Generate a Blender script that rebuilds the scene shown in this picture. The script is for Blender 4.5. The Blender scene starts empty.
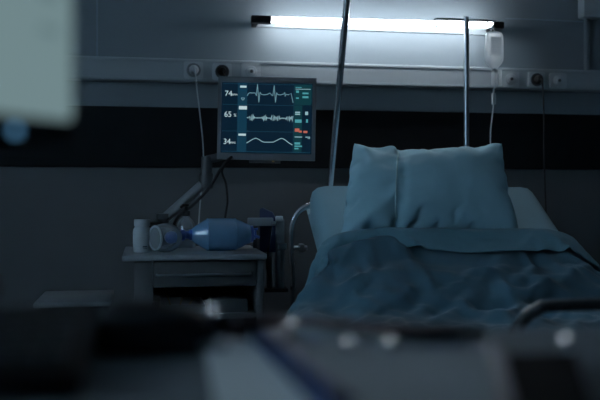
import bpy, bmesh, math, random
from mathutils import Vector, Matrix, noise
random.seed(7)
SC = bpy.context.scene
COL = SC.collection
PI = math.pi

# ------------------------------------------------------------------ camera
F = 50 / 36 * 600
TH = math.radians(10.5)
CAMY, CAMZ = -3.64, 1.12
S_, C_ = math.sin(TH), math.cos(TH)
cam_d = bpy.data.cameras.new('camera')
cam_d.lens = 50; cam_d.sensor_width = 36; cam_d.shift_y = -10 / 600
cam_d.clip_start = .02
cam_d.dof.use_dof = True; cam_d.dof.focus_distance = 3.05; cam_d.dof.aperture_fstop = 2.6
cam = bpy.data.objects.new('camera', cam_d); COL.objects.link(cam)
cam.location = (0, CAMY, CAMZ); cam.rotation_euler = (PI / 2, 0, -TH)
SC.camera = cam
RIGHT = Vector((C_, -S_, 0)); FWD = Vector((S_, C_, 0)); UP = Vector((0, 0, 1))

def W(x, y, Y):
    """point of the photograph on the upright plane at depth Y of the room"""
    u = (x - 300) / F; v = (190 - y) / F
    t = (Y - CAMY) / (C_ - u * S_)
    return Vector((t * (S_ + u * C_), Y, CAMZ + t * v))
def G(x, y, z):
    """point of the photograph on the level plane at height z"""
    u = (x - 300) / F; v = (190 - y) / F
    t = (z - CAMZ) / v
    return Vector((t * (S_ + u * C_), CAMY + t * (C_ - u * S_), z))

# ------------------------------------------------------------------ materials
def mat(name, col, rough=.5, metal=0, var=.12, scale=14, bump=0, bscale=120, spec=.5, trans=0, ior=1.45, emit=None, estr=0, coat=0, sheen=0, alpha=1):
    m = bpy.data.materials.new(name); m.use_nodes = True
    nt = m.node_tree; b = nt.nodes['Principled BSDF']
    b.inputs['Roughness'].default_value = rough; b.inputs['Metallic'].default_value = metal
    b.inputs['Specular IOR Level'].default_value = spec; b.inputs['IOR'].default_value = ior
    b.inputs['Transmission Weight'].default_value = trans
    b.inputs['Coat Weight'].default_value = coat
    b.inputs['Sheen Weight'].default_value = sheen
    b.inputs['Alpha'].default_value = alpha
    tc = nt.nodes.new('ShaderNodeTexCoord')
    n = nt.nodes.new('ShaderNodeTexNoise'); n.inputs['Scale'].default_value = scale; n.inputs['Detail'].default_value = 4
    nt.links.new(tc.outputs['Object'], n.inputs['Vector'])
    r = nt.nodes.new('ShaderNodeValToRGB')
    r.color_ramp.elements[0].position = .3; r.color_ramp.elements[1].position = .7
    r.color_ramp.elements[0].color = (*[max(0, c * (1 - var)) for c in col], 1)
    r.color_ramp.elements[1].color = (*[min(1, c * (1 + var)) for c in col], 1)
    nt.links.new(n.outputs['Fac'], r.inputs['Fac']); nt.links.new(r.outputs['Color'], b.inputs['Base Color'])
    if bump:
        n2 = nt.nodes.new('ShaderNodeTexNoise'); n2.inputs['Scale'].default_value = bscale; n2.inputs['Detail'].default_value = 3
        nt.links.new(tc.outputs['Object'], n2.inputs['Vector'])
        bp = nt.nodes.new('ShaderNodeBump'); bp.inputs['Strength'].default_value = bump; bp.inputs['Distance'].default_value = .004
        nt.links.new(n2.outputs['Fac'], bp.inputs['Height']); nt.links.new(bp.outputs['Normal'], b.inputs['Normal'])
    if emit:
        b.inputs['Emission Color'].default_value = (*emit, 1); b.inputs['Emission Strength'].default_value = estr
    return m
M = {}
M['paint'] = mat('wall paint', (.19, .225, .255), .55, var=.03, scale=3, bump=.06, bscale=90)
M['wainscot'] = mat('lower wall vinyl', (.10, .108, .116), .6, var=.04, scale=4, bump=.05, bscale=140)
M['ceil'] = mat('ceiling paint', (.62, .66, .68), .8, var=.03)
M['floor'] = mat('floor vinyl', (.10, .12, .14), .35, var=.15, scale=9)
M['band'] = mat('bumper laminate', (.007, .008, .010), .5, var=.2, scale=5, spec=.2)
M['trunk'] = mat('trunking aluminium paint', (.34, .38, .41), .4, var=.03, scale=6)
M['seam'] = mat('seam strip', (.24, .30, .35), .6, var=.05)
M['outlet'] = mat('outlet plastic', (.44, .48, .51), .4, var=.03)
M['plastic'] = mat('white plastic', (.45, .48, .50), .35, var=.04)
M['grey'] = mat('grey plastic', (.22, .24, .26), .45, var=.06)
M['bezel'] = mat('monitor bezel', (.13, .14, .15), .45, var=.05)
M['dgrey'] = mat('dark grey plastic', (.06, .065, .072), .45, var=.1)
M['black'] = mat('black plastic', (.008, .008, .010), .55, var=.2, spec=.25)
M['matte'] = mat('matte black cover', (.006, .006, .007), .8, var=.2, spec=.06)
M['rubber'] = mat('black rubber', (.012, .012, .013), .7, var=.2)
M['chrome'] = mat('chrome', (.80, .82, .85), .27, 1, var=.05)
M['polished'] = mat('polished chrome', (.24, .28, .31), .12, 1, var=.03)
M['steel'] = mat('brushed steel', (.40, .44, .48), .3, 1, var=.08)
M['darksteel'] = mat('dark enamelled tube', (.030, .034, .040), .22, 0, var=.1, coat=1)
M['glow'] = mat('lamp glow', (.9, .95, 1), .4, var=.01, emit=(.86, .94, 1.0), estr=30)
M['cart'] = mat('cart laminate', (.085, .092, .10), .5, var=.06)
M['cartd'] = mat('cart drawer', (.06, .065, .07), .5, var=.06)
M['cartedge'] = mat('cart top laminate', (.24, .265, .29), .4, var=.05)
M['sheet'] = mat('teal mattress sheet', (.24, .41, .49), .85, var=.04, scale=9, bump=.10, bscale=900, sheen=.15)
M['pillow'] = mat('pale teal pillowcase', (.34, .58, .69), .85, var=.04, scale=9, bump=.10, bscale=900, sheen=.15)
M['hem'] = mat('pillow hem thread', (.50, .70, .74), .85, var=.06, scale=60)
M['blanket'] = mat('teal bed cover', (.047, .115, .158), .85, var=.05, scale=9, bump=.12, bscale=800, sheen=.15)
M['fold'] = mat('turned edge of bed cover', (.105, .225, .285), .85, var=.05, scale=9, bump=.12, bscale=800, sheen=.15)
M['navy'] = mat('navy plastic', (.010, .024, .08), .45, var=.1)
M['bluefold'] = mat('navy board', (.008, .022, .07), .4, var=.1)
M['paper'] = mat('white paper', (.86, .88, .89), .7, var=.02, scale=20)
M['greypage'] = mat('grey page', (.26, .28, .30), .7, var=.05)
M['paperline'] = mat('printed grey line', (.30, .32, .34), .8, var=.05)
M['desk'] = mat('grey counter laminate', (.11, .13, .145), .7, var=.05, spec=.25)
M['maroon'] = mat('stethoscope tubing', (.030, .014, .018), .35, var=.1)
M['brass'] = mat('brass', (.42, .32, .16), .3, 1, var=.1)
M['glass'] = mat('fill window glass', (.9, .95, .97), .02, var=.01, trans=1, ior=1.45)
M['alu'] = mat('fill window aluminium', (.30, .33, .35), .4, .4, var=.05)
M['label'] = mat('paper label', (.50, .56, .60), .6, var=.04)
M['ink'] = mat('dark print', (.06, .08, .10), .7, var=.1)
def film(name, col, clear, gloss_r=.15, trl=.5, gl=.12):
    m = bpy.data.materials.new(name); m.use_nodes = True; nt = m.node_tree; nt.nodes.clear(); N = nt.nodes.new; K = nt.links.new
    out = N('ShaderNodeOutputMaterial'); tc = N('ShaderNodeTexCoord'); nz = N('ShaderNodeTexNoise'); nz.inputs['Scale'].default_value = 25
    K(tc.outputs['Object'], nz.inputs['Vector']); r = N('ShaderNodeValToRGB')
    r.color_ramp.elements[0].color = (*[c * .93 for c in col], 1); r.color_ramp.elements[1].color = (*[min(1, c * 1.07) for c in col], 1); K(nz.outputs['Fac'], r.inputs['Fac'])
    d = N('ShaderNodeBsdfDiffuse'); tr = N('ShaderNodeBsdfTranslucent'); g = N('ShaderNodeBsdfGlossy'); tp = N('ShaderNodeBsdfTransparent')
    g.inputs['Roughness'].default_value = gloss_r; g.inputs['Color'].default_value = (.9, .95, 1, 1); tp.inputs['Color'].default_value = (*[.5 + .5 * c for c in col], 1)
    K(r.outputs['Color'], d.inputs['Color']); K(r.outputs['Color'], tr.inputs['Color'])
    a = N('ShaderNodeMixShader'); a.inputs[0].default_value = trl; K(d.outputs[0], a.inputs[1]); K(tr.outputs[0], a.inputs[2])
    lw = N('ShaderNodeLayerWeight'); lw.inputs['Blend'].default_value = .35
    b = N('ShaderNodeMixShader'); mp = N('ShaderNodeMapRange'); mp.inputs['To Min'].default_value = clear; mp.inputs['To Max'].default_value = clear * .25
    K(lw.outputs['Facing'], mp.inputs['Value']); K(mp.outputs[0], b.inputs[0]); K(a.outputs[0], b.inputs[1]); K(tp.outputs[0], b.inputs[2])
    c = N('ShaderNodeMixShader'); fr = N('ShaderNodeFresnel'); fr.inputs['IOR'].default_value = 1.45; ad = N('ShaderNodeMath'); ad.operation = 'MULTIPLY_ADD'; ad.inputs[1].default_value = 1.0; ad.inputs[2].default_value = gl * .3
    K(fr.outputs[0], ad.inputs[0]); K(ad.outputs[0], c.inputs[0]); K(b.outputs[0], c.inputs[1]); K(g.outputs[0], c.inputs[2]); K(c.outputs[0], out.inputs['Surface'])
    return m
M['clear'] = film('clear plastic', (.75, .84, .88), .82, .10, .5, .4)
M['rim'] = film('mask rim film', (.78, .88, .93), .2, .12, .4, .5)
M['faint'] = film('faint print', (.74, .78, .80), .3, .3, .75, .05)
M['bag'] = film('saline bag film', (.94, .97, .99), .30, .25, .75, .05)
M['liquid'] = film('clear gel', (.62, .70, .74), .6)
M['bvm'] = film('blue silicone', (.30, .60, .92), .18, .26, .45, .35)
M['bvmd'] = film('deep blue silicone', (.02, .11, .48), .05, .3, .2, .2)
def emi(name, col, s):
    return mat(name, (.004, .004, .005), .35, var=.1, spec=.2, emit=col, estr=s)
M['scr'] = emi('display ground', (.008, .040, .085), .30)
M['scrcol'] = emi('display column', (.020, .13, .24), .28)
M['scrpan'] = emi('display panel', (.02, .14, .18), .26)
M['scrline'] = emi('display rule', (.03, .16, .25), .35)
M['trace'] = emi('display trace', (.40, .66, .74), .62)
M['tracedim'] = emi('display dim trace', (.22, .42, .50), .62)
M['digit'] = emi('display digits', (.66, .86, .92), .68)
M['tealtxt'] = emi('display teal text', (.10, .42, .48), .7)
M['redtxt'] = emi('display red text', (.75, .20, .14), .6)
M['pcscr'] = emi('computer display', (.44, .66, .70), .36)
M['pctxt'] = emi('computer display text', (.33, .52, .56), .34)
M['led'] = emi('blue lamp', (.12, .34, .60), 1.0)
M['amber'] = emi('amber lamp', (.8, .65, .3), .3)

# ------------------------------------------------------------------ builders
def new(): return bmesh.new()
def xf(bm, verts, mtx): bmesh.ops.transform(bm, matrix=mtx, verts=verts)
def box(bm, a, b, bev=0, seg=2, mtx=None):
    a, b = Vector(a), Vector(b)
    lo = Vector([min(p, q) for p, q in zip(a, b)]); hi = Vector([max(p, q) for p, q in zip(a, b)])
    r = bmesh.ops.create_cube(bm, size=1); vs = r['verts']
    for v in vs: v.co = Vector([(lo[i] + hi[i]) / 2 + v.co[i] * (hi[i] - lo[i]) for i in range(3)])
    if bev:
        es = list({e for v in vs for e in v.link_edges})
        rr = bmesh.ops.bevel(bm, geom=es, offset=bev, segments=seg, profile=.5, affect='EDGES')
        vs = list({v for f in rr['faces'] for v in f.verts} | {v for v in vs if v.is_valid})
    if mtx: xf(bm, vs, mtx)
    return vs
def tube(bm, pts, r, k=12, cap=True, closed=False):
    pts = [Vector(p) for p in pts]; n = len(pts)
    rs = r if isinstance(r, (list, tuple)) else [r] * n
    rings = []; prev = None
    for i, p in enumerate(pts):
        if closed: t = pts[(i + 1) % n] - pts[i - 1]
        else: t = pts[min(i + 1, n - 1)] - pts[max(i - 1, 0)]
        t.normalize()
        if prev is None: a = t.orthogonal().normalized()
        else:
            a = prev - t * prev.dot(t)
            a = a.normalized() if a.length > 1e-6 else t.orthogonal().normalized()
        prev = a; b = t.cross(a)
        rings.append([bm.verts.new(p + (a * math.cos(2 * PI * j / k) + b * math.sin(2 * PI * j / k)) * rs[i]) for j in range(k)])
    for i in range(n if closed else n - 1):
        A, B = rings[i], rings[(i + 1) % n]
        for j in range(k): bm.faces.new([A[j], A[(j + 1) % k], B[(j + 1) % k], B[j]])
    if cap and not closed:
        bm.faces.new(rings[0][::-1]); bm.faces.new(rings[-1])
def smooth_path(pts, n=8):
    pts = [Vector(p) for p in pts]; out = []
    P = [pts[0] * 2 - pts[1]] + pts + [pts[-1] * 2 - pts[-2]]
    for i in range(1, len(P) - 2):
        for k in range(n):
            t = k / n; a, b, c, d = P[i - 1], P[i], P[i + 1], P[i + 2]
            out.append(.5 * ((2 * b) + (c - a) * t + (2 * a - 5 * b + 4 * c - d) * t * t + (3 * b - a - 3 * c + d) * t ** 3))
    out.append(pts[-1]); return out
def lathe(bm, prof, base, axis='Z', k=28, mtx=None, sx=1, sy=1):
    """prof: list of (radius, height); revolved round an axis through base"""
    base = Vector(base); rings = []
    for r, h in prof:
        ring = []
        for j in range(k):
            a = 2 * PI * j / k; c, s = r * math.cos(a) * sx, r * math.sin(a) * sy
            p = {'Z': Vector((c, s, h)), 'X': Vector((h, c, s)), 'Y': Vector((s, h, c))}[axis]
            if mtx: p = mtx @ p
            ring.append(bm.verts.new(base + p))
        rings.append(ring)
    for A, B in zip(rings, rings[1:]):
        for j in range(k): bm.faces.new([A[j], A[(j + 1) % k], B[(j + 1) % k], B[j]])
    if prof[0][0] > 1e-5: bm.faces.new(rings[0][::-1])
    if prof[-1][0] > 1e-5: bm.faces.new(rings[-1])
def prism(bm, poly, d, mtx):
    """closed outline in local xz, from y=0 to y=d, then placed by mtx"""
    A = [bm.verts.new(mtx @ Vector((x, 0, z))) for x, z in poly]
    B = [bm.verts.new(mtx @ Vector((x, d, z))) for x, z in poly]
    n = len(poly)
    bm.faces.new(A); bm.faces.new(B[::-1])
    for i in range(n): bm.faces.new([A[i], B[i], B[(i + 1) % n], A[(i + 1) % n]])
def rrect(x0, z0, x1, z1, r, n=5):
    out = []
    for cx, cz, a0 in ((x1 - r, z1 - r, 0), (x0 + r, z1 - r, 90), (x0 + r, z0 + r, 180), (x1 - r, z0 + r, 270)):
        for i in range(n + 1):
            a = math.radians(a0 + 90 * i / n); out.append((cx + r * math.cos(a), cz + r * math.sin(a)))
    return out

ORG = {}
def tag(o, label, cat, group=None):
    o['label'] = label; o['category'] = cat
    if group: o['group'] = group
    return o
def thing(name, loc, label, cat, group=None):
    o = bpy.data.objects.new(name, None); COL.objects.link(o); o.location = loc; o.empty_display_size = .05
    ORG[o] = Vector(loc); return tag(o, label, cat, group)
def obj(name, bm, m, parent=None, base=None, smooth=True, label=None, recalc=True):
    """link one bmesh (in room coordinates) as one mesh object below its parent"""
    org = ORG[parent] if parent else Vector(base if base else (0, 0, 0))
    if recalc: bmesh.ops.recalc_face_normals(bm, faces=bm.faces)
    bmesh.ops.translate(bm, verts=bm.verts, vec=-org)
    me = bpy.data.meshes.new(name); bm.to_mesh(me); bm.free()
    if smooth:
        for p in me.polygons: p.use_smooth = True
        try: me.set_sharp_from_angle(angle=math.radians(38))
        except Exception: pass
    me.materials.append(M[m] if isinstance(m, str) else m)
    o = bpy.data.objects.new(name, me); COL.objects.link(o)
    if parent: o.parent = parent
    else: o.location = org
    ORG[o] = org
    if label: o['label'] = label
    return o
def struct(name, bm, m, smooth=False):
    o = obj(name, bm, m, smooth=smooth); o['kind'] = 'structure'; return o
def dup(root, delta, label, group=None):
    r = root.copy(); COL.objects.link(r); r.location = root.location + Vector(delta)
    r['label'] = label
    if group: r['group'] = group
    for ch in list(root.children):
        c = ch.copy(); COL.objects.link(c); c.parent = r
        for g in ch.children:
            d = g.copy(); COL.objects.link(d); d.parent = c
    return r
def bx(name, a, b, m, parent=None, bev=0, **k):
    bm = new(); box(bm, a, b, bev); return obj(name, bm, m, parent, **k)

# ------------------------------------------------------------------ room
XL, XR, YB, ZC = -2.3, 3.3, -5.6, 2.75
bm = new(); box(bm, (XL, 0, 0), (XR, .12, ZC)); struct('wall_back', bm, 'paint')
bm = new(); box(bm, (XL - .1, YB, -.1), (XR + .1, .12, 0)); struct('floor', bm, 'floor')
bm = new(); box(bm, (XL - .1, YB, ZC), (XR + .1, .12, ZC + .1)); struct('ceiling', bm, 'ceil')
bm = new(); box(bm, (XR, YB, 0), (XR + .1, 0, ZC)); struct('wall_right', bm, 'paint')
bm = new(); box(bm, (XL, YB - .1, 0), (XR, YB, ZC)); struct('wall_front', bm, 'paint')
# left wall with an unseen window, added to let in fill light
wy0, wy1, wz0, wz1 = -3.5, -1.9, 1.15, 2.5
bm = new()
box(bm, (XL - .1, YB, 0), (XL, wy0, ZC)); box(bm, (XL - .1, wy1, 0), (XL, 0, ZC))
box(bm, (XL - .1, wy0, 0), (XL, wy1, wz0)); box(bm, (XL - .1, wy0, wz1), (XL, wy1, ZC))
struct('wall_left', bm, 'paint')
bm = new()
for a, b in (((wy0, wz0), (wy1, wz0 + .05)), ((wy0, wz1 - .05), (wy1, wz1)), ((wy0, wz0 + .05), (wy0 + .05, wz1 - .05)), ((wy1 - .05, wz0 + .05), (wy1, wz1 - .05)), (((wy0 + wy1) / 2 - .03, wz0 + .05), ((wy0 + wy1) / 2 + .03, wz1 - .05))):
    box(bm, (XL - .08, a[0], a[1]), (XL - .02, b[0], b[1]))
wf = struct('fill_window_1', bm, 'alu')
bm = new(); box(bm, (XL - .055, wy0 + .04, wz0 + .04), (XL - .045, wy1 - .04, wz1 - .04)); gl = obj('fill_window_pane', bm, 'glass', wf, smooth=False)
# dark bumper panel, lower vinyl, bed-head trunking, seams
bm = new(); box(bm, (XL, -.018, 1.217), (XR, 0, 1.476), .003); struct('trim_1', bm, 'band')
bm = new(); box(bm, (XL, -.006, .10), (XR, 0, 1.217)); struct('trim_2', bm, 'wainscot')
bm = new(); box(bm, (XL, -.02, 0), (XR, 0, .10), .004); struct('baseboard_back', bm, 'dgrey')
TZ0, TZ1, TY = 1.583, 1.680, -.06
bm = new(); box(bm, (XL, TY, TZ0), (XR, 0, TZ1), .004)
box(bm, (XL, TY - .003, TZ0 + .004), (XR, TY, TZ0 + .014), .001); box(bm, (XL, TY - .003, TZ1 - .014), (XR, TY, TZ1 - .004), .001)
struct('trim_3', bm, 'trunk')
p = W(97, 30, 0)
bm = new(); box(bm, (p.x - .004, -.005, TZ1), (p.x + .004, 0, ZC), .001); struct('trim_4', bm, 'seam')
p = W(70, 100, 0)
p = W(540, 20, 0)
bm = new(); box(bm, (W(505, 20, 0).x, -.004, p.z - .003), (W(583, 20, 0).x, 0, p.z + .003), .001); struct('trim_5', bm, 'seam')

# junction box with conduit, top right
a, b = W(583, 17, -.05), W(640, -40, -.05)
t = thing('junction_box', (a.x, -.05, a.z), 'pale square wall box high on the wall at the upper right corner', 'junction box')
bx('box_body', (a.x, -.06, a.z), (b.x, 0, b.z), 'trunk', t, .005)
cx = W(588, 40, -.02).x
bx('conduit', (cx - .012, -.022, TZ1), (cx + .012, 0, a.z), 'paint', t, .004)

# ------------------------------------------------------------------ fluorescent lamp
LY = -.12
A, B = W(268, 20, LY), W(494, 25.5, LY)
zc = (A.z + B.z) / 2
t = thing('fluorescent_lamp', (A.x, 0, zc), 'bright bare fluorescent tube lamp on the wall above the bed', 'lamp')
bm = new(); tube(bm, [(A.x + .01, LY, A.z), (B.x - .01, LY, B.z)], .0135, 20); obj('fluorescent_tube', bm, 'glow', t, label='glowing white tube')
e0, e1 = W(251, 18, LY), W(503, 25, LY)
for (x0, x1, zz) in ((e0.x, A.x + .012, A.z), (B.x - .008, e1.x, B.z)):
    bm = new(); box(bm, (x0, LY - .018, zz - .016), (x1, LY + .018, zz + .016), .005)
    box(bm, (x0 + .016, LY + .018, zz - .012), (x0 + .036, 0, zz + .012), .003)
    lathe(bm, [(.015, 0), (.017, .004), (.017, .014), (.014, .016)], ((x1 - .014) if x0 == e0.x else x0 - .002, LY, zz), 'X', 20)
    obj('lamp_holder', bm, 'black', t, label='black tube holder')
bx('back_plate', (e0.x + .02, -.012, zc - .016), (e1.x - .02, 0, zc + .016), 'trunk', t, .003)

# ------------------------------------------------------------------ wall outlets on the trunking
def outlet(px, py, kind, label, name='wall_socket', cat='socket'):
    p = W(px, py, TY - .003)
    o = thing(name, (p.x, TY, p.z), label, cat, 'wall outlets on the trunking')
    y = TY - .0005
    bm = new(); mt = Matrix.Translation((p.x, y - .012, p.z))
    prism(bm, rrect(-.041, -.036, .041, .036, .008), .0125, mt); obj('face_plate', bm, 'outlet', o)
    bm = new()
    if kind == 'round':
        lathe(bm, [(.026, 0), (.026, -.003), (.022, -.005), (.015, -.005), (.013, -.009), (.0, -.009)], (p.x, y - .012, p.z), 'Y', 28); obj('outlet_ring', bm, 'outlet', o)
        bm = new(); lathe(bm, [(.007, 0), (.007, -.003), (0, -.003)], (p.x, y - .0212, p.z), 'Y', 16); obj('outlet_core', bm, 'dgrey', o)
    else:
        lathe(bm, [(.030, 0), (.030, -.004), (.027, -.005), (.024, -.004), (.023, -.001), (0, -.001)], (p.x, y - .012, p.z), 'Y', 28); obj('socket_well', bm, 'grey' if kind == 'pale' else 'dgrey', o)
        for s in (-1, 1):
            bm = new(); lathe(bm, [(.0035, 0), (.0035, -.001), (0, -.001)], (p.x + s * .0095, y - .0132, p.z), 'Y', 10); obj('contact_hole', bm, 'black', o)
    return p
s1 = outlet(193.5, 70.5, 'pale', 'pale wall socket with the pale plug in it, leftmost on the trunking')
s2 = outlet(222, 72, 'dark', 'dark-centred wall socket on the trunking above the monitor left corner')
outlet(251, 72, 'round', 'round white outlet on the trunking, right one of the three above the monitor', 'wall_outlet', 'outlet')
outlet(510, 79.5, 'round', 'round white outlet on the trunking just right of the drip chamber', 'wall_outlet', 'outlet')
s5 = outlet(536, 80, 'dark', 'wall socket holding the black plug, right of the drip bag')
outlet(557.5, 81, 'round', 'rightmost round outlet on the trunking, right of the black plug', 'wall_outlet', 'outlet')
def plug_cable(name, p, pts, m, label, r=.003):
    t = thing(name, (p.x, TY, p.z), label, 'cable')
    bm = new(); lathe(bm, [(.020, 0), (.021, -.010), (.016, -.026), (.008, -.032), (0, -.032)], (p.x, TY - .0145, p.z), 'Y', 20); obj('plug', bm, m, t)
    bm = new(); tube(bm, smooth_path([(p.x, TY - .044, p.z), (p.x + .004, TY - .056, p.z - .006)] + pts, 8), r, 8); obj('cord', bm, m, t)
plug_cable('power_cable', s1, [W(197, 90, -.115), W(200, 115, -.12), W(203, 145, -.12), W(203, 175, -.13), W(200, 205, -.17), W(198, 235, -.22), W(196, 262, -.28)], 'plastic', 'thin pale cable hanging from the leftmost socket behind the monitor arm', .0028)
plug_cable('power_cable', s5, [W(543, 92, -.115), W(544, 120, -.11), W(544, 150, -.11), W(545, 185, -.12), W(546, 215, -.13), W(547, 262, -.15)], 'rubber', 'black cable hanging down the wall right of the bed', .0034)
# small black plug in the second socket
tq = thing('power_plug', (s2.x, TY, s2.z), 'small black plug in the socket above the monitor left corner', 'plug')
bm = new(); lathe(bm, [(.017, 0), (.018, -.010), (.014, -.024), (0, -.026)], (s2.x, TY - .0145, s2.z), 'Y', 20); obj('plug_body', bm, 'black', tq)
bm = new(); tube(bm, smooth_path([(s2.x, TY - .038, s2.z), (s2.x + .006, TY - .05, s2.z - .03), W(226, 95, -.12), W(229, 130, -.13), W(232, 150, -.2)], 6), .003, 8); obj('plug_cord', bm, 'rubber', tq)

# ------------------------------------------------------------------ bedside cart
CT = .905; cx0, cx1, cy0, cy1 = -.076, .404, -.85, -.40
t = thing('bedside_cart', ((cx0 + cx1) / 2, (cy0 + cy1) / 2, 0), 'grey bedside cart with one drawer standing left of the bed', 'cart')
bx('tabletop', (cx0, cy0, CT - .020), (cx1, cy1, CT), 'cartedge', t, .005)
bm = new(); prism(bm, rrect(cx0 + .004, CT, cx1 - .004, CT + .010, .003), .008, Matrix.Translation((0, cy1 - .010, 0))); obj('back_lip', bm, 'cart', t)
lx0, lx1 = W(134, 270, cy0 + .02).x, W(153, 270, cy0 + .02).x
rx0, rx1 = W(257, 270, cy0 + .02).x, W(265, 270, cy0 + .02).x
bx('side_panel', (lx0, cy0 + .03, .09), (lx1, cy1 - .02, CT - .0205), 'cart', t, .004)
bx('side_panel', (rx0, cy0 + .03, .09), (rx1, cy1 - .02, CT - .0205), 'cart', t, .004)
bx('back_panel', (lx1 + .0005, cy1 - .035, .10), (rx0 - .0005, cy1 - .022, CT - .022), 'cartd', t)
dz = W(200, 287, cy0 + .02).z
d = bx('drawer', (lx1 + .002, cy0 + .022, dz), (rx0 - .002, cy1 - .06, CT - .0225), 'cartd', t, .003)
hz = W(200, 275, cy0).z
bm = new(); h0, h1 = W(157, 275, cy0).x, W(251, 275, cy0).x
tube(bm, smooth_path([(h0, cy0 + .0215, hz), (h0 + .004, cy0 + .004, hz), (h0 + .03, cy0, hz), (h1 - .03, cy0, hz), (h1 - .004, cy0 + .004, hz), (h1, cy0 + .0215, hz)], 6), .0045, 10); obj('drawer_handle', bm, 'steel', d)
SHZ = .70
bx('shelf', (lx1 + .0005, cy0 + .04, SHZ - .018), (rx0 - .0005, cy1 - .036, SHZ), 'cart', t, .002)
bx('shelf', (lx1 + .0005, cy0 + .04, .20), (rx0 - .0005, cy1 - .036, .218), 'cart', t, .002)
for x in (lx0 + .03, rx1 - .02):
    for y in (cy0 + .07, cy1 - .06):
        bm = new(); lathe(bm, [(0, -.012), (.022, -.012), (.030, -.008), (.030, .008), (.022, .012), (0, .012)], (x, y, .030), 'X', 20)
        box(bm, (x - .006, y - .006, .05), (x + .006, y + .006, .0895)); obj('caster', bm, 'black', t)
# shelf contents
q = G(195, 303, SHZ)
t = thing('instrument_tray', (.17, -.68, SHZ), 'dim steel instrument tray on the open shelf inside the cart', 'tray')
bm = new(); x0, x1, y0, y1 = .05, .20, -.78, -.58
box(bm, (x0, y0, SHZ), (x1, y1, SHZ + .004)); box(bm, (x0, y0, SHZ + .004), (x1, y0 + .003, SHZ + .03)); box(bm, (x0, y1 - .003, SHZ + .004), (x1, y1, SHZ + .03)); box(bm, (x0, y0 + .003, SHZ + .004), (x0 + .003, y1 - .003, SHZ + .03)); box(bm, (x1 - .003, y0 + .003, SHZ + .004), (x1, y1 - .003, SHZ + .03))
obj('tray_body', bm, 'steel', t)
for i, (xx, lean) in enumerate(((.09, -.025), (.115, .03), (.145, .05))):
    bm = new(); tube(bm, [(xx, -.70, SHZ + .0075), (xx + lean, -.60, SHZ + .075)], [.0028, .0022], 8)
    bm2 = bm; lathe(bm2, [(.005, 0), (.007, .004), (.004, .010)], (xx + lean, -.60, SHZ + .072), 'Z', 10)
    o = obj('probe', bm, 'brass', None, base=(xx, -.70, SHZ + .005)); tag(o, ['thin brass-coloured probe leaning in the shelf tray, leftmost', 'thin brass-coloured probe leaning in the shelf tray, middle one', 'thin brass-coloured probe leaning in the shelf tray, rightmost'][i], 'probe', 'probes in the shelf tray')
bm = new(); box(bm, (.225, -.79, SHZ), (.345, -.60, SHZ + .045), .004); o = obj('supply_box', bm, 'dgrey', base=(.285, -.70, SHZ)); tag(o, 'flat dark box on the cart shelf right of the tray', 'box')

# white pill bottle
def P(px, py, Y): return W(px, py, Y)
c = W(142, 250, -.70); r = .031
t = thing('pill_bottle', (c.x, -.70, CT), 'white plastic pill bottle at the left end of the cart top', 'bottle')
bm = new(); lathe(bm, [(r * .9, 0), (r, .004), (r, .070), (r * .93, .080), (r * .80, .086), (r * .78, .090)], (c.x, -.70, CT), 'Z', 32); obj('bottle_body', bm, 'outlet', t)
bm = new(); lathe(bm, [(r * .86, .0905), (r * .88, .092), (r * .88, .110), (r * .84, .113), (0, .113)], (c.x, -.70, CT), 'Z', 32); obj('cap', bm, 'outlet', t)
bm = new()
for k, (a0, a1, z0, z1) in enumerate(((5, 34, .018, .0225), (8, 34, .0125, .0145))):
    vs = []
    for i in range(7):
        a = math.radians(-90 + a0 + (a1 - a0) * i / 6)
        vs.append((bm.verts.new((c.x + (r + .0005) * math.cos(a), -.70 + (r + .0005) * math.sin(a), CT + z0)), bm.verts.new((c.x + (r + .0005) * math.cos(a), -.70 + (r + .0005) * math.sin(a), CT + z1))))
    for p_, q_ in zip(vs, vs[1:]): bm.faces.new([p_[0], q_[0], q_[1], p_[1]])
obj('label_print', bm, 'ink', t, label='small dark printed line')

# black box behind the bottle
a, b = W(148, 249, -.52), W(163, 222, -.52)
bm = new(); box(bm, (a.x, -.56, CT), (b.x, -.49, b.z), .004); o = obj('equipment_box', bm, 'black', base=(a.x, -.52, CT)); tag(o, 'small black box behind the white pill bottle', 'box')

# clear pump bottle
c = W(186, 248, -.50)
t = thing('pump_bottle', (c.x, -.50, CT), 'clear round-shouldered bottle with black pump behind the breathing mask', 'bottle')
bm = new(); lathe(bm, [(.034, 0), (.036, .004), (.037, .06), (.034, .085), (.024, .104), (.013, .113), (.011, .118)], (c.x, -.50, CT), 'Z', 28); obj('bottle_body', bm, 'clear', t)
bm = new(); lathe(bm, [(0, .004), (.033, .005), (.034, .052), (0, .052)], (c.x, -.50, CT), 'Z', 28); obj('liquid', bm, 'liquid', t)
bm = new(); lathe(bm, [(.014, .1185), (.015, .120), (.015, .136), (.007, .138), (.006, .152), (.011, .154), (.011, .162), (0, .163)], (c.x, -.50, CT), 'Z', 20)
tube(bm, [(c.x, -.50, CT + .158), (c.x - .012, -.52, CT + .158), (c.x - .02, -.535, CT + .152)], .005, 8); obj('pump', bm, 'black', t, label='black pump top')

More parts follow.
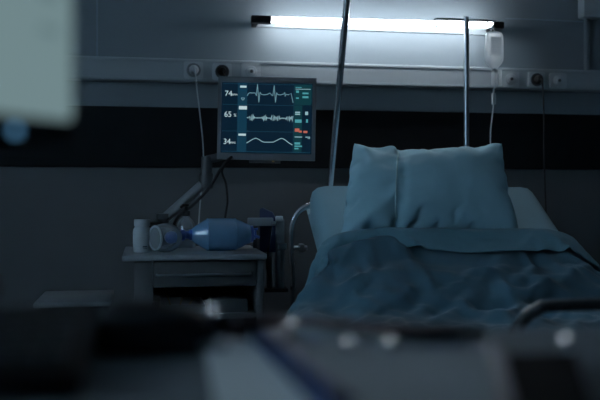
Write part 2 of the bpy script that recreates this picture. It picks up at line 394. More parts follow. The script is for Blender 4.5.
# blue bag-valve resuscitator lying on the cart
Yb = -.69
rot = Matrix.Rotation(math.radians(4), 4, 'Z')
c = W(222, 234, Yb); R0 = .0575
zc_ = CT + R0 + .0005
t = thing('resuscitator', (c.x, Yb, CT), 'translucent blue hand-squeezed resuscitator with clear face mask on the cart', 'resuscitator')
o3 = (c.x, Yb, zc_)
bm = new(); lathe(bm, [(.018, -.108), (.024, -.104), (.031, -.094), (.040, -.080), (.048, -.067), (.054, -.056), (.0565, -.050), (R0, -.042), (R0, .018), (.0565, .040), (.055, .046), (.053, .052), (.047, .068), (.040, .082), (.036, .091), (.034, .098), (.024, .100)], o3, 'X', 36, rot)
obj('squeeze_bag', bm, 'bvm', t)
for h, rb in ((-.052, .0553), (.0455, .0553)):
    bm = new(); lathe(bm, [(rb - .001, h - .003), (rb + .0022, h - .0015), (rb + .0022, h + .0015), (rb - .001, h + .003)], o3, 'X', 36, rot); obj('rib_band', bm, 'bvm', t)
bm = new(); lathe(bm, [(.022, .099), (.030, .101), (.030, .110), (.024, .112), (.020, .114), (.020, .120), (.012, .122), (0, .122)], o3, 'X', 24, rot); obj('intake_valve', bm, 'bvmd', t)
bm = new(); tube(bm, [Vector(o3) + rot @ Vector((.104, -.02, -.005)), Vector(o3) + rot @ Vector((.122, -.026, -.008)), Vector(o3) + rot @ Vector((.130, -.026, -.012))], .005, 8)
tube(bm, [Vector(o3) + rot @ Vector((.104, -.012, .016)), Vector(o3) + rot @ Vector((.126, -.016, .018))], .004, 8); obj('oxygen_nipple', bm, 'bvmd', t)
bm = new(); lathe(bm, [(.0165, -.150), (.0185, -.146), (.0185, -.132), (.014, -.128), (.014, -.118), (.0195, -.114), (.0195, -.106)], o3, 'X', 24, rot); obj('neck_valve', bm, 'bvmd', t)
# mask: clear dome facing left with a blue core and a soft rim
mk = Matrix.Rotation(math.radians(30), 4, 'Z')
mo = Vector(o3) + Vector((-.150, -.010, -.0075))
bm = new(); lathe(bm, [(.017, .002), (.029, -.007), (.042, -.022), (.0485, -.044), (.049, -.064), (.045, -.084), (.040, -.096)], mo, 'X', 32, mk, 1, 1.02); obj('mask_dome', bm, 'clear', t, label='clear mask dome')
bm = new(); ring = []
for j in range(40):
    a = 2 * PI * j / 40; ring.append(mo + mk @ Vector((-.096, .040 * math.cos(a), .040 * math.sin(a))))
tube(bm, ring, .0042, 10, closed=True); obj('mask_cushion', bm, 'rim', t, label='clear inflated mask rim')
bm = new(); lathe(bm, [(0, -.056), (.012, -.053), (.020, -.044), (.0225, -.034), (.020, -.022), (.015, -.008), (.0145, .014)], mo, 'X', 24, mk); obj('mask_core', bm, 'bvmd', t, label='blue valve core seen through the mask')

# ------------------------------------------------------------------ equipment bracket right of the cart
Ye = -.56
def wx(px): return W(px, 250, Ye).x
def wz(py): return W(272, py, Ye).z
t = thing('equipment_bracket', (wx(275), Ye, wz(290)), 'grey equipment bracket with a navy panel between cart and bed', 'bracket')
bx('column', (wx(275.5), Ye - .012, wz(288)), (wx(284), Ye + .03, wz(219)), 'grey', t, .003)
bx('slim_post', (wx(267), Ye, wz(288)), (wx(272), Ye + .02, wz(232)), 'dgrey', t, .002)
bx('foot_plate', (cx1 - .012, Ye - .03, wz(291.5)), (wx(287), Ye + .05, wz(288)), 'black', t, .002)
bm = new(); mt = Matrix.Translation((wx(260), Ye + .010, wz(252))) @ Matrix.Rotation(math.radians(-20), 4, 'Z')
k_ = (wx(276) - wx(260)); prism(bm, [(0, .0), (k_, 0), (k_ * 1.0, .125), (k_ * .80, .148), (.01, .165), (0, .16)], .012, mt); obj('navy_panel', bm, 'navy', t, label='tilted navy panel')
bx('cross_arm', (wx(247), Ye - .035, wz(225.5)), (wx(272), Ye - .014, wz(217.5)), 'grey', t, .003)
bx('arm_stem', (wx(252), Ye - .032, CT + .0005), (wx(256), Ye - .018, wz(225.5)), 'dgrey', t, .001)
bm = new(); lathe(bm, [(0, -.010), (.007, -.008), (.010, 0), (.007, .008), (0, .010)], (wx(272), Ye - .046, wz(223)), 'Z', 20); obj('clamp_knob', bm, 'chrome', t, label='small chrome ball knob')
bm = new(); lathe(bm, [(.009, 0), (.010, .002), (.010, .024), (.008, .026)], (wx(275), Ye - .02, wz(218.5)), 'X', 20); obj('end_knob', bm, 'plastic', t, label='short pale cylinder knob')
bx('side_clamp', (wx(277), Ye - .030, wz(249)), (wx(285.5), Ye - .0125, wz(243)), 'steel', t, .002)
bm = new(); tube(bm, smooth_path([(wx(270), Ye - .04, wz(226)), (wx(268), Ye - .045, wz(240)), (wx(266), Ye - .02, wz(262)), (wx(269), Ye - .005, wz(280))], 6), .0035, 8); obj('hose', bm, 'rubber', t)

# ------------------------------------------------------------------ patient monitor on its arm
mc = W(266.5, 119, -.50); Zm = 3.17; ppm = F / Zm
def L(x, y, d=0):            # x, y in photo pixels over the monitor's face, d metres out of the face towards the viewer
    roll = math.radians(-1.1)
    dx = (x - 266.5) / ppm; dz = (119 - y) / ppm
    dx, dz = dx * math.cos(roll) - dz * math.sin(roll), dx * math.sin(roll) + dz * math.cos(roll)
    return mc + RIGHT * dx + UP * dz - FWD * d
def lbox(bm, x0, y0, x1, y1, d0, d1):
    c8 = [[L(x, y, d) for x, y in ((x0, y1), (x1, y1), (x1, y0), (x0, y0))] for d in (d0, d1)]
    A = [bm.verts.new(p) for p in c8[0]]; Bv = [bm.verts.new(p) for p in c8[1]]
    bm.faces.new(A); bm.faces.new(Bv[::-1])
    for i in range(4): bm.faces.new([A[i], Bv[i], Bv[(i + 1) % 4], A[(i + 1) % 4]])
base = Vector((W(163, 240, -.44).x, -.44, CT + .0005))
mon = thing('patient_monitor', base, 'flat grey patient monitor showing heart traces, on a swing arm above the cart', 'monitor')
bm = new()
lbox(bm, 217.8, 77.5, 315.8, 83, -.02, .010); lbox(bm, 217.8, 153.5, 315.8, 160, -.02, .010)
lbox(bm, 217.8, 83, 221.3, 153.5, -.02, .010); lbox(bm, 312, 83, 315.8, 153.5, -.02, .010)
lbox(bm, 219, 79, 314.5, 158.5, -.05, -.02)
lbox(bm, 240, 100, 292, 146, -.07, -.05)
casing = obj('casing', bm, 'bezel', mon, smooth=False)
bm = new(); lbox(bm, 250, 160.2, 281, 163, -.012, .008); obj('button_strip', bm, 'dgrey', casing, smooth=False)
bm = new(); lbox(bm, 273, 160.6, 275.2, 162, .0081, .0095); obj('power_light', bm, 'amber', casing, smooth=False)
bm = new(); lbox(bm, 221.3, 83, 312, 153.5, -.0195, .004)
scr = obj('screen', bm, 'scr', mon, smooth=False, label='lit dark blue screen')
D1, D2, D3 = .0042, .0050, .0056
def rects(name, rs, m, d0=D1, d1=D2):
    for r_ in rs:
        bm = new(); lbox(bm, *r_, d0, d1); obj(name, bm, m, scr, smooth=False)
rects('status_column', [(237.4, 83.6, 246.8, 152)], 'scrcol', .0041, .0044)
rects('value_panel', [(294.2, 84, 311.4, 104.5), (294.2, 105, 302, 152)], 'scrpan', .0041, .0044)
rects('divider_line', [(222, 105.0, 293.5, 105.35), (222, 131.5, 293.5, 131.85), (293.4, 84, 293.75, 152), (222, 84.2, 293.5, 84.5), (222, 151.8, 311.5, 152.2)], 'scrline')
rects('status_tag', [(239.6, 86.2, 246, 88.2), (238.8, 106.6, 246.8, 110.0), (238.9, 134.2, 246.2, 136.2)], 'digit')
def polyline(name, pts, w, m):
    bm = new(); hw = w / 2
    prev = None
    n = len(pts); ofs = []
    for i, (x, y) in enumerate(pts):
        x0, y0 = pts[max(i - 1, 0)]; x1, y1 = pts[min(i + 1, n - 1)]
        tx, ty = x1 - x0, y1 - y0; l = math.hypot(tx, ty) or 1
        ofs.append((-ty / l * hw, tx / l * hw))
    rows = []
    for (x, y), (ox, oy) in zip(pts, ofs):
        rows.append([bm.verts.new(L(x + ox, y + oy, D1)), bm.verts.new(L(x - ox, y - oy, D1)), bm.verts.new(L(x - ox, y - oy, D3)), bm.verts.new(L(x + ox, y + oy, D3))])
    for a_, b_ in zip(rows, rows[1:]):
        for k in range(4): bm.faces.new([a_[k], a_[(k + 1) % 4], b_[(k + 1) % 4], b_[k]])
    bm.faces.new(rows[0]); bm.faces.new(rows[-1][::-1])
    return obj(name, bm, m, scr, smooth=False)
polyline('pulse_trace', [(247, 96.2), (248, 94), (249.5, 93.2), (252, 93.4), (254.8, 93.3), (256, 96.2), (256.9, 84.5), (258.6, 102.6), (259.6, 92.4), (261, 94.6), (263.5, 95), (267, 94.5), (269.6, 93), (271, 95), (272.4, 96), (273.6, 85.4), (275.2, 102.4), (276.2, 92.5), (277.4, 94.5), (280, 94.8), (283.2, 93.8), (284.2, 92), (284.8, 96.4), (285.6, 94), (288, 94.6), (290.6, 93), (292.8, 102.4)], .75, 'tracedim')
rng = random.Random(5); pts = []
x = 247.0
while x < 293.2:
    env = .35
    for c0, w0, a0 in ((252, 3.4, 3.0), (264.5, 3.2, 3.0), (273.5, 3.0, 3.8), (278, 2.6, 2.8), (288.5, 3.2, 3.0), (292.5, 1.4, 3.0)):
        env = max(env, a0 * max(0, 1 - ((x - c0) / w0) ** 2))
    pts.append((x, 118.1 + 1.2 * (env if len(pts) % 2 else -env) * rng.uniform(.55, 1.05))); x += .62
polyline('breath_trace', pts, .75, 'trace')
polyline('oxygen_trace', [(247, 143.5), (250, 141.6), (253.5, 139.4), (256, 138.4), (259, 139.4), (262, 141.4), (264.5, 142.3), (270, 142.2), (274, 142), (278, 139.8), (281, 138.3), (283, 138.2), (286, 140), (289, 142.3), (293, 144.6)], .72, 'trace')
def heart(cx_, cy_, r_):
    bm = new(); pl = []
    for i in range(24):
        a_ = 2 * PI * i / 24; hx = 16 * math.sin(a_) ** 3; hy = 13 * math.cos(a_) - 5 * math.cos(2 * a_) - 2 * math.cos(3 * a_) - math.cos(4 * a_)
        pl.append((cx_ + hx * r_ / 16, cy_ - hy * r_ / 16))
    A_ = [bm.verts.new(L(x_, y_, D1)) for x_, y_ in pl]; B_ = [bm.verts.new(L(x_, y_, D2)) for x_, y_ in pl]
    C2 = [bm.verts.new(L(cx_ + (x_ - cx_) * .45, cy_ + (y_ - cy_) * .45, D2)) for x_, y_ in pl]
    for i in range(24):
        j = (i + 1) % 24; bm.faces.new([A_[i], A_[j], B_[j], B_[i]]); bm.faces.new([B_[i], B_[j], C2[j], C2[i]])
    obj('heart_icon', bm, 'tracedim', scr, smooth=False)
heart(242.6, 99.4, 1.9)
def text(name, s, x, y, h, m, sx=1.0):
    cu = bpy.data.curves.new('t', 'FONT'); cu.body = s; cu.size = 1; cu.extrude = 0
    o = bpy.data.objects.new('t', cu); COL.objects.link(o)
    dg = bpy.context.evaluated_depsgraph_get(); me0 = bpy.data.meshes.new_from_object(o.evaluated_get(dg))
    bm = new(); bm.from_mesh(me0); bpy.data.objects.remove(o); bpy.data.meshes.remove(me0); bpy.data.curves.remove(cu)
    k = h / .70
    for v in bm.verts: v.co = L(x + v.co.x * k * sx, y - v.co.y * k, D2)
    return obj(name, bm, m, scr, smooth=False)
text('pulse_digits', '74', 224.4, 96.8, 5.4, 'digit', .98); text('pulse_unit', 'BPM', 231.0, 96.4, 2.0, 'digit', 1.15)
text('breath_digits', '65', 224.2, 117.6, 5.4, 'digit', .98); text('breath_unit', '%', 233.6, 117.3, 3.0, 'digit', 1)
text('oxygen_digits', '34', 223.8, 144.8, 5.4, 'digit', .98); text('oxygen_unit', 'MMS', 230.4, 144.3, 2.0, 'digit', 1.0)
rects('teal_readout', [(295, 86.6, 301, 87.4), (295.6, 90, 298.4, 92.4), (302, 92, 308, 93.6), (302, 95.6, 308, 97.6), (295.6, 97, 298.4, 98.4), (295, 119, 301.6, 122.2), (306, 118.6, 308, 122), (295, 141.8, 300.6, 144), (295, 145, 302.6, 146.4), (295, 147.4, 299, 148.8)], 'tealtxt')
rects('white_readout', [(295, 88.4, 310, 89.0), (295, 111.2, 300, 112.6), (295, 113.2, 300, 114.4), (305, 111, 308, 114.4), (295, 136, 302.4, 136.9), (305.6, 136, 310.4, 136.9), (308, 137.5, 310.4, 138.1)], 'trace')
rects('red_readout', [(295, 128, 299.6, 131.2), (299, 130, 302, 132), (303.6, 130.2, 307.6, 132.4)], 'redtxt')
# arm: foot clamp, post, boom, elbow, link to the back of the monitor
bm = new(); lathe(bm, [(.045, 0), (.045, .008), (.030, .012), (.024, .03), (.022, .10), (.026, .105), (.026, .125), (0, .127)], base, 'Z', 24); obj('arm_base', bm, 'dgrey', mon)
a0_ = W(161, 222, -.44); a1_ = W(206, 181, -.42)
bm = new(); tube(bm, [a0_, a0_.lerp(a1_, .5), a1_], [.020, .019, .018], 14); obj('lower_boom', bm, 'grey', mon)
bm = new(); lathe(bm, [(.026, -.03), (.028, -.026), (.028, .026), (.026, .03)], a1_, 'Z', 18)
tube(bm, [a1_, W(207, 157, -.41)], .021, 14); obj('elbow', bm, 'dgrey', mon)
bm = new(); p2 = L(262, 140, -.068)
tube(bm, smooth_path([W(207, 160, -.41), W(222, 156, -.41), L(255, 142, -.10), p2], 6), .017, 12); obj('upper_link', bm, 'dgrey', mon)
bm = new(); tube(bm, smooth_path([L(240, 150, -.055), W(228, 160, -.50), W(222, 167, -.50), W(209, 188, -.49), W(192, 206, -.48), W(181, 214, -.46), W(174, 225, -.45), W(172, 246, -.43)], 8), .0058, 10); obj('cable_bundle', bm, 'rubber', mon)
bm = new(); tube(bm, smooth_path([L(243, 152, -.054), W(223, 168, -.47), W(226, 184, -.46), W(227.5, 200, -.45), W(226, 212, -.44), W(224, 226, -.43), W(222, 244, -.42)], 8), .0042, 8); obj('signal_cable', bm, 'rubber', mon)

# ------------------------------------------------------------------ waste bin left of the cart
a = G(33, 303, .735); b = G(110, 303, .735)
bz = .735; by0, by1 = a.y, a.y + .34
t = thing('waste_bin', ((a.x + b.x) / 2, (by0 + by1) / 2, 0), 'low waste bin with a flat grey lid standing left of the cart', 'bin')
bm = new(); box(bm, (a.x, by0, bz - .018), (b.x, by1, bz), .006); obj('lid', bm, 'cartedge', t, label='pale grey flat lid')
bm = new(); box(bm, (a.x + .012, by0 + .014, .02), (b.x - .012, by1 - .01, bz - .0185), .012); obj('bin_body', bm, 'cartd', t)
bm = new(); box(bm, (a.x + .085, by0 - .05, .012), (b.x - .085, by0 + .0135, .03), .004); obj('pedal', bm, 'black', t)

# ------------------------------------------------------------------ bed
BX0, BX1 = .60, 1.50; HY, FY = -.56, -2.2
def surf(y): return .70 if y < -1.22 else .70 + (y + 1.22) * .70
t = thing('hospital_bed', ((BX0 + BX1) / 2, -1.4, 0), 'hospital bed with raised back section and tubular end rails', 'bed')
bm = new(); box(bm, (BX0 + .03, FY + .05, .47), (BX1 - .03, HY, .53), .008); box(bm, (BX0 + .04, FY + .07, .53), (BX1 - .04, -1.24, .558), .006)
for y in (-2.0, -.8):
    box(bm, (BX0 + .2, y - .05, .12), (BX1 - .2, y + .05, .47), .01)
box(bm, (BX0 + .08, -2.1, .10), (BX1 - .08, -.7, .16), .01); obj('bed_frame', bm, 'grey', t)
# backrest plate following the raised section
bm = new()
nv = Vector((0, -.70, 1)).normalized()
A = [Vector((x, y, surf(y))) - Vector((0, 0, 1)) * .182 for x in (BX0 + .02, BX1 - .02) for y in (-1.22, HY - .01)]
vs = [bm.verts.new(A[i]) for i in (0, 2, 3, 1)]; f_ = bm.faces.new(vs)
bmesh.ops.solidify(bm, geom=[f_], thickness=.02); obj('backrest_plate', bm, 'grey', t)
for x in (BX0 + .12, BX1 - .12):
    for y in (-2.0, -.8):
        bm = new(); lathe(bm, [(0, -.02), (.04, -.02), (.05, -.014), (.05, .014), (.04, .02), (0, .02)], (x, y, .05), 'X', 24); box(bm, (x - .012, y - .012, .06), (x + .012, y + .012, .1005)); obj('caster', bm, 'black', t)
# foot rail
zr = W(560, 305.5, FY).z
fx0 = W(512, 330, FY).x
def railpath(x0, x1, z):
    return [(x0 - .02, FY, .50), (x0 - .02, FY, z - .16), (x0 - .012, FY, z - .09), (x0 + .012, FY, z - .035), (x0 + .045, FY, z - .008), (x0 + .085, FY, z), (x0 + .25, FY, z), (x1 - .25, FY, z), (x1 - .065, FY, z), (x1 - .02, FY, z - .02), (x1, FY, z - .065), (x1, FY, .50)]
bm = new(); tube(bm, smooth_path(railpath(fx0 + .002, BX1 - .03, zr), 6), .0125, 14)
obj('foot_rail', bm, 'darksteel', t, label='dark curved tubular foot rail')
bx('foot_crossbar', (BX0 + .03, FY - .02, .48), (BX1 - .03, FY + .0495, .52), 'darksteel', t, .006)
# chrome tube at the head end, left
hx = W(293, 250, -.535).x
bm = new(); hp = [(hx, -.535, .50), (hx, -.535, .80), W(291.5, 260, -.535), W(291.5, 232, -.535), W(294, 219, -.535), W(300, 210.5, -.535), W(308, 206, -.535), W(318, 204, -.53), W(340, 204, -.53)]
tube(bm, smooth_path(hp, 7), .0115, 12); obj('head_rail', bm, 'chrome', t, label='chrome curved head rail')
bm = new(); a = W(298, 248, -.535); tube(bm, [(a.x - .025, -.535, a.z), (a.x + .035, -.535, a.z)], .009, 10)
box(bm, (a.x + .002, -.555, a.z - .016), (a.x + .022, -.52, a.z + .016), .004); obj('rail_clamp', bm, 'steel', t)
bx('rail_socket', (hx - .022, -.56, .46), (BX0 + .06, -.51, .52), 'grey', t, .006)
# leaning chrome lifting pole
pb, pt = W(330, 190, -.50), W(347, 0, -.74)
dv = (pt - pb); bot = pb - dv * .12
bm = new(); tube(bm, smooth_path([(bot.x, bot.y + .005, .50), (bot.x, bot.y, .80), bot - dv * .05 + Vector((0, -.005, 0)), pb, pb + dv * .5, pt, pt + dv * .35, pt + dv * .48 + Vector((0, -.06, .0)), pt + dv * .52 + Vector((0, -.25, 0))], 6), .0125, 14); obj('lifting_pole', bm, 'chrome', t, label='leaning chrome pole')
bx('pole_socket', (bot.x - .025, -.53, .46), (bot.x + .025, bot.y + .035, .53), 'grey', t, .006)

# mattress
bm = new()
ny = 44; xs = [(0, .05), (.008, .022), (.028, .006), (.06, 0)]
prof = [(BX0 + d_, z_) for d_, z_ in xs] + [(BX0 + .1 + .7 * i / 10, 0) for i in range(11)] + [(BX1 - d_, z_) for d_, z_ in xs[::-1]]
prof = [(BX0, .10), ] + prof + [(BX1, .10)]
rows = []
for i in range(ny + 1):
    y = FY + .06 + (HY - FY - .06) * i / ny
    e = 0
    en = (HY - y)
    drop = .035 * max(0, 1 - en / .035) ** 2
    pinch = .03 * max(0, 1 - en / .05) ** 2
    top = []
    sl = Vector((0, .7, -1)).normalized() * .14 if y > -1.22 else Vector((0, 0, -.14))
    for x, z in prof:
        xx = x + (pinch * (1 if x < 1.05 else -1) if abs(x - 1.05) > .38 else 0)
        w_ = .006 * noise.noise(Vector((x * 5, y * 4, 3.3)))
        top.append(Vector((xx, y, surf(y) - z - drop + w_ - .004)))
    bot_ = [Vector((BX1 - .01, y + sl.y, surf(y) + sl.z)), Vector((BX0 + .01, y + sl.y, surf(y) + sl.z))]
    rows.append([bm.verts.new(p_) for p_ in top + bot_])
n = len(rows[0])
for a_, b_ in zip(rows, rows[1:]):
    for j in range(n): bm.faces.new([a_[j], a_[(j + 1) % n], b_[(j + 1) % n], b_[j]])
bm.faces.new(rows[0]); bm.faces.new(rows[-1][::-1])
mat_o = obj('mattress', bm, 'sheet', base=(1.05, -1.4, .56)); tag(mat_o, 'pale teal sheeted mattress raised behind the pillow on the bed', 'mattress')

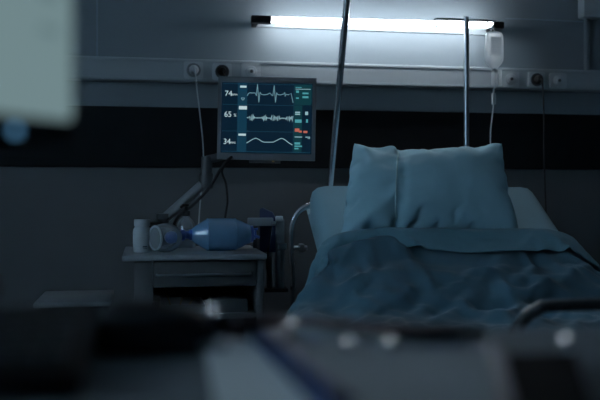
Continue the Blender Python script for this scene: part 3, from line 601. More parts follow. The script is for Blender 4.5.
# cloth shapes: point rows, packed
def unpack(cols):
    out = []
    for col in cols:                    # half-millimetre steps from point to point
        acc = 0; c = []
        for d in col:
            acc += d; c.append(acc / 2000)
        out.append(c)
    return [Vector(p) for p in zip(*out)]
PILLOW = [
[-457,3,3,4,4,5,6,7,11,-9,-3,0,2,4,5,7,-10,-3,-2,1,0,0,0,0,6,11,-11,-8,-5,-4,-2,-2,0,-1,6,-9,-6,-4,-4,-4,-3,-3,28,-5,8,-3,0,0,1,2,3,2,6,12,-3,8,10,-4,-8,
-2,-3,-1,-1,2,5,-12,-6,-1,-2,1,2,5,7,-9,1,-9,-4,-3,-2,-2,-2,0,-6,5,28,-4,-6,5,-3,0,1,1,1,3,4,9,2,13,2,-8,-4,0,-4,-2,-1,3,3,-11,-3,-1,-1,1,4,6,4,-10,-4,
-4,-2,0,-4,-3,-2,-2,5,5,27,-3,-5,-6,0,0,0,1,1,0,2,4,11,11,-6,-4,-2,1,-4,1,-4,4,-6,-5,2,-3,0,2,4,4,4,-10,-4,-1,0,-2,-4,-3,-1,5,5,4,27,-3,-4,-6,-5,-1,0,1,
1,-1,1,2,6,14,-1,-7,-3,-1,-2,3,-7,-2,-2,-2,2,-2,1,1,4,6,1,-9,-2,0,-1,-2,-3,-2,5,5,1,8,26,-3,-4,-5,-5,-5,-1,1,1,0,1,-2,3,12,3,-7,-3,-2,-1,3,-6,-4,-2,-1,
0,0,2,1,3,6,-5,-4,0,2,-1,-3,-3,4,6,1,5,7,26,-2,-4,-5,-5,-6,-4,0,1,0,-1,-2,-1,5,10,-3,-4,-3,-2,0,1,-6,-2,-1,0,2,2,1,5,-4,-2,1,1,1,-2,-2,3,5,3,2,7,5,26,-2,
-3,-5,-5,-5,-6,-3,1,0,-2,-1,-4,1,5,6,-5,-4,-2,-1,0,-1,1,-3,0,1,1,3,-2,-1,1,3,1,1,-1,0,5,3,3,2,7,5,27,-6,-5,0,-4,-5,-5,-5,-2,1,-1,-3,-2,-2,0,7,-3,-4,-2,
0,2,0,-2,-1,0,2,-1,0,1,1,2,2,0,2,0,3,4,2,0,6,7,3,26,-13,1,-1,-2,-3,-4,-5,-3,-2,1,-3,-3,-2,-2,0,3,-4,-1,1,0,-1,1,-1,0,1,2,-1,1,2,2,1,2,0,3,4,2,0,4,5,7,2,
24,-15,-1,-1,-1,0,-3,-2,-5,-3,0,-2,-3,-1,-3,-2,-2,0,0,2,-1,0,1,0,0,2,-1,0,2,2,1,2,1,3,4,2,1,3,2,6,6,0,24,-13,-1,-2,-1,-2,-1,-4,-3,-3,0,-2,-2,-3,0,-3,-1,
-2,0,0,1,0,0,2,-1,1,0,2,0,2,2,1,3,4,3,2,2,2,1,8,2,-2,15,2,-1,-2,-2,-1,-2,-3,-3,-3,-2,-2,-2,-2,-3,0,-2,-1,0,0,-1,1,0,0,1,1,0,1,1,2,2,2,3,4,3,2,3,2,0,6,-5,
-2,23,4,-3,0,-3,-1,-1,-3,-2,-3,-3,-3,-3,-1,-4,-1,-1,-1,1,-1,-1,1,0,0,1,1,1,1,0,2,3,3,3,4,2,3,2,2,1,0,0,-1,22,4,-3,1,-2,-2,-1,-2,-3,-3,-3,-3,-3,-3,-2,-2,
0,-1,-2,-1,1,0,0,1,0,2,2,0,0,2,3,3,3,4,3,3,2,1,3,-2,1,-2,23,4,-3,0,-1,-1,-1,-3,-3,-3,-3,-4,-3,-3,-2,0,-2,-1,-1,-2,0,0,1,0,1,2,2,-1,1,2,4,3,3,3,3,4,2,2,
2,-3,-3,1,22,4,0,0,-1,-1,-1,-2,-3,-4,-6,-1,-3,-3,-3,0,-1,-1,-1,-2,-1,0,0,1,2,2,0,-1,2,3,3,3,1,4,5,4,2,2,2,-3,-4,1,13,6,8,0,-1,-1,-1,-2,-3,-5,-7,-2,-1,-3,
-2,-3,2,-2,-1,-2,-1,0,1,1,2,1,-2,1,3,3,3,1,1,5,5,5,2,1,2,-2,-5,-13,26,8,5,-2,-7,1,7,-3,-4,-4,-7,-4,-2,2,-3,-2,-2,2,-1,-2,-2,0,1,1,3,-3,0,2,4,0,2,5,0,5,
1,7,2,1,1,-1,-4,-14,28,0,-1,0,1,0,7,-7,-3,-2,-2,-3,-2,-2,-2,1,-2,0,0,-1,0,-1,1,1,-1,0,1,1,1,3,2,3,2,0,5,4,-4,-3,-2,-1,0,-1,28,0,-1,1,0,-1,0,0,-2,-1,-3,
-2,-3,-4,-1,2,-2,-1,0,0,0,0,0,0,0,0,1,-1,3,2,2,2,2,1,2,0,1,-1,-1,-1,0,-1,29,-3,1,-5,4,-2,-7,-1,-1,4,-6,-1,3,-4,0,-2,0,0,2,0,-2,2,0,0,-1,-2,3,-2,4,-2,0,
2,6,-3,4,-5,0,5,-4,1,2,3,28,-2,-2,-3,-3,-3,-2,-1,-1,-1,0,2,1,-2,-2,0,0,0,2,-1,-1,1,1,-1,-1,-1,0,0,2,-1,0,1,4,-4,0,-1,2,2,2,2,2,2,29,-2,-3,-2,-3,-3,-2,-1,
-1,-1,0,-1,0,0,0,0,0,0,1,-1,0,0,2,-2,0,-1,0,0,0,0,0,0,0,0,1,0,2,2,2,2,1,1,28,-9,3,0,-1,-2,-3,-1,-1,-1,0,-1,0,0,0,0,0,0,1,-1,0,0,1,-1,0,-1,0,0,0,0,0,0,0,
0,1,0,1,2,3,1,0,0,18,-4,1,2,4,0,-2,-1,-1,-1,0,-1,0,0,0,0,0,0,1,-1,0,0,1,-1,0,-1,0,0,0,0,0,0,0,0,0,1,1,2,1,-4,-1,0,20,0,2,1,4,-1,-1,0,0,-1,0,-1,0,0,0,0,
0,0,0,1,0,0,0,0,-1,0,-1,0,0,0,0,0,0,0,0,1,1,-2,1,0,-1,-1,21,-2,-1,6,1,-1,-1,-1,-1,0,3,0,0,0,0,0,0,1,0,0,0,0,0,0,-1,0,0,0,-1,0,0,0,0,0,0,0,1,-1,-2,0,0,0,
22,-2,-1,0,0,1,0,0,0,1,2,2,0,0,0,0,0,1,0,0,0,0,0,0,-1,0,0,0,-1,0,0,0,0,0,0,-1,0,-1,0,0,0,0,22,-3,0,-1,0,1,0,0,1,1,1,2,1,0,0,0,1,0,0,0,0,0,0,0,0,-1,0,0,
0,-1,0,0,0,0,0,-1,0,-1,0,0,0,0,21,-2,-1,0,0,0,0,1,1,1,1,1,2,0,0,1,0,0,0,0,0,0,0,0,0,-1,0,0,0,-1,0,0,0,0,0,-1,0,-1,0,-1,1,0,16,3,0,-1,0,0,0,1,1,1,1,1,2,
0,0,1,0,0,0,0,0,0,0,0,0,-1,0,0,0,0,-1,0,0,0,-1,-1,-2,-1,1,2,0,0,13,6,0,-1,0,0,0,1,1,1,1,1,1,1,0,1,0,0,0,0,0,0,0,0,0,0,-1,0,0,-1,0,-2,2,-3,0,0,-1,-4,2,3,
1,0,13,1,1,2,1,-2,1,2,1,1,1,1,1,1,1,0,0,0,0,0,0,0,0,0,0,0,-1,0,0,-1,0,-2,1,-2,-3,-1,-1,-1,3,1,1,1,14,1,1,2,0,-2,2,2,1,1,1,1,1,1,0,1,0,0,0,0,1,0,-1,0,0,
0,0,-1,0,-1,-2,-1,-1,-2,-1,-1,0,-1,0,0,1,0,14,1,2,1,2,1,2,2,1,1,1,1,1,1,0,1,0,0,0,1,0,0,-1,0,0,0,0,-1,0,-1,-2,-1,-1,-2,-1,-1,0,-1,0,0,0,1,13,1,2,2,2,1,
2,2,1,1,1,1,1,1,0,1,0,0,1,0,0,0,0,-1,0,0,0,-1,0,-1,-2,-2,0,-2,-1,-1,0,-1,0,-1,0,2,13,1,2,2,1,2,2,2,1,1,1,1,1,1,0,1,0,0,1,0,0,0,0,-1,0,0,0,-1,-1,-1,-1,-1,
-1,-2,-1,-1,0,-1,0,-1,0,0,15,1,1,1,2,3,1,-2,0,5,3,1,1,1,1,0,0,0,1,0,0,0,0,-1,0,0,0,-1,-1,-1,-2,0,-2,0,-2,0,-1,-1,0,-1,0,-1,16,1,1,1,2,1,1,0,0,3,4,2,1,1,
0,1,0,1,0,0,0,0,0,-1,0,0,-1,0,-1,-2,-1,-1,-1,-1,-1,0,-1,-1,0,-1,0,-1,16,1,1,1,0,0,2,0,1,2,5,3,1,-1,2,1,1,-1,1,0,0,0,0,-1,0,0,-1,0,-1,-2,-1,-1,-1,-1,-1,
-1,0,-1,0,-1,0,-1,16,1,1,0,1,0,1,1,1,2,2,5,1,0,2,1,0,0,0,1,0,0,-1,0,0,0,-1,0,-1,-2,-1,-1,-2,-1,0,-1,0,0,-1,0,-1,-1,16,1,1,-1,0,2,1,1,1,1,2,3,2,2,2,0,1,
0,0,0,0,1,-1,0,0,0,-1,0,-1,-2,-1,-1,-2,0,-2,0,0,-1,0,-1,-1,0,16,1,0,0,0,2,1,-1,2,2,2,3,2,2,1,1,0,1,0,0,0,0,0,0,0,0,-1,-1,0,-1,-2,-1,-1,-2,-1,0,-3,0,-1,
-1,-1,3,15,1,0,1,0,-3,2,2,3,2,2,3,2,1,2,0,1,1,0,0,0,0,0,0,0,-1,0,-1,-1,-1,-1,-1,-1,-2,-2,-1,-2,-1,-1,-1,-1,5,14,0,0,0,0,0,2,2,3,2,2,2,2,2,1,1,1,0,1,0,0,
0,0,0,-1,0,0,-1,-1,-1,-1,-1,-1,-2,-2,-1,-2,-2,-1,-1,0,3,6,0,0,2,3,5,2,2,3,2,2,2,2,1,2,1,0,1,0,0,1,-1,0,0,0,0,-1,0,-1,-1,-1,-2,0,-2,-2,-1,-2,-2,-1,-1,0,
1,4,1,1,3,3,3,3,4,2,2,3,2,2,1,1,1,1,0,1,0,0,0,0,0,0,0,-1,0,-1,-1,-1,-2,-1,-1,-2,-1,-2,-2,-1,-1,0,0,4,1,1,4,3,2,4,4,2,2,3,2,1,1,2,0,1,1,1,0,0,0,0,-1,0,0,
0,-1,0,-1,-1,-2,-1,-1,-2,-2,-1,-2,-1,-1,-3,3,3,1,1,3,3,3,4,5,0,4,2,2,2,1,1,1,1,0,1,0,0,0,0,0,0,0,-1,0,-1,0,-1,-2,-1,-2,-1,-2,-1,-2,-1,-1,-8,7,4,0,1,3,3,
3,4,3,3,3,3,1,2,1,1,1,1,1,0,1,0,0,-1,0,0,0,0,-1,0,-1,-1,-1,-1,-3,-1,-2,-2,0,-4,-3,-4,-1,13,-1,2,2,4,3,4,3,3,3,2,2,1,1,1,1,1,1,1,0,-1,1,-1,0,-1,1,0,0,-1,
-1,0,-1,-2,-2,-3,-2,0,-1,-3,-6,-1,-4,16,-2,2,3,3,4,4,3,3,2,2,2,1,1,1,1,0,2,0,0,-1,1,0,0,-2,1,0,1,0,-2,0,-1,-1,-2,-3,-3,-3,-2,-3,-2,0,-4,12,2,2,3,3,4,3,
4,2,3,1,1,1,1,1,1,1,-6,4,2,0,0,1,0,-2,1,0,0,-3,4,-1,-1,-1,-1,-3,-3,-3,-2,-3,-2,-2,-3,12,3,2,2,4,4,3,3,3,1,1,1,1,1,1,0,-2,-8,5,4,1,1,1,0,-1,0,-2,1,-4,5,
1,0,-1,-1,-2,-3,-3,-3,-2,-2,-2,-4,12,4,1,3,4,4,3,3,2,0,1,1,1,0,0,-2,-3,-9,6,4,3,2,0,1,0,-1,-2,1,-3,-2,8,0,0,-1,-1,-2,-3,-2,-2,-3,-2,-4,11,2,3,4,4,3,4,2,
0,0,1,1,0,0,-1,-3,-4,-10,3,4,8,2,1,1,0,0,-1,-2,-9,5,7,2,0,0,0,-1,-3,-3,-3,-3,-4,1,10,2,4,4,4,3,3,0,-1,0,0,1,0,-1,-2,-3,-4,-7,-7,9,9,3,2,1,-1,0,-1,-3,-10,
8,7,2,1,1,1,1,-2,-3,-4,-4,-2,-2,12,3,3,4,4,3,0,0,-1,-1,0,0,-1,-1,-2,-3,-5,-6,-10,10,10,3,2,1,0,-1,-1,-3,-5,-6,15,4,2,2,2,1,1,-3,-3,-4,-3,-1,11,3,4,4,3,
1,-1,-1,-1,-1,-1,-1,-2,-5,1,-2,-5,-5,-6,-6,18,4,2,2,-1,0,-1,-6,-5,-5,15,5,5,4,1,3,2,-1,-3,-3,-3,-2,11,4,4,3,1,-1,-2,-1,-2,-2,-2,-3,-2,-3,-4,-6,-12,-2,-7,
8,16,2,1,-2,6,-2,-4,-12,-4,7,14,5,4,0,9,3,3,2,-1,-2,-4,-2,12,3,4,0,-1,-3,-2,-2,-3,-3,-3,-3,-3,-4,-5,-11,-14,-5,9,12,9,0,-4,1,8,-4,-4,-15,8,9,3,9,2,0,9,
6,4,5,3,0,-3,-3,12,4,-2,-3,-3,-2,-3,-3,-4,-4,-3,-4,-4,-5,-6,-15,-14,11,9,5,5,0,-3,4,2,-15,7,-2,-6,15,7,4,4,-2,10,6,5,6,5,5,2,-4,12,-4,-4,-4,-4,-4,-4,-3,
-4,-4,-5,-4,-5,-5,-8,-19,8,4,1,-5,10,4,2,0,-2,-7,-17,15,9,9,3,4,4,4,-2,10,7,6,7,6,6,5,-1251,2,4,5,5,6,8,10,-7,-1,-7,-4,-3,-1,0,0,3,4,8,-1,0,0,2,7,11,-9,
-9,-7,-5,-3,-3,2,-8,-4,-3,-2,-1,0,0,-6,28,-6,0,5,5,6,7,10,-6,-5,-4,-2,-3,-2,0,0,2,3,5,6,0,-3,3,8,11,-9,-8,-9,-5,-1,-6,-3,-4,-1,-2,-1,-1,-1,-1,6,27,-6,-6,
1,3,5,6,12,-6,-4,-3,-3,-2,-2,-1,0,1,2,4,7,2,-4,3,9,10,-3,-9,-9,-9,-2,-3,-3,-2,-1,-1,-1,-1,0,5,5,27,-5,-7,-4,-1,1,6,13,-6,-2,-3,-2,-2,-2,0,0,0,1,3,4,5,-3,
2,12,2,3,-11,-8,-6,-3,-2,-1,-1,-1,-1,-1,-1,5,5,5,26,-4,-6,-6,-4,-1,0,12,-3,-2,-2,-1,-1,-1,0,0,0,-2,2,4,4,-1,1,7,11,-9,-1,-9,-5,-3,0,0,0,-2,-2,0,5,5,5,4,
25,-4,-4,-6,-5,-4,-1,-1,10,-4,-3,-2,-1,0,1,0,-2,-1,0,3,3,4,0,3,11,-1,-10,-4,-5,-2,1,1,-1,-2,-1,3,6,5,5,3,25,-3,-4,-5,-6,-5,-4,-1,-1,6,-2,-4,1,-1,0,1,-2,
-1,0,2,3,2,-1,2,4,9,-9,-5,-3,-1,2,-1,0,2,-1,4,5,5,4,3,26,-4,-3,-5,-6,-6,-4,-3,-1,-2,0,0,2,-1,1,-1,0,-2,-1,2,3,0,-2,3,5,9,-10,-4,-1,0,0,0,4,3,-1,4,5,4,3,
3,25,-3,-3,-5,-5,-6,-5,-3,-3,-1,-1,0,0,0,3,-3,0,0,-2,0,1,1,3,-1,4,8,-9,0,-2,-1,1,2,4,3,1,1,5,5,3,2,25,-3,-3,-3,-5,-5,-6,-4,-2,-2,-2,0,0,-1,2,-1,-1,0,-1,
0,2,3,1,-4,3,6,-7,1,-2,0,2,2,3,2,4,2,4,6,2,0,26,-3,-3,-3,-3,-5,-6,-3,-3,-2,-2,-2,0,0,-1,0,0,0,-1,3,3,2,-2,-5,1,5,-5,2,-2,2,2,3,3,3,3,3,4,4,-1,-1,25,-2,
-2,-3,-2,-3,-4,-4,-3,-3,-2,-1,-1,0,-1,0,-1,0,0,3,4,0,-5,-2,0,0,1,1,1,2,2,3,3,4,3,2,-1,-1,0,0,28,-4,-3,-2,-2,-2,2,-3,-4,-3,-2,-1,-1,-1,-1,0,-1,0,0,4,3,-2,
-5,0,-1,2,0,1,2,2,3,3,3,3,3,1,1,-1,-2,1,22,-2,-1,-1,-1,-1,1,-3,-3,-3,-2,-2,-2,-1,-1,0,-1,0,1,4,1,-4,-2,-1,1,0,0,2,2,3,3,3,4,3,2,-1,1,-1,0,2,20,-5,-2,-2,
1,3,-2,1,-3,-3,-3,-2,-2,-2,-1,0,0,0,0,4,0,-4,-1,0,0,1,0,2,3,3,3,3,3,3,3,-2,0,1,0,2,14,-3,-1,0,2,1,0,0,-5,0,-3,-3,-2,-2,-2,0,0,0,1,4,-2,-3,-1,0,1,1,0,2,
3,3,3,3,2,0,7,-2,-1,2,1,1,10,0,1,-1,3,0,1,-2,-6,-2,-2,1,-3,-1,-2,-2,0,0,1,4,-4,-1,0,0,2,-2,2,3,3,3,2,2,1,-1,8,1,-2,-5,-7,0,27,0,0,-2,4,0,-3,1,-6,-3,-2,
0,1,-1,-2,-2,-1,0,0,4,-4,0,0,1,-2,2,2,3,-1,1,6,1,1,-3,8,0,-2,-7,1,-1,26,-1,0,0,1,1,-1,-3,-3,-2,-1,-1,-1,1,-3,0,-2,0,0,2,-2,0,0,-1,0,2,1,1,1,2,0,1,0,2,0,
1,0,0,0,0,26,-1,0,0,1,-1,-1,-1,-3,-2,-2,0,-1,-1,-1,-1,-1,0,0,0,0,0,-1,0,1,1,1,1,1,1,1,1,1,0,1,0,0,1,0,0,27,-2,-2,-2,-1,0,2,-5,2,-5,3,-1,-1,-4,2,0,-3,0,
2,-1,1,-1,-1,1,-1,2,-2,4,2,-4,3,-4,0,5,-4,1,5,-4,-1,2,33,-3,0,-2,-1,-1,-2,-2,-1,-1,0,2,-3,-1,0,1,-2,0,1,0,1,-1,-1,0,0,-1,0,1,3,-4,0,1,-2,0,0,2,3,-4,2,4,
30,0,-1,-1,-1,-1,-2,-2,-1,-1,-1,1,-2,0,0,0,-1,0,1,0,0,-1,0,0,0,-1,0,0,2,-3,0,-1,0,0,0,0,0,1,3,4,30,0,-1,-1,-1,-1,-2,-2,-1,-1,-1,-1,0,0,0,-1,0,0,1,0,0,-1,
0,0,0,-1,0,0,-1,0,-1,0,0,0,0,0,0,0,4,2,31,1,-1,-1,-1,-1,-2,-2,-1,-1,-1,-1,0,0,0,0,0,0,0,0,0,0,-1,0,0,-1,0,0,-1,0,0,-1,0,0,0,0,0,0,1,0,34,1,0,0,-1,-1,-2,
-2,-1,-1,-1,-1,0,0,0,0,0,0,0,0,0,0,-1,0,0,0,-1,0,-1,0,0,-1,0,0,0,0,0,0,0,-1,24,-2,0,8,2,1,-1,-1,-1,-1,-1,-1,0,0,0,0,0,0,0,0,0,0,0,-1,0,0,-1,0,-1,0,0,-1,
0,0,0,0,0,0,0,-1,20,0,2,1,2,4,-1,-2,4,-1,-1,-1,0,0,0,0,0,0,0,0,0,0,0,-1,0,0,-1,0,0,-1,0,-1,0,0,0,0,-1,1,0,-1,20,0,1,1,1,-1,-1,4,4,0,-1,-1,0,0,0,0,0,0,0,
0,0,0,0,0,-1,0,-1,0,0,-1,0,0,-1,0,0,-1,0,1,-1,0,20,0,-4,-4,2,2,3,5,4,0,-2,1,0,0,0,0,0,0,0,0,0,0,0,0,-1,0,0,-1,0,-1,0,0,-1,0,0,-1,0,0,0,0,15,-1,0,-3,2,2,
2,3,7,0,-1,1,0,0,0,0,0,0,0,0,0,0,0,0,-1,0,0,-1,0,-1,0,0,0,-1,0,-1,0,0,-2,1,15,-1,-2,0,1,2,1,2,2,3,4,1,0,0,0,0,0,0,1,0,-1,0,0,0,0,-1,0,-1,0,0,-1,0,0,0,-1,
0,-1,-2,0,1,9,0,1,1,2,1,2,2,2,3,0,3,2,0,0,0,1,0,0,0,0,-1,0,0,0,-1,0,-1,0,0,-1,0,0,0,-1,0,-1,-1,-2,1,8,2,1,1,1,2,2,2,1,3,1,1,1,3,0,0,1,0,0,0,0,-1,0,0,0,
-1,0,0,-1,0,-1,0,0,0,-1,0,-1,-1,-3,-2,12,2,1,1,2,1,2,2,1,3,1,1,1,2,1,1,0,0,0,0,0,-1,0,0,0,0,-1,0,-1,0,0,-1,0,0,-1,0,-2,-1,-2,-2,12,0,0,3,3,1,2,2,2,1,1,
2,1,1,2,1,0,0,0,0,0,0,0,-1,0,0,-1,0,-1,0,0,-1,0,0,-1,-1,-1,-1,-2,-2,12,0,0,2,1,1,3,3,3,1,1,2,1,1,1,1,1,0,0,0,0,0,0,-1,0,0,-1,0,-1,0,0,0,-1,-1,-1,0,-1,-2,
-2,-1,12,0,0,1,2,1,2,4,2,2,2,1,1,1,1,1,1,0,0,0,0,0,0,-1,0,0,-1,0,-1,-1,1,-1,-1,0,-1,-1,-1,-1,-2,-1,12,0,0,1,1,2,1,4,3,2,0,3,1,1,1,1,0,1,0,0,0,0,0,0,-1,
0,-1,0,-1,-1,0,-2,-1,-1,-2,0,2,-1,-2,-1,11,-1,2,1,1,0,3,2,5,1,1,3,1,1,1,1,0,0,1,0,0,0,0,0,-1,0,-1,0,-1,-1,-2,-2,-1,-2,-1,3,0,-1,-2,-1,12,-1,2,1,1,0,2,2,
2,3,3,1,2,2,1,1,0,0,0,1,0,0,0,0,-1,0,-1,0,-1,-1,-2,-2,-2,-2,-1,-1,0,-1,0,-1,14,0,-1,1,2,2,2,2,2,3,2,2,2,2,1,0,1,0,0,0,1,0,0,0,-1,0,0,-2,0,-3,0,-3,-2,-1,
-1,-1,-1,0,0,-1,15,-1,-2,1,3,2,2,2,2,3,2,2,2,2,0,1,0,1,0,0,0,1,0,-1,0,0,-1,-1,-1,-2,-1,-3,-1,-1,-1,-1,-1,0,0,-1,14,-2,-1,2,3,2,2,2,2,3,2,2,2,1,1,0,1,0,
1,0,0,0,0,0,0,0,-1,-1,-1,-2,-2,-2,-2,-2,1,-2,-1,0,0,0,14,-4,1,2,2,2,2,3,2,3,2,1,2,1,1,1,0,1,0,1,0,0,0,0,0,-1,0,-1,-2,-1,-2,-2,-2,-2,0,-2,1,-1,-1,0,6,3,
3,2,2,2,2,3,2,3,1,2,2,1,1,1,0,1,0,0,0,0,1,-1,0,0,-1,-1,-1,-1,-2,-2,-2,-2,-2,0,0,0,-1,-2,6,5,3,2,2,2,2,3,2,2,2,2,1,1,1,1,1,1,0,0,0,0,0,0,0,-1,0,-1,-1,-2,
-1,-2,-2,-2,-2,-2,2,-1,-2,-1,7,2,3,2,3,3,3,2,3,2,2,2,1,1,1,1,0,1,0,1,0,0,0,0,-1,0,-1,-1,-1,-1,-2,-1,-2,-2,-2,-3,-6,-1,1,2,10,2,3,2,2,4,3,2,3,2,2,1,1,1,
1,1,1,1,0,0,1,-1,0,0,0,0,-1,-1,-1,-1,-2,-1,-2,-3,-2,-3,-5,-2,3,1,6,1,3,4,5,4,1,4,2,3,1,2,1,1,0,1,1,1,0,1,-3,3,-1,0,0,0,-1,-1,-1,-1,-1,-2,-2,-3,-3,-3,-4,
-1,-4,0,14,0,3,4,5,3,3,4,2,2,2,1,1,1,1,1,0,1,0,0,-4,4,0,0,0,0,-1,0,-1,-1,-2,-2,-1,-3,-3,-3,-4,-3,-3,-1,14,1,3,5,4,3,3,4,3,1,2,1,1,1,1,0,1,0,-1,-1,-1,-4,
6,1,0,0,0,0,-1,-1,-1,-2,-2,-3,-2,-4,-3,-3,-3,-2,13,3,3,4,4,4,3,4,2,1,1,1,1,1,1,0,1,-1,-1,-1,-2,-6,7,3,1,0,0,0,-1,0,-1,-1,-3,-2,-3,-3,-3,-4,-3,-2,13,3,4,
4,4,4,3,3,2,1,1,1,1,0,0,-2,2,0,-1,-2,-3,-7,8,3,3,1,0,0,0,-1,0,-1,-2,-2,-3,-3,-3,-4,-3,-2,13,3,3,4,4,4,4,2,1,1,1,1,0,0,0,-4,4,-1,-1,-3,-3,-7,6,5,3,2,1,1,
-2,1,0,-1,0,-2,-3,-3,-3,-4,-3,-3,13,3,4,4,4,4,2,2,1,0,1,1,0,-2,1,-2,-2,-11,6,1,-2,-7,6,4,4,3,-1,-3,6,0,-1,1,0,0,-2,-3,-4,-3,-4,-3,14,3,4,4,4,3,0,1,1,-1,
2,1,-1,-1,-2,-3,-5,-12,7,3,1,-6,3,5,2,1,-9,10,4,2,1,1,0,1,0,-2,-4,-3,-4,-3,13,4,4,4,3,1,1,0,-3,3,0,0,-1,-2,-2,-2,-12,-11,6,7,3,0,-4,6,0,-2,-10,12,6,3,3,
2,1,2,0,0,-3,-3,-4,-3,12,4,5,3,1,0,1,-3,0,1,-3,-4,4,-2,-2,-4,-7,-8,-12,11,7,4,1,1,-2,-3,-12,13,9,3,4,3,3,2,1,1,-1,-2,-4,-4,13,4,4,1,-1,-1,-1,-1,-2,-2,-8,
3,2,-4,-4,-7,-13,5,-4,-6,12,6,2,0,-1,-3,-13,12,13,3,3,2,6,3,3,2,1,0,-3,-4,12,5,0,-1,-2,-2,-2,-2,-3,-3,-8,2,-2,-13,3,-10,-10,10,0,-3,-2,13,1,1,0,-1,-7,-6,
21,4,5,4,1,7,5,2,3,3,0,-3,12,-1,-3,-2,-3,-4,-5,-1,-3,-3,-3,-4,-6,-15,3,-3,-12,10,1,2,-5,11,1,1,-1,-13,-8,15,14,4,4,5,4,4,0,10,5,4,4,3,],
[-480,24,24,23,24,23,24,23,21,22,24,24,24,24,23,23,22,23,24,24,24,24,24,24,23,21,20,23,23,24,24,23,24,24,24,22,23,24,24,23,24,24,-948,14,23,23,24,24,24,
24,24,24,23,21,24,23,22,23,23,24,23,24,24,24,24,20,24,23,24,24,24,24,22,22,24,22,24,24,24,24,24,24,23,15,-932,11,16,23,24,24,24,24,24,24,23,22,24,20,24,
22,24,24,24,24,24,24,23,21,24,24,24,24,24,23,23,22,23,24,24,24,24,23,24,24,17,12,-915,9,13,17,24,24,24,25,24,24,24,23,21,21,23,24,24,24,23,25,23,24,23,
23,24,24,24,24,23,24,23,22,24,23,24,24,24,24,24,19,13,12,-899,8,11,15,19,24,24,24,24,24,24,24,23,20,24,22,24,24,24,24,23,24,24,24,24,24,24,24,23,23,24,
22,24,24,24,24,24,24,20,15,6,17,-882,7,10,13,16,21,24,24,24,24,24,24,24,20,24,23,23,24,24,24,23,24,24,24,24,24,24,24,24,22,24,23,24,24,25,24,24,22,15,6,
16,12,-865,7,9,12,14,18,22,24,24,24,24,24,23,24,21,24,23,24,24,24,24,23,24,24,24,24,24,24,23,24,24,24,24,24,24,24,23,17,10,7,20,8,-847,6,8,11,13,16,19,
23,24,24,24,24,23,24,23,23,23,24,24,24,24,24,24,24,24,24,24,23,24,24,24,24,23,24,24,25,18,13,9,8,21,6,-830,11,11,6,9,13,17,21,24,24,24,23,23,24,24,23,23,
24,24,24,24,24,24,24,24,24,24,24,24,24,23,24,24,24,24,21,15,8,7,15,21,2,-808,17,6,7,8,9,12,18,22,24,24,24,23,24,23,24,24,23,24,24,24,24,24,24,24,24,24,
24,24,24,24,24,24,24,22,17,11,5,18,18,13,-2,-785,20,7,7,7,7,11,12,15,24,24,24,23,24,23,24,24,24,24,23,24,25,24,24,24,23,24,25,23,24,24,24,24,23,19,13,8,
13,13,23,6,-4,-761,4,20,9,8,8,9,14,13,12,25,23,24,23,24,24,24,24,24,24,24,24,24,24,24,24,24,24,24,24,24,23,24,21,15,11,14,11,22,14,-2,-7,-725,-16,19,12,
9,9,10,10,12,13,23,24,23,24,23,24,24,24,24,24,24,24,24,24,24,24,24,24,25,23,24,23,22,19,12,16,12,16,24,1,-10,-7,-698,-23,10,16,7,11,12,15,10,14,21,23,23,
24,23,24,24,24,24,24,24,24,24,25,23,24,24,24,24,24,23,23,20,17,16,14,14,20,20,-13,-2,-3,-692,-23,3,16,8,11,13,15,17,12,19,22,24,23,24,24,24,24,23,24,24,
25,24,24,24,23,24,24,24,23,23,22,16,17,17,16,19,18,18,-2,-12,-7,-683,-21,-6,15,9,13,14,14,16,16,19,22,22,24,23,24,24,24,24,24,24,24,24,24,24,23,23,24,24,
23,22,20,20,18,16,16,16,16,20,6,-3,-12,-702,-3,-14,10,12,14,14,16,17,19,22,17,21,23,23,24,24,24,24,23,24,24,24,24,23,23,24,24,23,22,21,20,14,19,21,18,16,
16,16,10,3,-24,-713,-1,1,12,12,13,17,17,18,21,22,19,15,21,23,24,24,24,24,22,24,24,24,24,22,24,23,24,22,22,19,15,15,20,22,19,16,15,15,13,11,-8,-742,9,11,
14,16,12,8,17,19,20,23,19,18,15,20,23,24,23,24,23,23,24,24,23,22,23,25,19,24,17,19,20,11,21,17,20,17,15,14,14,13,9,-749,21,14,13,11,12,7,19,18,19,19,15,
20,19,19,17,23,23,24,23,23,23,23,23,23,24,21,19,20,22,17,16,17,13,19,18,12,13,13,14,13,27,-747,15,14,14,15,17,15,15,16,15,17,16,18,14,20,22,22,23,23,23,
23,23,23,23,23,23,21,23,15,17,17,16,16,15,16,15,17,16,17,17,16,21,-749,9,16,8,19,16,9,16,17,19,14,19,23,14,23,19,24,24,23,24,23,22,24,24,24,23,22,23,14,
22,20,17,11,20,13,20,17,13,21,15,14,13,-748,6,8,11,12,14,15,16,16,17,19,22,21,19,18,23,24,24,23,24,24,24,22,24,24,24,24,23,17,22,19,19,13,21,17,17,16,16,
13,12,9,10,-738,6,7,9,11,14,15,15,15,18,17,19,20,21,23,23,24,24,23,24,24,24,23,24,24,24,24,23,22,20,20,20,18,16,16,15,13,13,15,9,7,8,-719,13,2,5,6,11,13,
15,15,17,18,19,21,22,21,24,23,24,24,24,24,24,23,24,24,24,24,23,22,21,20,20,18,17,15,16,14,12,10,6,4,6,-688,10,4,3,-1,8,10,12,13,16,19,19,21,22,22,23,24,
24,24,24,24,24,23,25,24,24,23,23,22,21,21,19,19,18,17,14,12,7,6,-1,3,6,-685,15,18,8,-1,9,9,10,10,10,19,19,21,22,23,23,24,24,24,24,24,24,24,24,24,24,24,
22,22,21,21,20,19,18,17,11,9,0,6,7,8,12,-693,9,12,17,13,10,10,10,10,11,4,20,22,22,22,24,24,24,24,24,24,25,23,25,23,24,24,22,22,22,21,20,19,18,16,5,8,10,
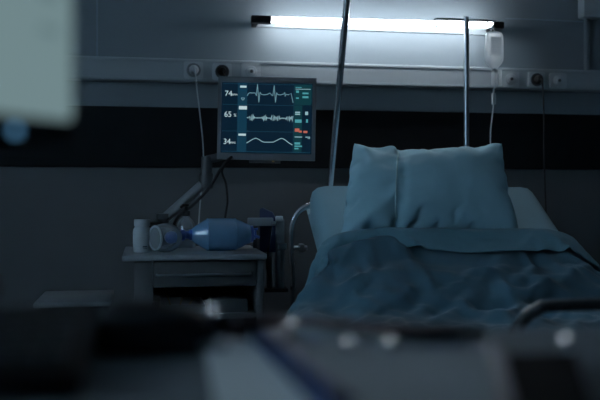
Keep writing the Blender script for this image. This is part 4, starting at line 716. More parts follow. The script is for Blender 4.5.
13,7,7,8,-699,13,5,7,12,12,12,11,12,13,19,11,21,22,23,24,24,24,24,24,24,25,24,24,24,23,24,23,22,22,20,20,19,17,13,16,10,10,8,8,7,6,-701,5,7,8,11,11,12,
12,13,15,17,20,15,23,23,24,24,24,24,24,24,25,24,24,24,24,23,23,22,22,21,19,18,17,16,13,12,10,10,8,6,6,-698,-3,7,9,9,11,11,13,15,16,16,18,19,22,24,24,23,
25,24,24,24,25,24,24,24,24,23,24,23,21,20,19,18,16,15,13,12,12,12,9,4,5,-684,-15,6,6,8,10,11,14,15,16,17,20,21,22,22,24,23,25,24,24,24,24,25,24,24,24,23,
24,23,22,19,19,17,15,13,11,9,11,13,17,4,4,-692,-2,5,4,8,9,9,14,16,17,18,20,23,20,22,23,24,24,25,24,24,24,25,24,24,24,24,23,23,18,21,14,20,10,13,14,16,19,
11,8,3,3,-691,14,3,0,5,13,6,7,17,17,18,22,20,21,23,23,24,24,25,24,24,24,25,24,24,24,24,23,23,21,15,21,12,17,19,15,16,14,0,3,4,6,-679,7,6,5,5,0,9,12,15,
18,19,19,21,23,23,23,23,24,25,24,24,24,25,24,24,24,24,23,22,23,20,19,17,17,15,15,15,13,8,5,4,5,-705,8,5,5,6,9,12,13,15,18,18,20,22,21,23,24,23,24,25,24,
24,24,25,24,24,24,24,24,22,21,21,20,18,18,15,15,14,12,10,7,6,5,-716,5,5,8,9,9,14,13,15,16,19,20,21,22,23,24,24,23,25,24,24,24,25,24,24,24,24,23,23,21,20,
18,21,19,16,14,14,13,10,9,7,-1,-718,2,11,10,10,9,8,16,16,16,18,20,22,21,23,24,23,24,25,24,24,24,25,24,24,24,24,23,21,22,18,22,19,21,16,15,13,13,11,9,8,
5,-725,-4,7,9,12,13,17,19,17,11,15,19,21,22,22,23,24,24,25,24,24,24,25,24,24,24,24,24,22,19,22,20,21,18,13,18,15,12,11,9,9,8,-735,0,6,9,19,15,15,14,12,
22,13,16,21,21,23,22,24,24,25,24,24,24,25,24,24,24,23,24,24,22,21,21,18,15,18,15,16,12,11,9,7,12,-741,3,6,8,13,13,15,15,16,20,23,14,20,23,20,23,23,24,25,
24,24,24,25,24,24,24,24,24,22,24,21,21,16,20,17,16,13,12,10,10,9,12,-745,4,6,14,11,7,12,16,16,19,21,23,20,18,24,21,24,24,25,24,24,24,25,24,24,24,24,24,
23,23,22,22,19,18,15,17,11,11,10,10,11,12,-746,2,11,6,8,13,15,18,14,14,20,20,22,22,23,24,24,24,24,25,24,24,24,25,24,24,24,24,23,23,23,20,22,17,19,9,10,
11,10,10,10,19,-747,3,4,7,10,18,13,10,15,17,21,21,22,22,24,24,24,24,24,24,25,24,24,25,24,24,24,24,23,24,21,23,21,20,14,14,16,11,10,11,11,7,-742,4,3,4,4,
10,14,15,17,19,21,22,22,23,24,24,24,24,24,24,25,24,24,24,25,24,24,24,23,24,23,22,21,20,19,16,15,12,12,10,9,-2,-731,5,4,4,4,-4,13,16,19,19,21,22,23,23,24,
24,24,24,24,24,25,24,24,24,25,24,24,24,24,23,23,22,22,20,20,19,15,13,13,10,5,-14,-741,6,4,5,6,9,14,16,18,20,23,22,21,24,24,24,24,24,24,24,25,24,24,24,25,
24,24,24,24,24,21,22,23,21,20,19,15,15,13,10,4,-7,-762,6,5,10,11,19,12,9,20,21,17,23,23,24,24,24,24,24,24,24,25,24,24,24,24,25,24,24,24,24,23,22,20,23,
18,18,16,15,14,13,0,-2,-774,7,5,16,13,11,18,11,21,15,20,23,24,24,24,24,24,24,24,24,24,25,24,24,24,25,24,24,24,24,23,23,22,20,18,17,16,14,15,13,-11,7,-776,
5,7,11,13,15,17,19,13,20,22,23,24,23,24,25,24,24,24,24,24,25,24,24,24,25,24,24,24,24,23,24,22,14,20,18,17,16,13,12,5,-15,-772,2,8,11,14,15,15,17,20,21,
23,23,24,24,24,24,24,24,24,24,24,25,24,24,24,24,25,24,24,23,24,24,23,19,12,15,16,19,7,11,20,-2,-792,-2,9,11,14,16,16,19,20,22,23,23,24,24,24,24,24,24,24,
24,24,24,25,24,24,24,24,25,23,24,24,24,21,23,19,14,11,12,15,18,13,4,-802,-7,9,12,14,17,17,19,22,22,23,24,23,24,24,24,24,23,25,24,24,24,24,25,24,24,24,24,
24,24,24,23,24,22,20,18,15,15,14,12,4,13,-821,1,9,14,13,18,18,21,21,23,23,24,24,24,24,24,24,23,23,24,25,24,24,24,24,25,24,24,24,23,24,24,23,24,21,19,17,
14,14,12,9,9,-833,5,11,8,16,19,19,21,23,23,24,24,24,24,24,24,24,22,23,24,24,25,24,24,24,24,24,25,22,24,24,24,24,23,23,21,18,14,12,12,11,11,-846,10,5,12,
17,19,21,22,23,24,24,24,24,24,24,25,23,22,23,23,24,24,24,25,24,24,24,24,24,23,22,25,23,24,24,22,21,11,12,11,12,16,-859,7,10,14,18,19,22,23,24,24,24,24,
24,25,24,24,24,21,23,24,22,24,24,24,25,24,24,24,21,24,23,24,24,24,24,24,21,19,13,13,13,2,-864,6,12,16,19,20,23,24,24,25,24,24,24,24,24,24,24,23,23,21,22,
24,24,24,24,24,25,24,20,22,23,25,24,24,24,24,23,21,18,13,12,6,-881,8,13,17,20,22,25,24,24,24,24,24,25,24,24,24,24,23,22,21,20,24,24,25,24,24,24,24,24,23,
17,24,24,24,25,24,24,23,19,16,12,8,-894,8,15,19,22,24,24,24,24,25,24,24,24,24,24,25,23,24,23,24,14,24,24,24,25,24,24,23,24,23,17,23,24,24,24,24,24,24,22,
19,13,9,-907,11,16,21,25,24,24,24,24,24,25,24,24,24,24,23,21,24,23,23,17,24,24,25,23,24,24,20,24,23,19,24,24,24,22,24,25,24,23,22,16,10,-919,12,20,24,24,
24,25,24,24,24,24,24,24,24,24,22,19,24,22,21,22,25,24,24,22,24,24,18,22,23,24,22,24,24,23,23,24,24,24,24,21,11,-931,16,24,24,24,24,24,24,24,24,24,24,24,
24,23,19,20,22,22,24,24,24,24,24,24,18,23,25,23,18,23,24,24,24,22,24,23,24,24,23,25,16,-943,24,23,24,24,24,24,24,24,24,24,23,24,24,23,15,22,24,24,24,22,
24,24,24,24,23,18,20,22,23,23,24,24,24,24,22,24,23,23,24,23,24,-927,24,24,23,23,24,22,22,23,24,22,24,24,24,24,24,24,23,23,24,24,24,24,22,21,22,21,23,24,
23,24,24,23,24,23,24,24,24,24,24,-906,18,24,23,24,23,23,21,23,24,23,24,24,24,24,24,24,24,23,23,25,23,24,23,20,22,22,22,24,24,23,24,24,24,24,24,24,24,24,
17,-896,15,20,24,24,24,23,20,23,24,24,24,24,24,24,24,24,24,24,23,24,24,24,22,21,24,22,22,21,24,24,24,24,24,24,24,24,24,19,15,-882,12,16,22,24,24,24,20,
23,24,24,24,24,24,24,24,24,24,24,24,23,24,24,20,24,24,20,22,23,24,24,24,24,24,24,24,24,21,17,13,-867,10,13,19,22,24,24,20,24,24,24,24,24,24,24,24,24,24,
24,24,23,24,24,23,21,22,24,21,24,24,24,23,24,25,24,24,22,18,15,11,-851,8,11,16,20,23,24,23,23,23,24,24,24,24,24,24,24,24,24,24,24,23,24,24,21,23,21,23,
24,24,24,24,24,24,24,23,19,16,13,10,-835,8,9,13,20,20,23,23,24,23,24,24,24,24,24,24,24,24,24,24,24,24,24,23,24,21,20,24,24,24,24,24,24,23,24,21,17,14,11,
9,-817,7,8,11,17,19,22,23,23,24,24,24,24,24,24,24,24,24,24,24,24,24,24,24,23,21,21,24,24,24,24,24,22,23,25,17,14,14,10,8,-799,7,8,11,11,17,21,23,23,23,
24,25,24,25,23,24,24,24,24,24,24,24,24,23,24,21,22,24,24,24,24,24,22,22,24,7,15,15,9,7,-777,7,7,7,11,14,18,23,23,24,23,24,25,24,24,24,24,24,24,25,24,22,
24,23,24,23,22,24,24,24,23,24,23,23,12,16,7,15,8,5,-753,7,7,6,8,11,15,22,23,23,23,24,24,25,24,24,24,25,24,23,23,24,23,23,24,24,23,24,24,23,24,23,23,21,
16,14,7,6,4,3,-723,6,7,6,7,6,9,21,22,23,24,24,24,24,24,25,24,24,24,23,22,25,21,25,24,24,24,24,23,24,23,23,21,20,17,10,-1,2,3,4,-690,8,7,6,6,6,-2,17,22,
23,23,24,24,24,24,24,25,24,24,22,23,24,23,24,24,24,24,24,24,23,23,22,20,19,16,6,4,1,-1,12,-674,5,5,4,4,-4,7,14,21,22,23,24,24,23,24,24,24,25,24,21,24,23,
24,24,24,24,24,24,24,22,22,21,19,19,15,0,5,0,5,15,-680,0,3,4,6,10,18,6,19,21,23,23,24,23,24,24,24,24,25,21,24,23,24,24,24,24,24,23,24,22,21,20,19,17,14,
-2,3,7,6,15,-693,2,5,8,12,18,9,13,22,17,20,23,23,24,23,24,24,25,24,21,24,23,24,24,24,24,23,24,22,22,19,18,18,13,20,9,6,-2,7,8,-699,7,10,17,5,13,15,19,22,
19,19,16,23,24,24,22,25,24,24,21,23,24,24,24,23,24,23,23,22,19,18,17,16,12,20,16,14,10,9,9,-723,11,14,19,4,13,21,15,22,20,19,17,16,24,23,22,24,24,23,23,
22,24,24,23,23,23,24,21,16,18,20,16,15,11,20,16,13,7,21,16,-720,13,13,15,10,12,16,20,19,17,17,19,19,19,22,23,23,23,24,23,23,23,23,24,23,22,21,18,18,19,
13,15,14,14,16,15,15,17,17,18,-714,9,15,14,16,15,16,16,15,17,16,20,21,21,22,21,22,23,23,24,23,23,23,23,22,21,19,20,19,14,18,16,18,16,15,16,14,15,15,15,
-711,16,-1,13,15,16,19,13,20,14,23,22,20,17,24,24,20,24,24,23,23,24,23,23,24,20,23,14,18,23,16,20,19,13,19,16,10,20,16,14,-718,1,8,12,13,14,14,17,17,19,
22,23,18,22,23,24,22,24,24,23,23,24,24,23,24,24,22,18,16,23,19,17,20,18,16,16,12,19,12,10,-730,8,15,11,12,12,15,15,17,19,20,22,20,23,23,24,22,25,24,23,
23,24,24,23,25,23,23,21,17,23,19,19,18,17,18,17,16,14,9,5,-728,9,10,12,13,13,14,16,17,19,19,21,22,23,23,23,24,24,24,25,23,24,24,23,25,23,23,22,21,19,19,
19,18,18,17,17,16,16,3,-1,-712,5,8,10,11,12,16,16,17,19,20,21,21,23,24,23,24,24,24,25,23,24,24,24,24,23,23,22,21,20,20,18,19,17,17,17,16,15,-8,-5,-690,
7,6,7,10,11,13,16,17,19,20,22,21,23,24,23,24,24,24,25,23,24,25,24,23,23,23,22,22,20,20,19,18,18,16,15,15,15,2,-5,-678,7,7,1,6,8,10,11,16,19,21,21,22,23,
23,24,24,24,24,25,24,24,24,24,23,23,23,22,22,20,21,19,18,17,16,13,13,18,3,-1,-693,10,14,18,6,4,10,12,4,18,20,21,23,23,23,24,24,24,24,25,24,24,24,24,23,
24,22,23,21,21,20,20,18,18,15,13,17,12,1,1,-693,9,21,15,12,11,10,3,4,15,16,21,23,23,24,24,24,24,24,25,24,24,24,24,24,23,23,22,22,21,20,20,18,18,15,17,15,
5,-1,5,-689,6,9,11,14,13,15,18,3,14,18,13,23,24,24,24,24,24,24,25,24,24,24,24,24,23,23,22,22,21,21,19,19,19,16,16,14,-3,3,3,-669,5,3,-2,11,14,13,16,20,
14,9,17,23,23,24,24,24,24,24,25,24,24,24,24,24,23,23,23,22,21,20,20,20,18,17,16,13,0,7,1,-680,2,0,3,12,12,12,14,16,16,18,21,22,23,24,24,24,24,24,25,24,
24,24,24,24,24,23,22,22,21,21,20,19,19,16,16,14,7,-5,2,-692,4,5,7,11,12,14,14,18,18,23,18,21,21,24,24,24,24,24,25,24,24,24,24,24,24,23,23,21,22,21,19,20,
18,18,15,13,9,0,-9,-696,7,8,8,8,13,14,16,21,17,22,23,20,19,22,24,24,24,24,25,24,24,24,24,24,24,23,23,22,21,21,20,19,18,18,14,12,11,5,-2,-710,12,9,7,4,13,
15,15,19,22,21,19,21,23,20,24,24,24,24,25,24,24,24,24,24,24,23,23,23,21,20,20,18,18,17,14,10,12,8,3,-719,7,7,11,11,14,14,15,18,19,20,21,22,22,23,24,24,
24,24,25,24,24,24,24,24,24,24,23,21,22,21,18,17,17,15,15,13,10,9,8,-722,5,7,17,16,13,13,13,12,19,20,21,22,22,24,24,24,24,24,25,24,24,24,24,24,24,24,23,
22,19,22,17,17,15,15,15,13,8,10,13,-720,4,4,14,17,18,16,11,13,17,18,21,22,24,23,24,24,24,24,25,24,24,24,24,24,24,24,23,23,22,17,16,15,15,15,16,11,13,11,
12,-719,5,1,12,16,16,16,20,12,17,20,16,23,23,23,25,24,24,24,24,25,24,24,24,24,24,24,23,23,22,12,14,15,14,15,15,18,12,12,12,-725,3,9,13,13,14,16,19,21,18,
13,20,22,24,23,24,25,24,24,24,25,24,24,24,24,24,24,23,23,22,18,16,15,15,14,8,11,12,13,13,-725,3,17,12,12,8,16,17,18,19,20,23,22,21,24,24,25,24,24,24,25,
24,24,24,25,24,23,23,23,21,20,18,17,16,15,13,12,11,12,12,-737,1,10,13,12,13,17,18,19,19,23,20,22,23,24,24,24,25,24,24,25,24,24,24,24,25,24,20,23,19,22,
15,20,19,18,13,12,11,10,11,-738,1,4,13,15,15,16,17,19,21,21,21,23,24,24,24,24,25,24,24,24,25,24,24,24,25,24,22,20,23,17,22,14,18,19,17,9,9,9,10,-730,5,
-7,13,17,16,16,15,19,21,22,22,23,24,24,24,24,25,24,24,24,25,24,24,24,24,24,24,23,22,20,20,17,17,11,16,18,10,8,7,-727,-11,0,13,15,16,16,17,21,21,22,23,23,
24,24,24,24,24,25,24,24,25,24,24,24,24,24,24,23,22,22,20,19,17,11,18,13,10,2,5,-737,-2,7,12,14,14,18,19,21,21,23,23,23,24,24,24,24,24,24,25,24,24,25,24,
24,24,24,24,23,23,22,21,20,19,15,4,14,12,10,8,-754,7,9,11,11,12,19,20,21,22,22,23,24,24,24,24,24,24,24,25,24,24,24,25,24,24,24,24,23,23,23,22,20,19,17,
10,1,8,9,10,-747,15,10,10,9,5,18,21,20,22,23,23,24,24,24,24,24,24,24,25,24,24,24,24,25,24,24,23,24,23,23,23,21,18,18,15,10,9,6,6,-754,10,9,9,6,12,18,19,
21,23,23,23,24,24,24,24,24,24,24,25,24,24,24,24,24,25,23,24,24,23,24,22,22,15,16,16,19,11,-3,2,-761,8,10,11,12,17,21,16,22,21,23,24,24,24,24,24,24,24,24,
25,24,23,25,24,24,24,24,24,24,23,24,23,20,22,17,17,16,7,12,3,-780,2,9,15,17,21,17,15,21,23,24,23,24,24,24,24,24,24,25,24,23,24,24,24,24,25,24,24,24,23,
24,22,23,21,19,18,16,12,9,6,-798,5,10,20,18,15,17,21,19,24,24,24,24,23,24,24,25,24,24,24,25,23,22,25,24,24,24,24,24,24,24,23,22,20,21,18,17,14,11,6,-813,
8,12,16,18,18,19,21,23,23,24,24,24,24,24,24,24,24,25,24,24,22,23,24,24,24,24,24,24,24,24,24,21,22,20,18,19,16,12,7,-825,9,13,16,18,19,20,23,23,24,24,24,
23,24,25,24,23,25,24,24,24,22,22,24,24,24,24,25,23,24,24,24,23,21,21,20,17,18,13,9,-837,10,14,17,18,20,22,23,24,23,24,24,24,25,24,24,23,24,24,24,24,21,
23,23,24,24,24,25,23,24,24,24,24,23,22,19,19,17,14,12,-850,11,15,18,19,21,23,24,24,23,24,24,25,24,24,24,24,21,24,24,24,22,22,24,24,24,24,24,23,24,24,24,
24,24,23,21,19,17,15,13,-860,12,16,18,20,23,24,24,24,24,24,24,24,24,24,24,24,20,23,24,24,22,24,23,24,24,23,22,24,24,24,24,24,24,24,23,20,18,16,13,-869,
12,17,20,22,24,24,24,24,24,24,24,24,24,25,24,20,21,24,23,24,24,24,23,24,24,21,21,23,24,24,25,24,24,24,24,22,20,16,14,-879,14,18,22,24,24,24,24,24,25,24,
24,23,25,24,24,23,23,19,22,23,24,24,24,24,24,21,20,22,24,24,24,24,24,24,25,23,22,18,15,-888,16,20,24,25,24,24,24,24,24,23,24,25,23,24,23,20,24,24,23,20,
24,24,24,25,24,19,21,20,24,24,24,24,24,24,24,24,24,21,16,-897,19,24,24,24,24,25,24,24,24,23,24,24,21,24,22,22,22,25,24,24,20,24,24,25,24,23,23,13,23,24,
24,24,23,24,24,24,25,24,19,-905,25,24,24,24,24,24,24,24,24,24,24,23,19,24,24,20,22,25,24,23,22,24,24,24,21,23,19,19,24,24,24,24,24,24,22,24,24,24,24,],
[-3,1,0,0,1,1,1,2,3,-4,-1,0,-1,-1,-2,-2,3,2,1,0,0,1,0,1,3,5,-5,-3,-2,-1,-1,0,0,-1,0,0,0,0,0,0,0,0,-1,34,-1,3,2,2,1,1,-1,0,-2,-3,1,-3,-3,2,3,1,2,1,2,0,-1,
4,2,0,0,0,-3,-3,-5,3,-1,2,0,0,-1,-1,-1,-2,0,-34,-1,36,22,0,4,1,1,1,0,0,-1,-3,-1,-5,1,3,2,0,2,3,3,0,0,4,1,0,0,-2,-3,-5,-3,4,1,0,-1,-2,0,0,-1,-1,-23,-37,
-1,36,26,19,3,1,1,0,1,0,0,-2,-4,-4,2,3,1,0,3,2,5,0,2,2,-2,1,-1,-2,-4,-3,-3,4,1,-1,-2,-1,1,0,-1,-19,-27,-37,-1,37,27,25,15,2,1,0,-1,1,1,0,-2,-5,-1,4,3,1,
2,0,6,2,2,-1,-2,0,-2,-3,-3,-4,-1,3,0,-1,-1,1,1,0,-16,-25,-30,-34,-3,39,27,26,21,12,1,0,0,1,0,4,1,-5,-3,4,3,2,1,-1,4,4,2,-1,-1,-2,-3,-3,-3,-5,2,1,-2,-2,
0,3,1,-11,-23,-29,-25,-37,-3,39,29,25,22,17,10,1,0,1,3,4,3,-2,-5,2,3,2,2,0,0,4,1,1,-1,-3,-3,-2,-5,1,0,-2,-4,-2,1,1,-6,-19,-25,-29,-22,-38,-4,40,29,25,22,
19,15,6,1,1,3,4,6,1,-3,-4,5,3,1,1,0,1,-2,3,-1,-2,-2,-4,1,-1,-3,-4,-4,-2,0,-3,-15,-22,-25,-27,-19,-40,-4,38,27,27,24,22,17,11,4,1,2,6,4,4,1,-4,3,3,1,0,-2,
-1,3,0,-1,-4,1,-1,-2,-3,-4,-4,-2,-4,-1,-11,-19,-24,-25,-23,-19,-40,-5,32,27,27,25,25,22,15,8,4,0,4,6,4,4,1,-2,4,0,-2,1,0,-1,0,-1,-2,-3,1,-3,-4,-4,-2,-4,
-2,-9,-17,-22,-24,-18,-19,-25,-40,-5,26,25,25,27,25,23,20,18,6,2,2,6,3,5,4,3,1,-1,-2,-1,0,-1,-1,-1,-4,1,-2,-4,-3,-2,-5,-2,-7,-15,-20,-23,-21,-22,-13,-27,
-39,-5,32,15,24,25,25,24,19,20,21,2,2,5,5,1,5,3,2,0,1,-2,-2,0,-3,0,-3,-1,-3,-2,-3,-4,-4,-6,-11,-18,-21,-21,-23,-11,-21,-28,-37,-7,31,17,23,25,25,24,22,
20,20,8,4,3,3,7,1,3,3,-2,1,2,-2,-1,-1,-2,-2,-2,-2,-2,-4,-5,-6,-9,-14,-21,-18,-22,-20,-10,-26,-25,-37,-6,29,24,20,25,25,23,19,21,20,12,5,6,2,7,2,2,3,-2,
0,3,-1,-1,-2,-3,-1,-6,0,-1,-5,-5,-8,-12,-16,-19,-19,-21,-15,-17,-22,-28,-38,-6,32,27,21,25,24,22,19,17,21,14,8,6,6,4,2,1,1,5,0,-1,-1,-1,-2,-2,-4,-6,-1,
2,-5,-8,-9,-17,-18,-17,-17,-16,-17,-17,-26,-27,-40,-5,34,29,23,25,23,22,19,18,17,15,10,7,6,4,0,4,2,0,4,0,-1,-1,-2,-4,-6,-5,4,-1,-7,-10,-12,-14,-16,-17,
-18,-18,-19,-16,-26,-30,-40,-5,40,27,27,23,23,22,18,17,14,10,17,10,8,5,-2,3,2,1,6,1,-1,-2,-3,-6,-7,0,5,-5,-9,-12,-13,-19,-15,-12,-15,-19,-19,-20,-26,-31,
-35,-11,41,31,26,24,24,20,17,15,13,7,15,18,12,6,3,-4,3,0,8,3,-1,-2,-4,-10,-3,6,-1,-8,-11,-13,-19,-19,-13,-10,-15,-18,-20,-21,-25,-30,-40,-7,40,30,26,20,
24,24,16,15,13,6,14,16,19,13,5,1,-6,0,9,4,0,-2,-6,-11,7,1,-14,-5,-17,-14,-11,-22,-11,-18,-10,-18,-21,-21,-25,-30,-38,-3,33,27,25,24,24,23,12,14,14,14,18,
11,14,14,15,3,1,-1,1,3,0,-4,-5,2,1,-8,-14,-11,-7,-16,-17,-16,-20,-12,-14,-22,-20,-22,-24,-29,-28,-3,35,25,23,22,20,20,17,17,17,16,16,15,18,12,6,7,5,1,-1,
1,-1,-3,-1,2,-6,-8,-6,-17,-16,-15,-16,-18,-17,-17,-17,-18,-19,-20,-21,-24,-32,-2,39,26,27,20,22,23,18,18,14,19,15,8,19,9,14,6,2,-7,0,8,-8,-6,-1,3,5,-12,
-4,-20,-9,-15,-17,-21,-13,-20,-13,-19,-23,-18,-24,-26,-37,-2,41,31,27,24,22,21,18,18,18,15,10,12,15,16,7,5,2,-8,6,3,-5,-9,1,4,2,-5,-8,-17,-11,-14,-16,-20,
-12,-18,-17,-20,-22,-24,-25,-27,-38,-1,42,31,27,24,22,20,19,19,17,17,15,14,12,9,7,5,3,-6,6,2,-4,-9,4,1,-1,-5,-8,-9,-14,-14,-14,-16,-18,-19,-19,-22,-23,
-23,-26,-28,-39,0,39,32,28,26,23,21,20,19,17,16,15,13,11,10,7,6,4,-5,6,0,-3,-8,3,1,-3,-5,-8,-10,-13,-13,-15,-16,-17,-19,-18,-21,-24,-25,-27,-30,-38,-3,
40,31,28,26,25,22,21,21,18,16,14,12,12,9,8,4,6,-3,4,0,-2,-7,2,-1,-3,-5,-9,-10,-13,-13,-14,-15,-17,-17,-20,-22,-26,-27,-28,-28,-39,6,38,24,27,25,25,23,22,
22,22,16,14,12,11,9,7,5,4,3,-1,2,-1,-6,1,-2,-4,-7,-8,-11,-11,-13,-14,-15,-16,-18,-21,-24,-27,-27,-27,-27,-36,5,39,27,21,22,24,23,22,22,22,23,14,12,10,9,
6,4,4,3,1,1,1,-5,0,-4,-4,-7,-9,-10,-11,-12,-14,-15,-16,-19,-23,-25,-24,-24,-27,-28,-37,5,37,29,26,23,23,23,21,21,21,14,22,12,9,8,6,4,4,2,2,1,1,-1,-4,-4,
-5,-6,-9,-9,-11,-12,-15,-15,-17,-20,-19,-24,-25,-25,-27,-27,-38,5,39,28,26,24,23,22,21,21,19,17,14,19,8,7,5,5,3,2,2,1,1,-2,-3,-4,-4,-6,-8,-10,-10,-12,-15,
-17,-17,-19,-20,-23,-24,-25,-26,-29,-38,6,39,28,26,25,24,22,20,20,18,18,16,15,9,6,6,4,3,2,2,1,0,-1,-3,-3,-5,-6,-6,-9,-11,-13,-16,-16,-19,-19,-20,-22,-24,
-24,-26,-28,-39,8,36,29,27,25,25,22,20,19,18,17,15,12,8,11,5,5,2,2,2,0,0,-1,-2,-3,-5,-5,-7,-7,-11,-14,-16,-17,-19,-21,-21,-25,-24,-22,-21,-28,-39,5,39,
29,27,25,25,23,20,19,17,16,13,9,14,9,6,5,3,1,1,1,0,-1,-3,-2,-4,-5,-6,-8,-16,-12,-20,-13,-22,-21,-20,-20,-18,-24,-25,-28,-39,5,36,29,27,26,23,24,24,17,17,
16,11,14,11,9,6,5,2,2,1,0,0,-1,-2,-3,-3,-5,-5,-9,-13,-18,-12,-21,-17,-16,-18,-20,-23,-26,-27,-28,-38,3,37,27,27,26,27,23,21,19,17,15,14,13,7,9,9,4,3,2,
0,1,0,-1,-2,-3,-2,-4,-8,-11,-7,-14,-15,-17,-18,-18,-20,-20,-23,-26,-27,-27,-39,3,37,28,26,26,25,22,20,19,17,16,14,11,11,8,6,6,3,1,1,0,0,-1,-2,-2,-3,-4,
-7,-9,-11,-13,-14,-16,-17,-18,-20,-20,-24,-25,-26,-28,-39,2,38,28,25,25,24,21,21,19,18,15,14,12,10,8,7,4,4,1,1,0,-1,-1,-1,-2,-2,-4,-9,-8,-12,-14,-16,-12,
-15,-18,-20,-21,-23,-24,-25,-28,-40,0,40,26,24,24,25,24,19,18,18,16,13,12,10,9,6,6,2,2,0,0,-1,-1,-1,-2,-2,-4,-7,-14,-9,-16,-11,-15,-12,-18,-20,-21,-23,
-24,-25,-27,-40,0,40,27,25,23,22,20,14,17,22,18,16,12,11,9,7,4,3,0,1,0,-1,-1,-2,-1,-2,-5,-6,-10,-15,-9,-14,-12,-16,-20,-17,-21,-23,-24,-25,-27,-39,-2,40,
28,26,18,20,20,20,21,10,20,18,13,12,7,9,5,2,0,0,0,0,-2,-2,-1,-2,-7,-6,-4,-11,-11,-13,-16,-19,-16,-19,-20,-23,-25,-24,-27,-39,-3,40,28,26,24,22,19,20,18,
13,8,19,14,8,14,5,9,0,0,0,1,-1,-2,-2,-1,-3,-3,-6,-9,-6,-11,-13,-18,-14,-17,-19,-21,-24,-25,-24,-27,-38,-4,39,28,24,24,26,21,19,18,15,12,7,13,16,6,12,2,
1,1,0,1,0,-3,-2,-2,-2,-4,-4,-7,-8,-9,-12,-15,-16,-19,-18,-23,-24,-24,-24,-27,-38,-5,39,27,27,26,23,20,16,20,20,13,13,11,11,7,4,1,2,1,1,0,0,-2,-2,-2,-2,
-4,-5,-5,-9,-8,-14,-10,-17,-15,-23,-23,-24,-24,-25,-27,-37,-5,40,29,27,25,19,21,22,19,17,13,12,10,9,6,4,2,2,2,1,-1,0,-2,-2,-2,-2,-3,-5,-5,-7,-11,-9,-11,
-14,-20,-19,-19,-24,-24,-26,-28,-41,-5,39,28,28,27,25,21,19,16,16,12,11,9,8,6,3,2,3,2,1,-1,-1,-1,-2,-1,-2,-4,-4,-6,-7,-7,-10,-12,-13,-15,-18,-20,-23,-23,
-26,-31,-42,-9,39,28,27,28,27,21,18,16,15,12,9,9,7,5,4,3,2,2,1,-1,-1,-1,-1,-1,-2,-3,-4,-5,-6,-8,-10,-11,-13,-14,-16,-19,-22,-23,-28,-32,-41,-8,38,28,27,
27,24,21,19,15,14,8,11,10,6,5,3,3,3,1,1,0,0,-1,-1,-2,-2,-2,-3,-5,-5,-11,-10,-9,-11,-15,-16,-19,-21,-23,-27,-32,-42,-6,39,28,25,24,19,22,22,14,12,16,9,7,
5,4,4,3,2,2,1,0,0,-1,-1,-1,-2,-3,-3,-3,-5,-8,-10,-13,-9,-17,-15,-19,-21,-22,-26,-32,-41,-5,38,29,22,23,23,17,21,12,19,14,7,6,5,4,3,4,3,2,0,0,0,-1,-1,-1,
-2,-2,-3,-4,-4,-6,-8,-10,-14,-17,-17,-19,-22,-22,-25,-28,-40,-5,38,28,26,23,21,17,15,20,14,9,7,6,5,4,4,3,3,2,1,0,0,-1,-1,-1,-1,-3,-3,-4,-3,-6,-7,-9,-20,
-13,-17,-19,-21,-23,-25,-28,-36,-5,39,29,26,22,20,19,18,13,11,9,7,5,5,4,3,4,3,2,1,0,0,-2,-1,-1,-1,-1,-3,-4,-4,-4,-6,-8,-15,-21,-19,-20,-19,-25,-25,-19,
-38,-4,40,29,25,22,20,18,15,13,10,8,6,5,5,4,4,4,3,2,0,-3,2,-1,-1,-3,1,-1,-1,-5,-4,-4,-4,-12,-8,-16,-19,-24,-24,-22,-19,-25,-37,-2,39,28,24,23,19,18,14,
12,9,7,5,5,4,4,4,2,7,0,-1,-3,2,0,-2,-3,0,-1,1,-1,-7,-3,-6,-5,-10,-14,-16,-21,-22,-23,-25,-27,-35,-3,40,28,23,23,19,16,13,11,8,6,4,4,5,4,3,4,-4,4,2,0,-2,
2,-1,-4,1,-1,-1,-5,2,-5,-5,-5,-7,-11,-15,-19,-23,-23,-24,-27,-37,-3,39,27,27,21,18,15,12,9,6,4,4,4,4,3,2,0,-5,5,4,1,1,0,-1,-1,-2,-3,1,-7,3,0,-5,-4,-6,-9,
-11,-18,-22,-24,-25,-27,-38,-2,38,30,25,20,17,14,10,6,4,4,4,3,3,2,1,-2,-6,5,5,3,1,0,0,-1,-1,-4,1,-4,-5,6,-3,-4,-5,-5,-10,-13,-24,-24,-25,-27,-37,-2,39,
29,24,19,16,13,6,4,2,4,4,3,2,1,-1,-2,-7,3,4,7,2,1,0,-1,-1,-2,-3,-8,1,4,0,-3,-4,-3,-5,-12,-17,-23,-24,-28,-42,-2,40,29,22,18,15,9,2,2,2,3,4,3,1,0,-2,-2,
-4,-4,8,7,3,1,0,-1,-1,-2,-3,-10,4,4,-1,-2,-2,-2,-1,-8,-15,-19,-24,-29,-42,-3,40,27,21,18,11,2,2,2,0,2,2,2,1,-1,-1,-2,-3,-5,7,8,3,1,0,-1,0,-2,-3,-5,-5,7,
0,0,-1,-1,-2,-2,-9,-18,-22,-28,-42,-3,39,26,20,13,3,2,2,1,0,1,1,0,-1,0,0,-2,-1,-2,-1,9,3,2,1,-1,0,-2,-4,-5,-4,8,1,0,0,-3,0,-1,-3,-13,-19,-26,-40,-4,38,
24,14,4,2,2,2,0,0,0,1,0,-1,-1,-2,-2,-2,-2,2,8,2,2,0,2,-1,-2,-5,-4,0,6,1,0,-2,1,-1,-1,0,-5,-14,-23,-39,-4,37,19,1,1,2,2,1,0,0,0,0,0,-1,-1,-3,-2,-2,2,5,2,
1,1,1,3,-2,-2,-5,2,2,-1,2,-1,-2,1,1,0,0,0,-3,-18,-39,-4,34,0,0,1,0,1,0,0,0,0,0,0,-1,-1,-2,-2,3,3,1,1,1,-1,2,1,0,-3,0,-3,3,1,0,-1,-1,1,1,0,1,1,0,-1,-35,
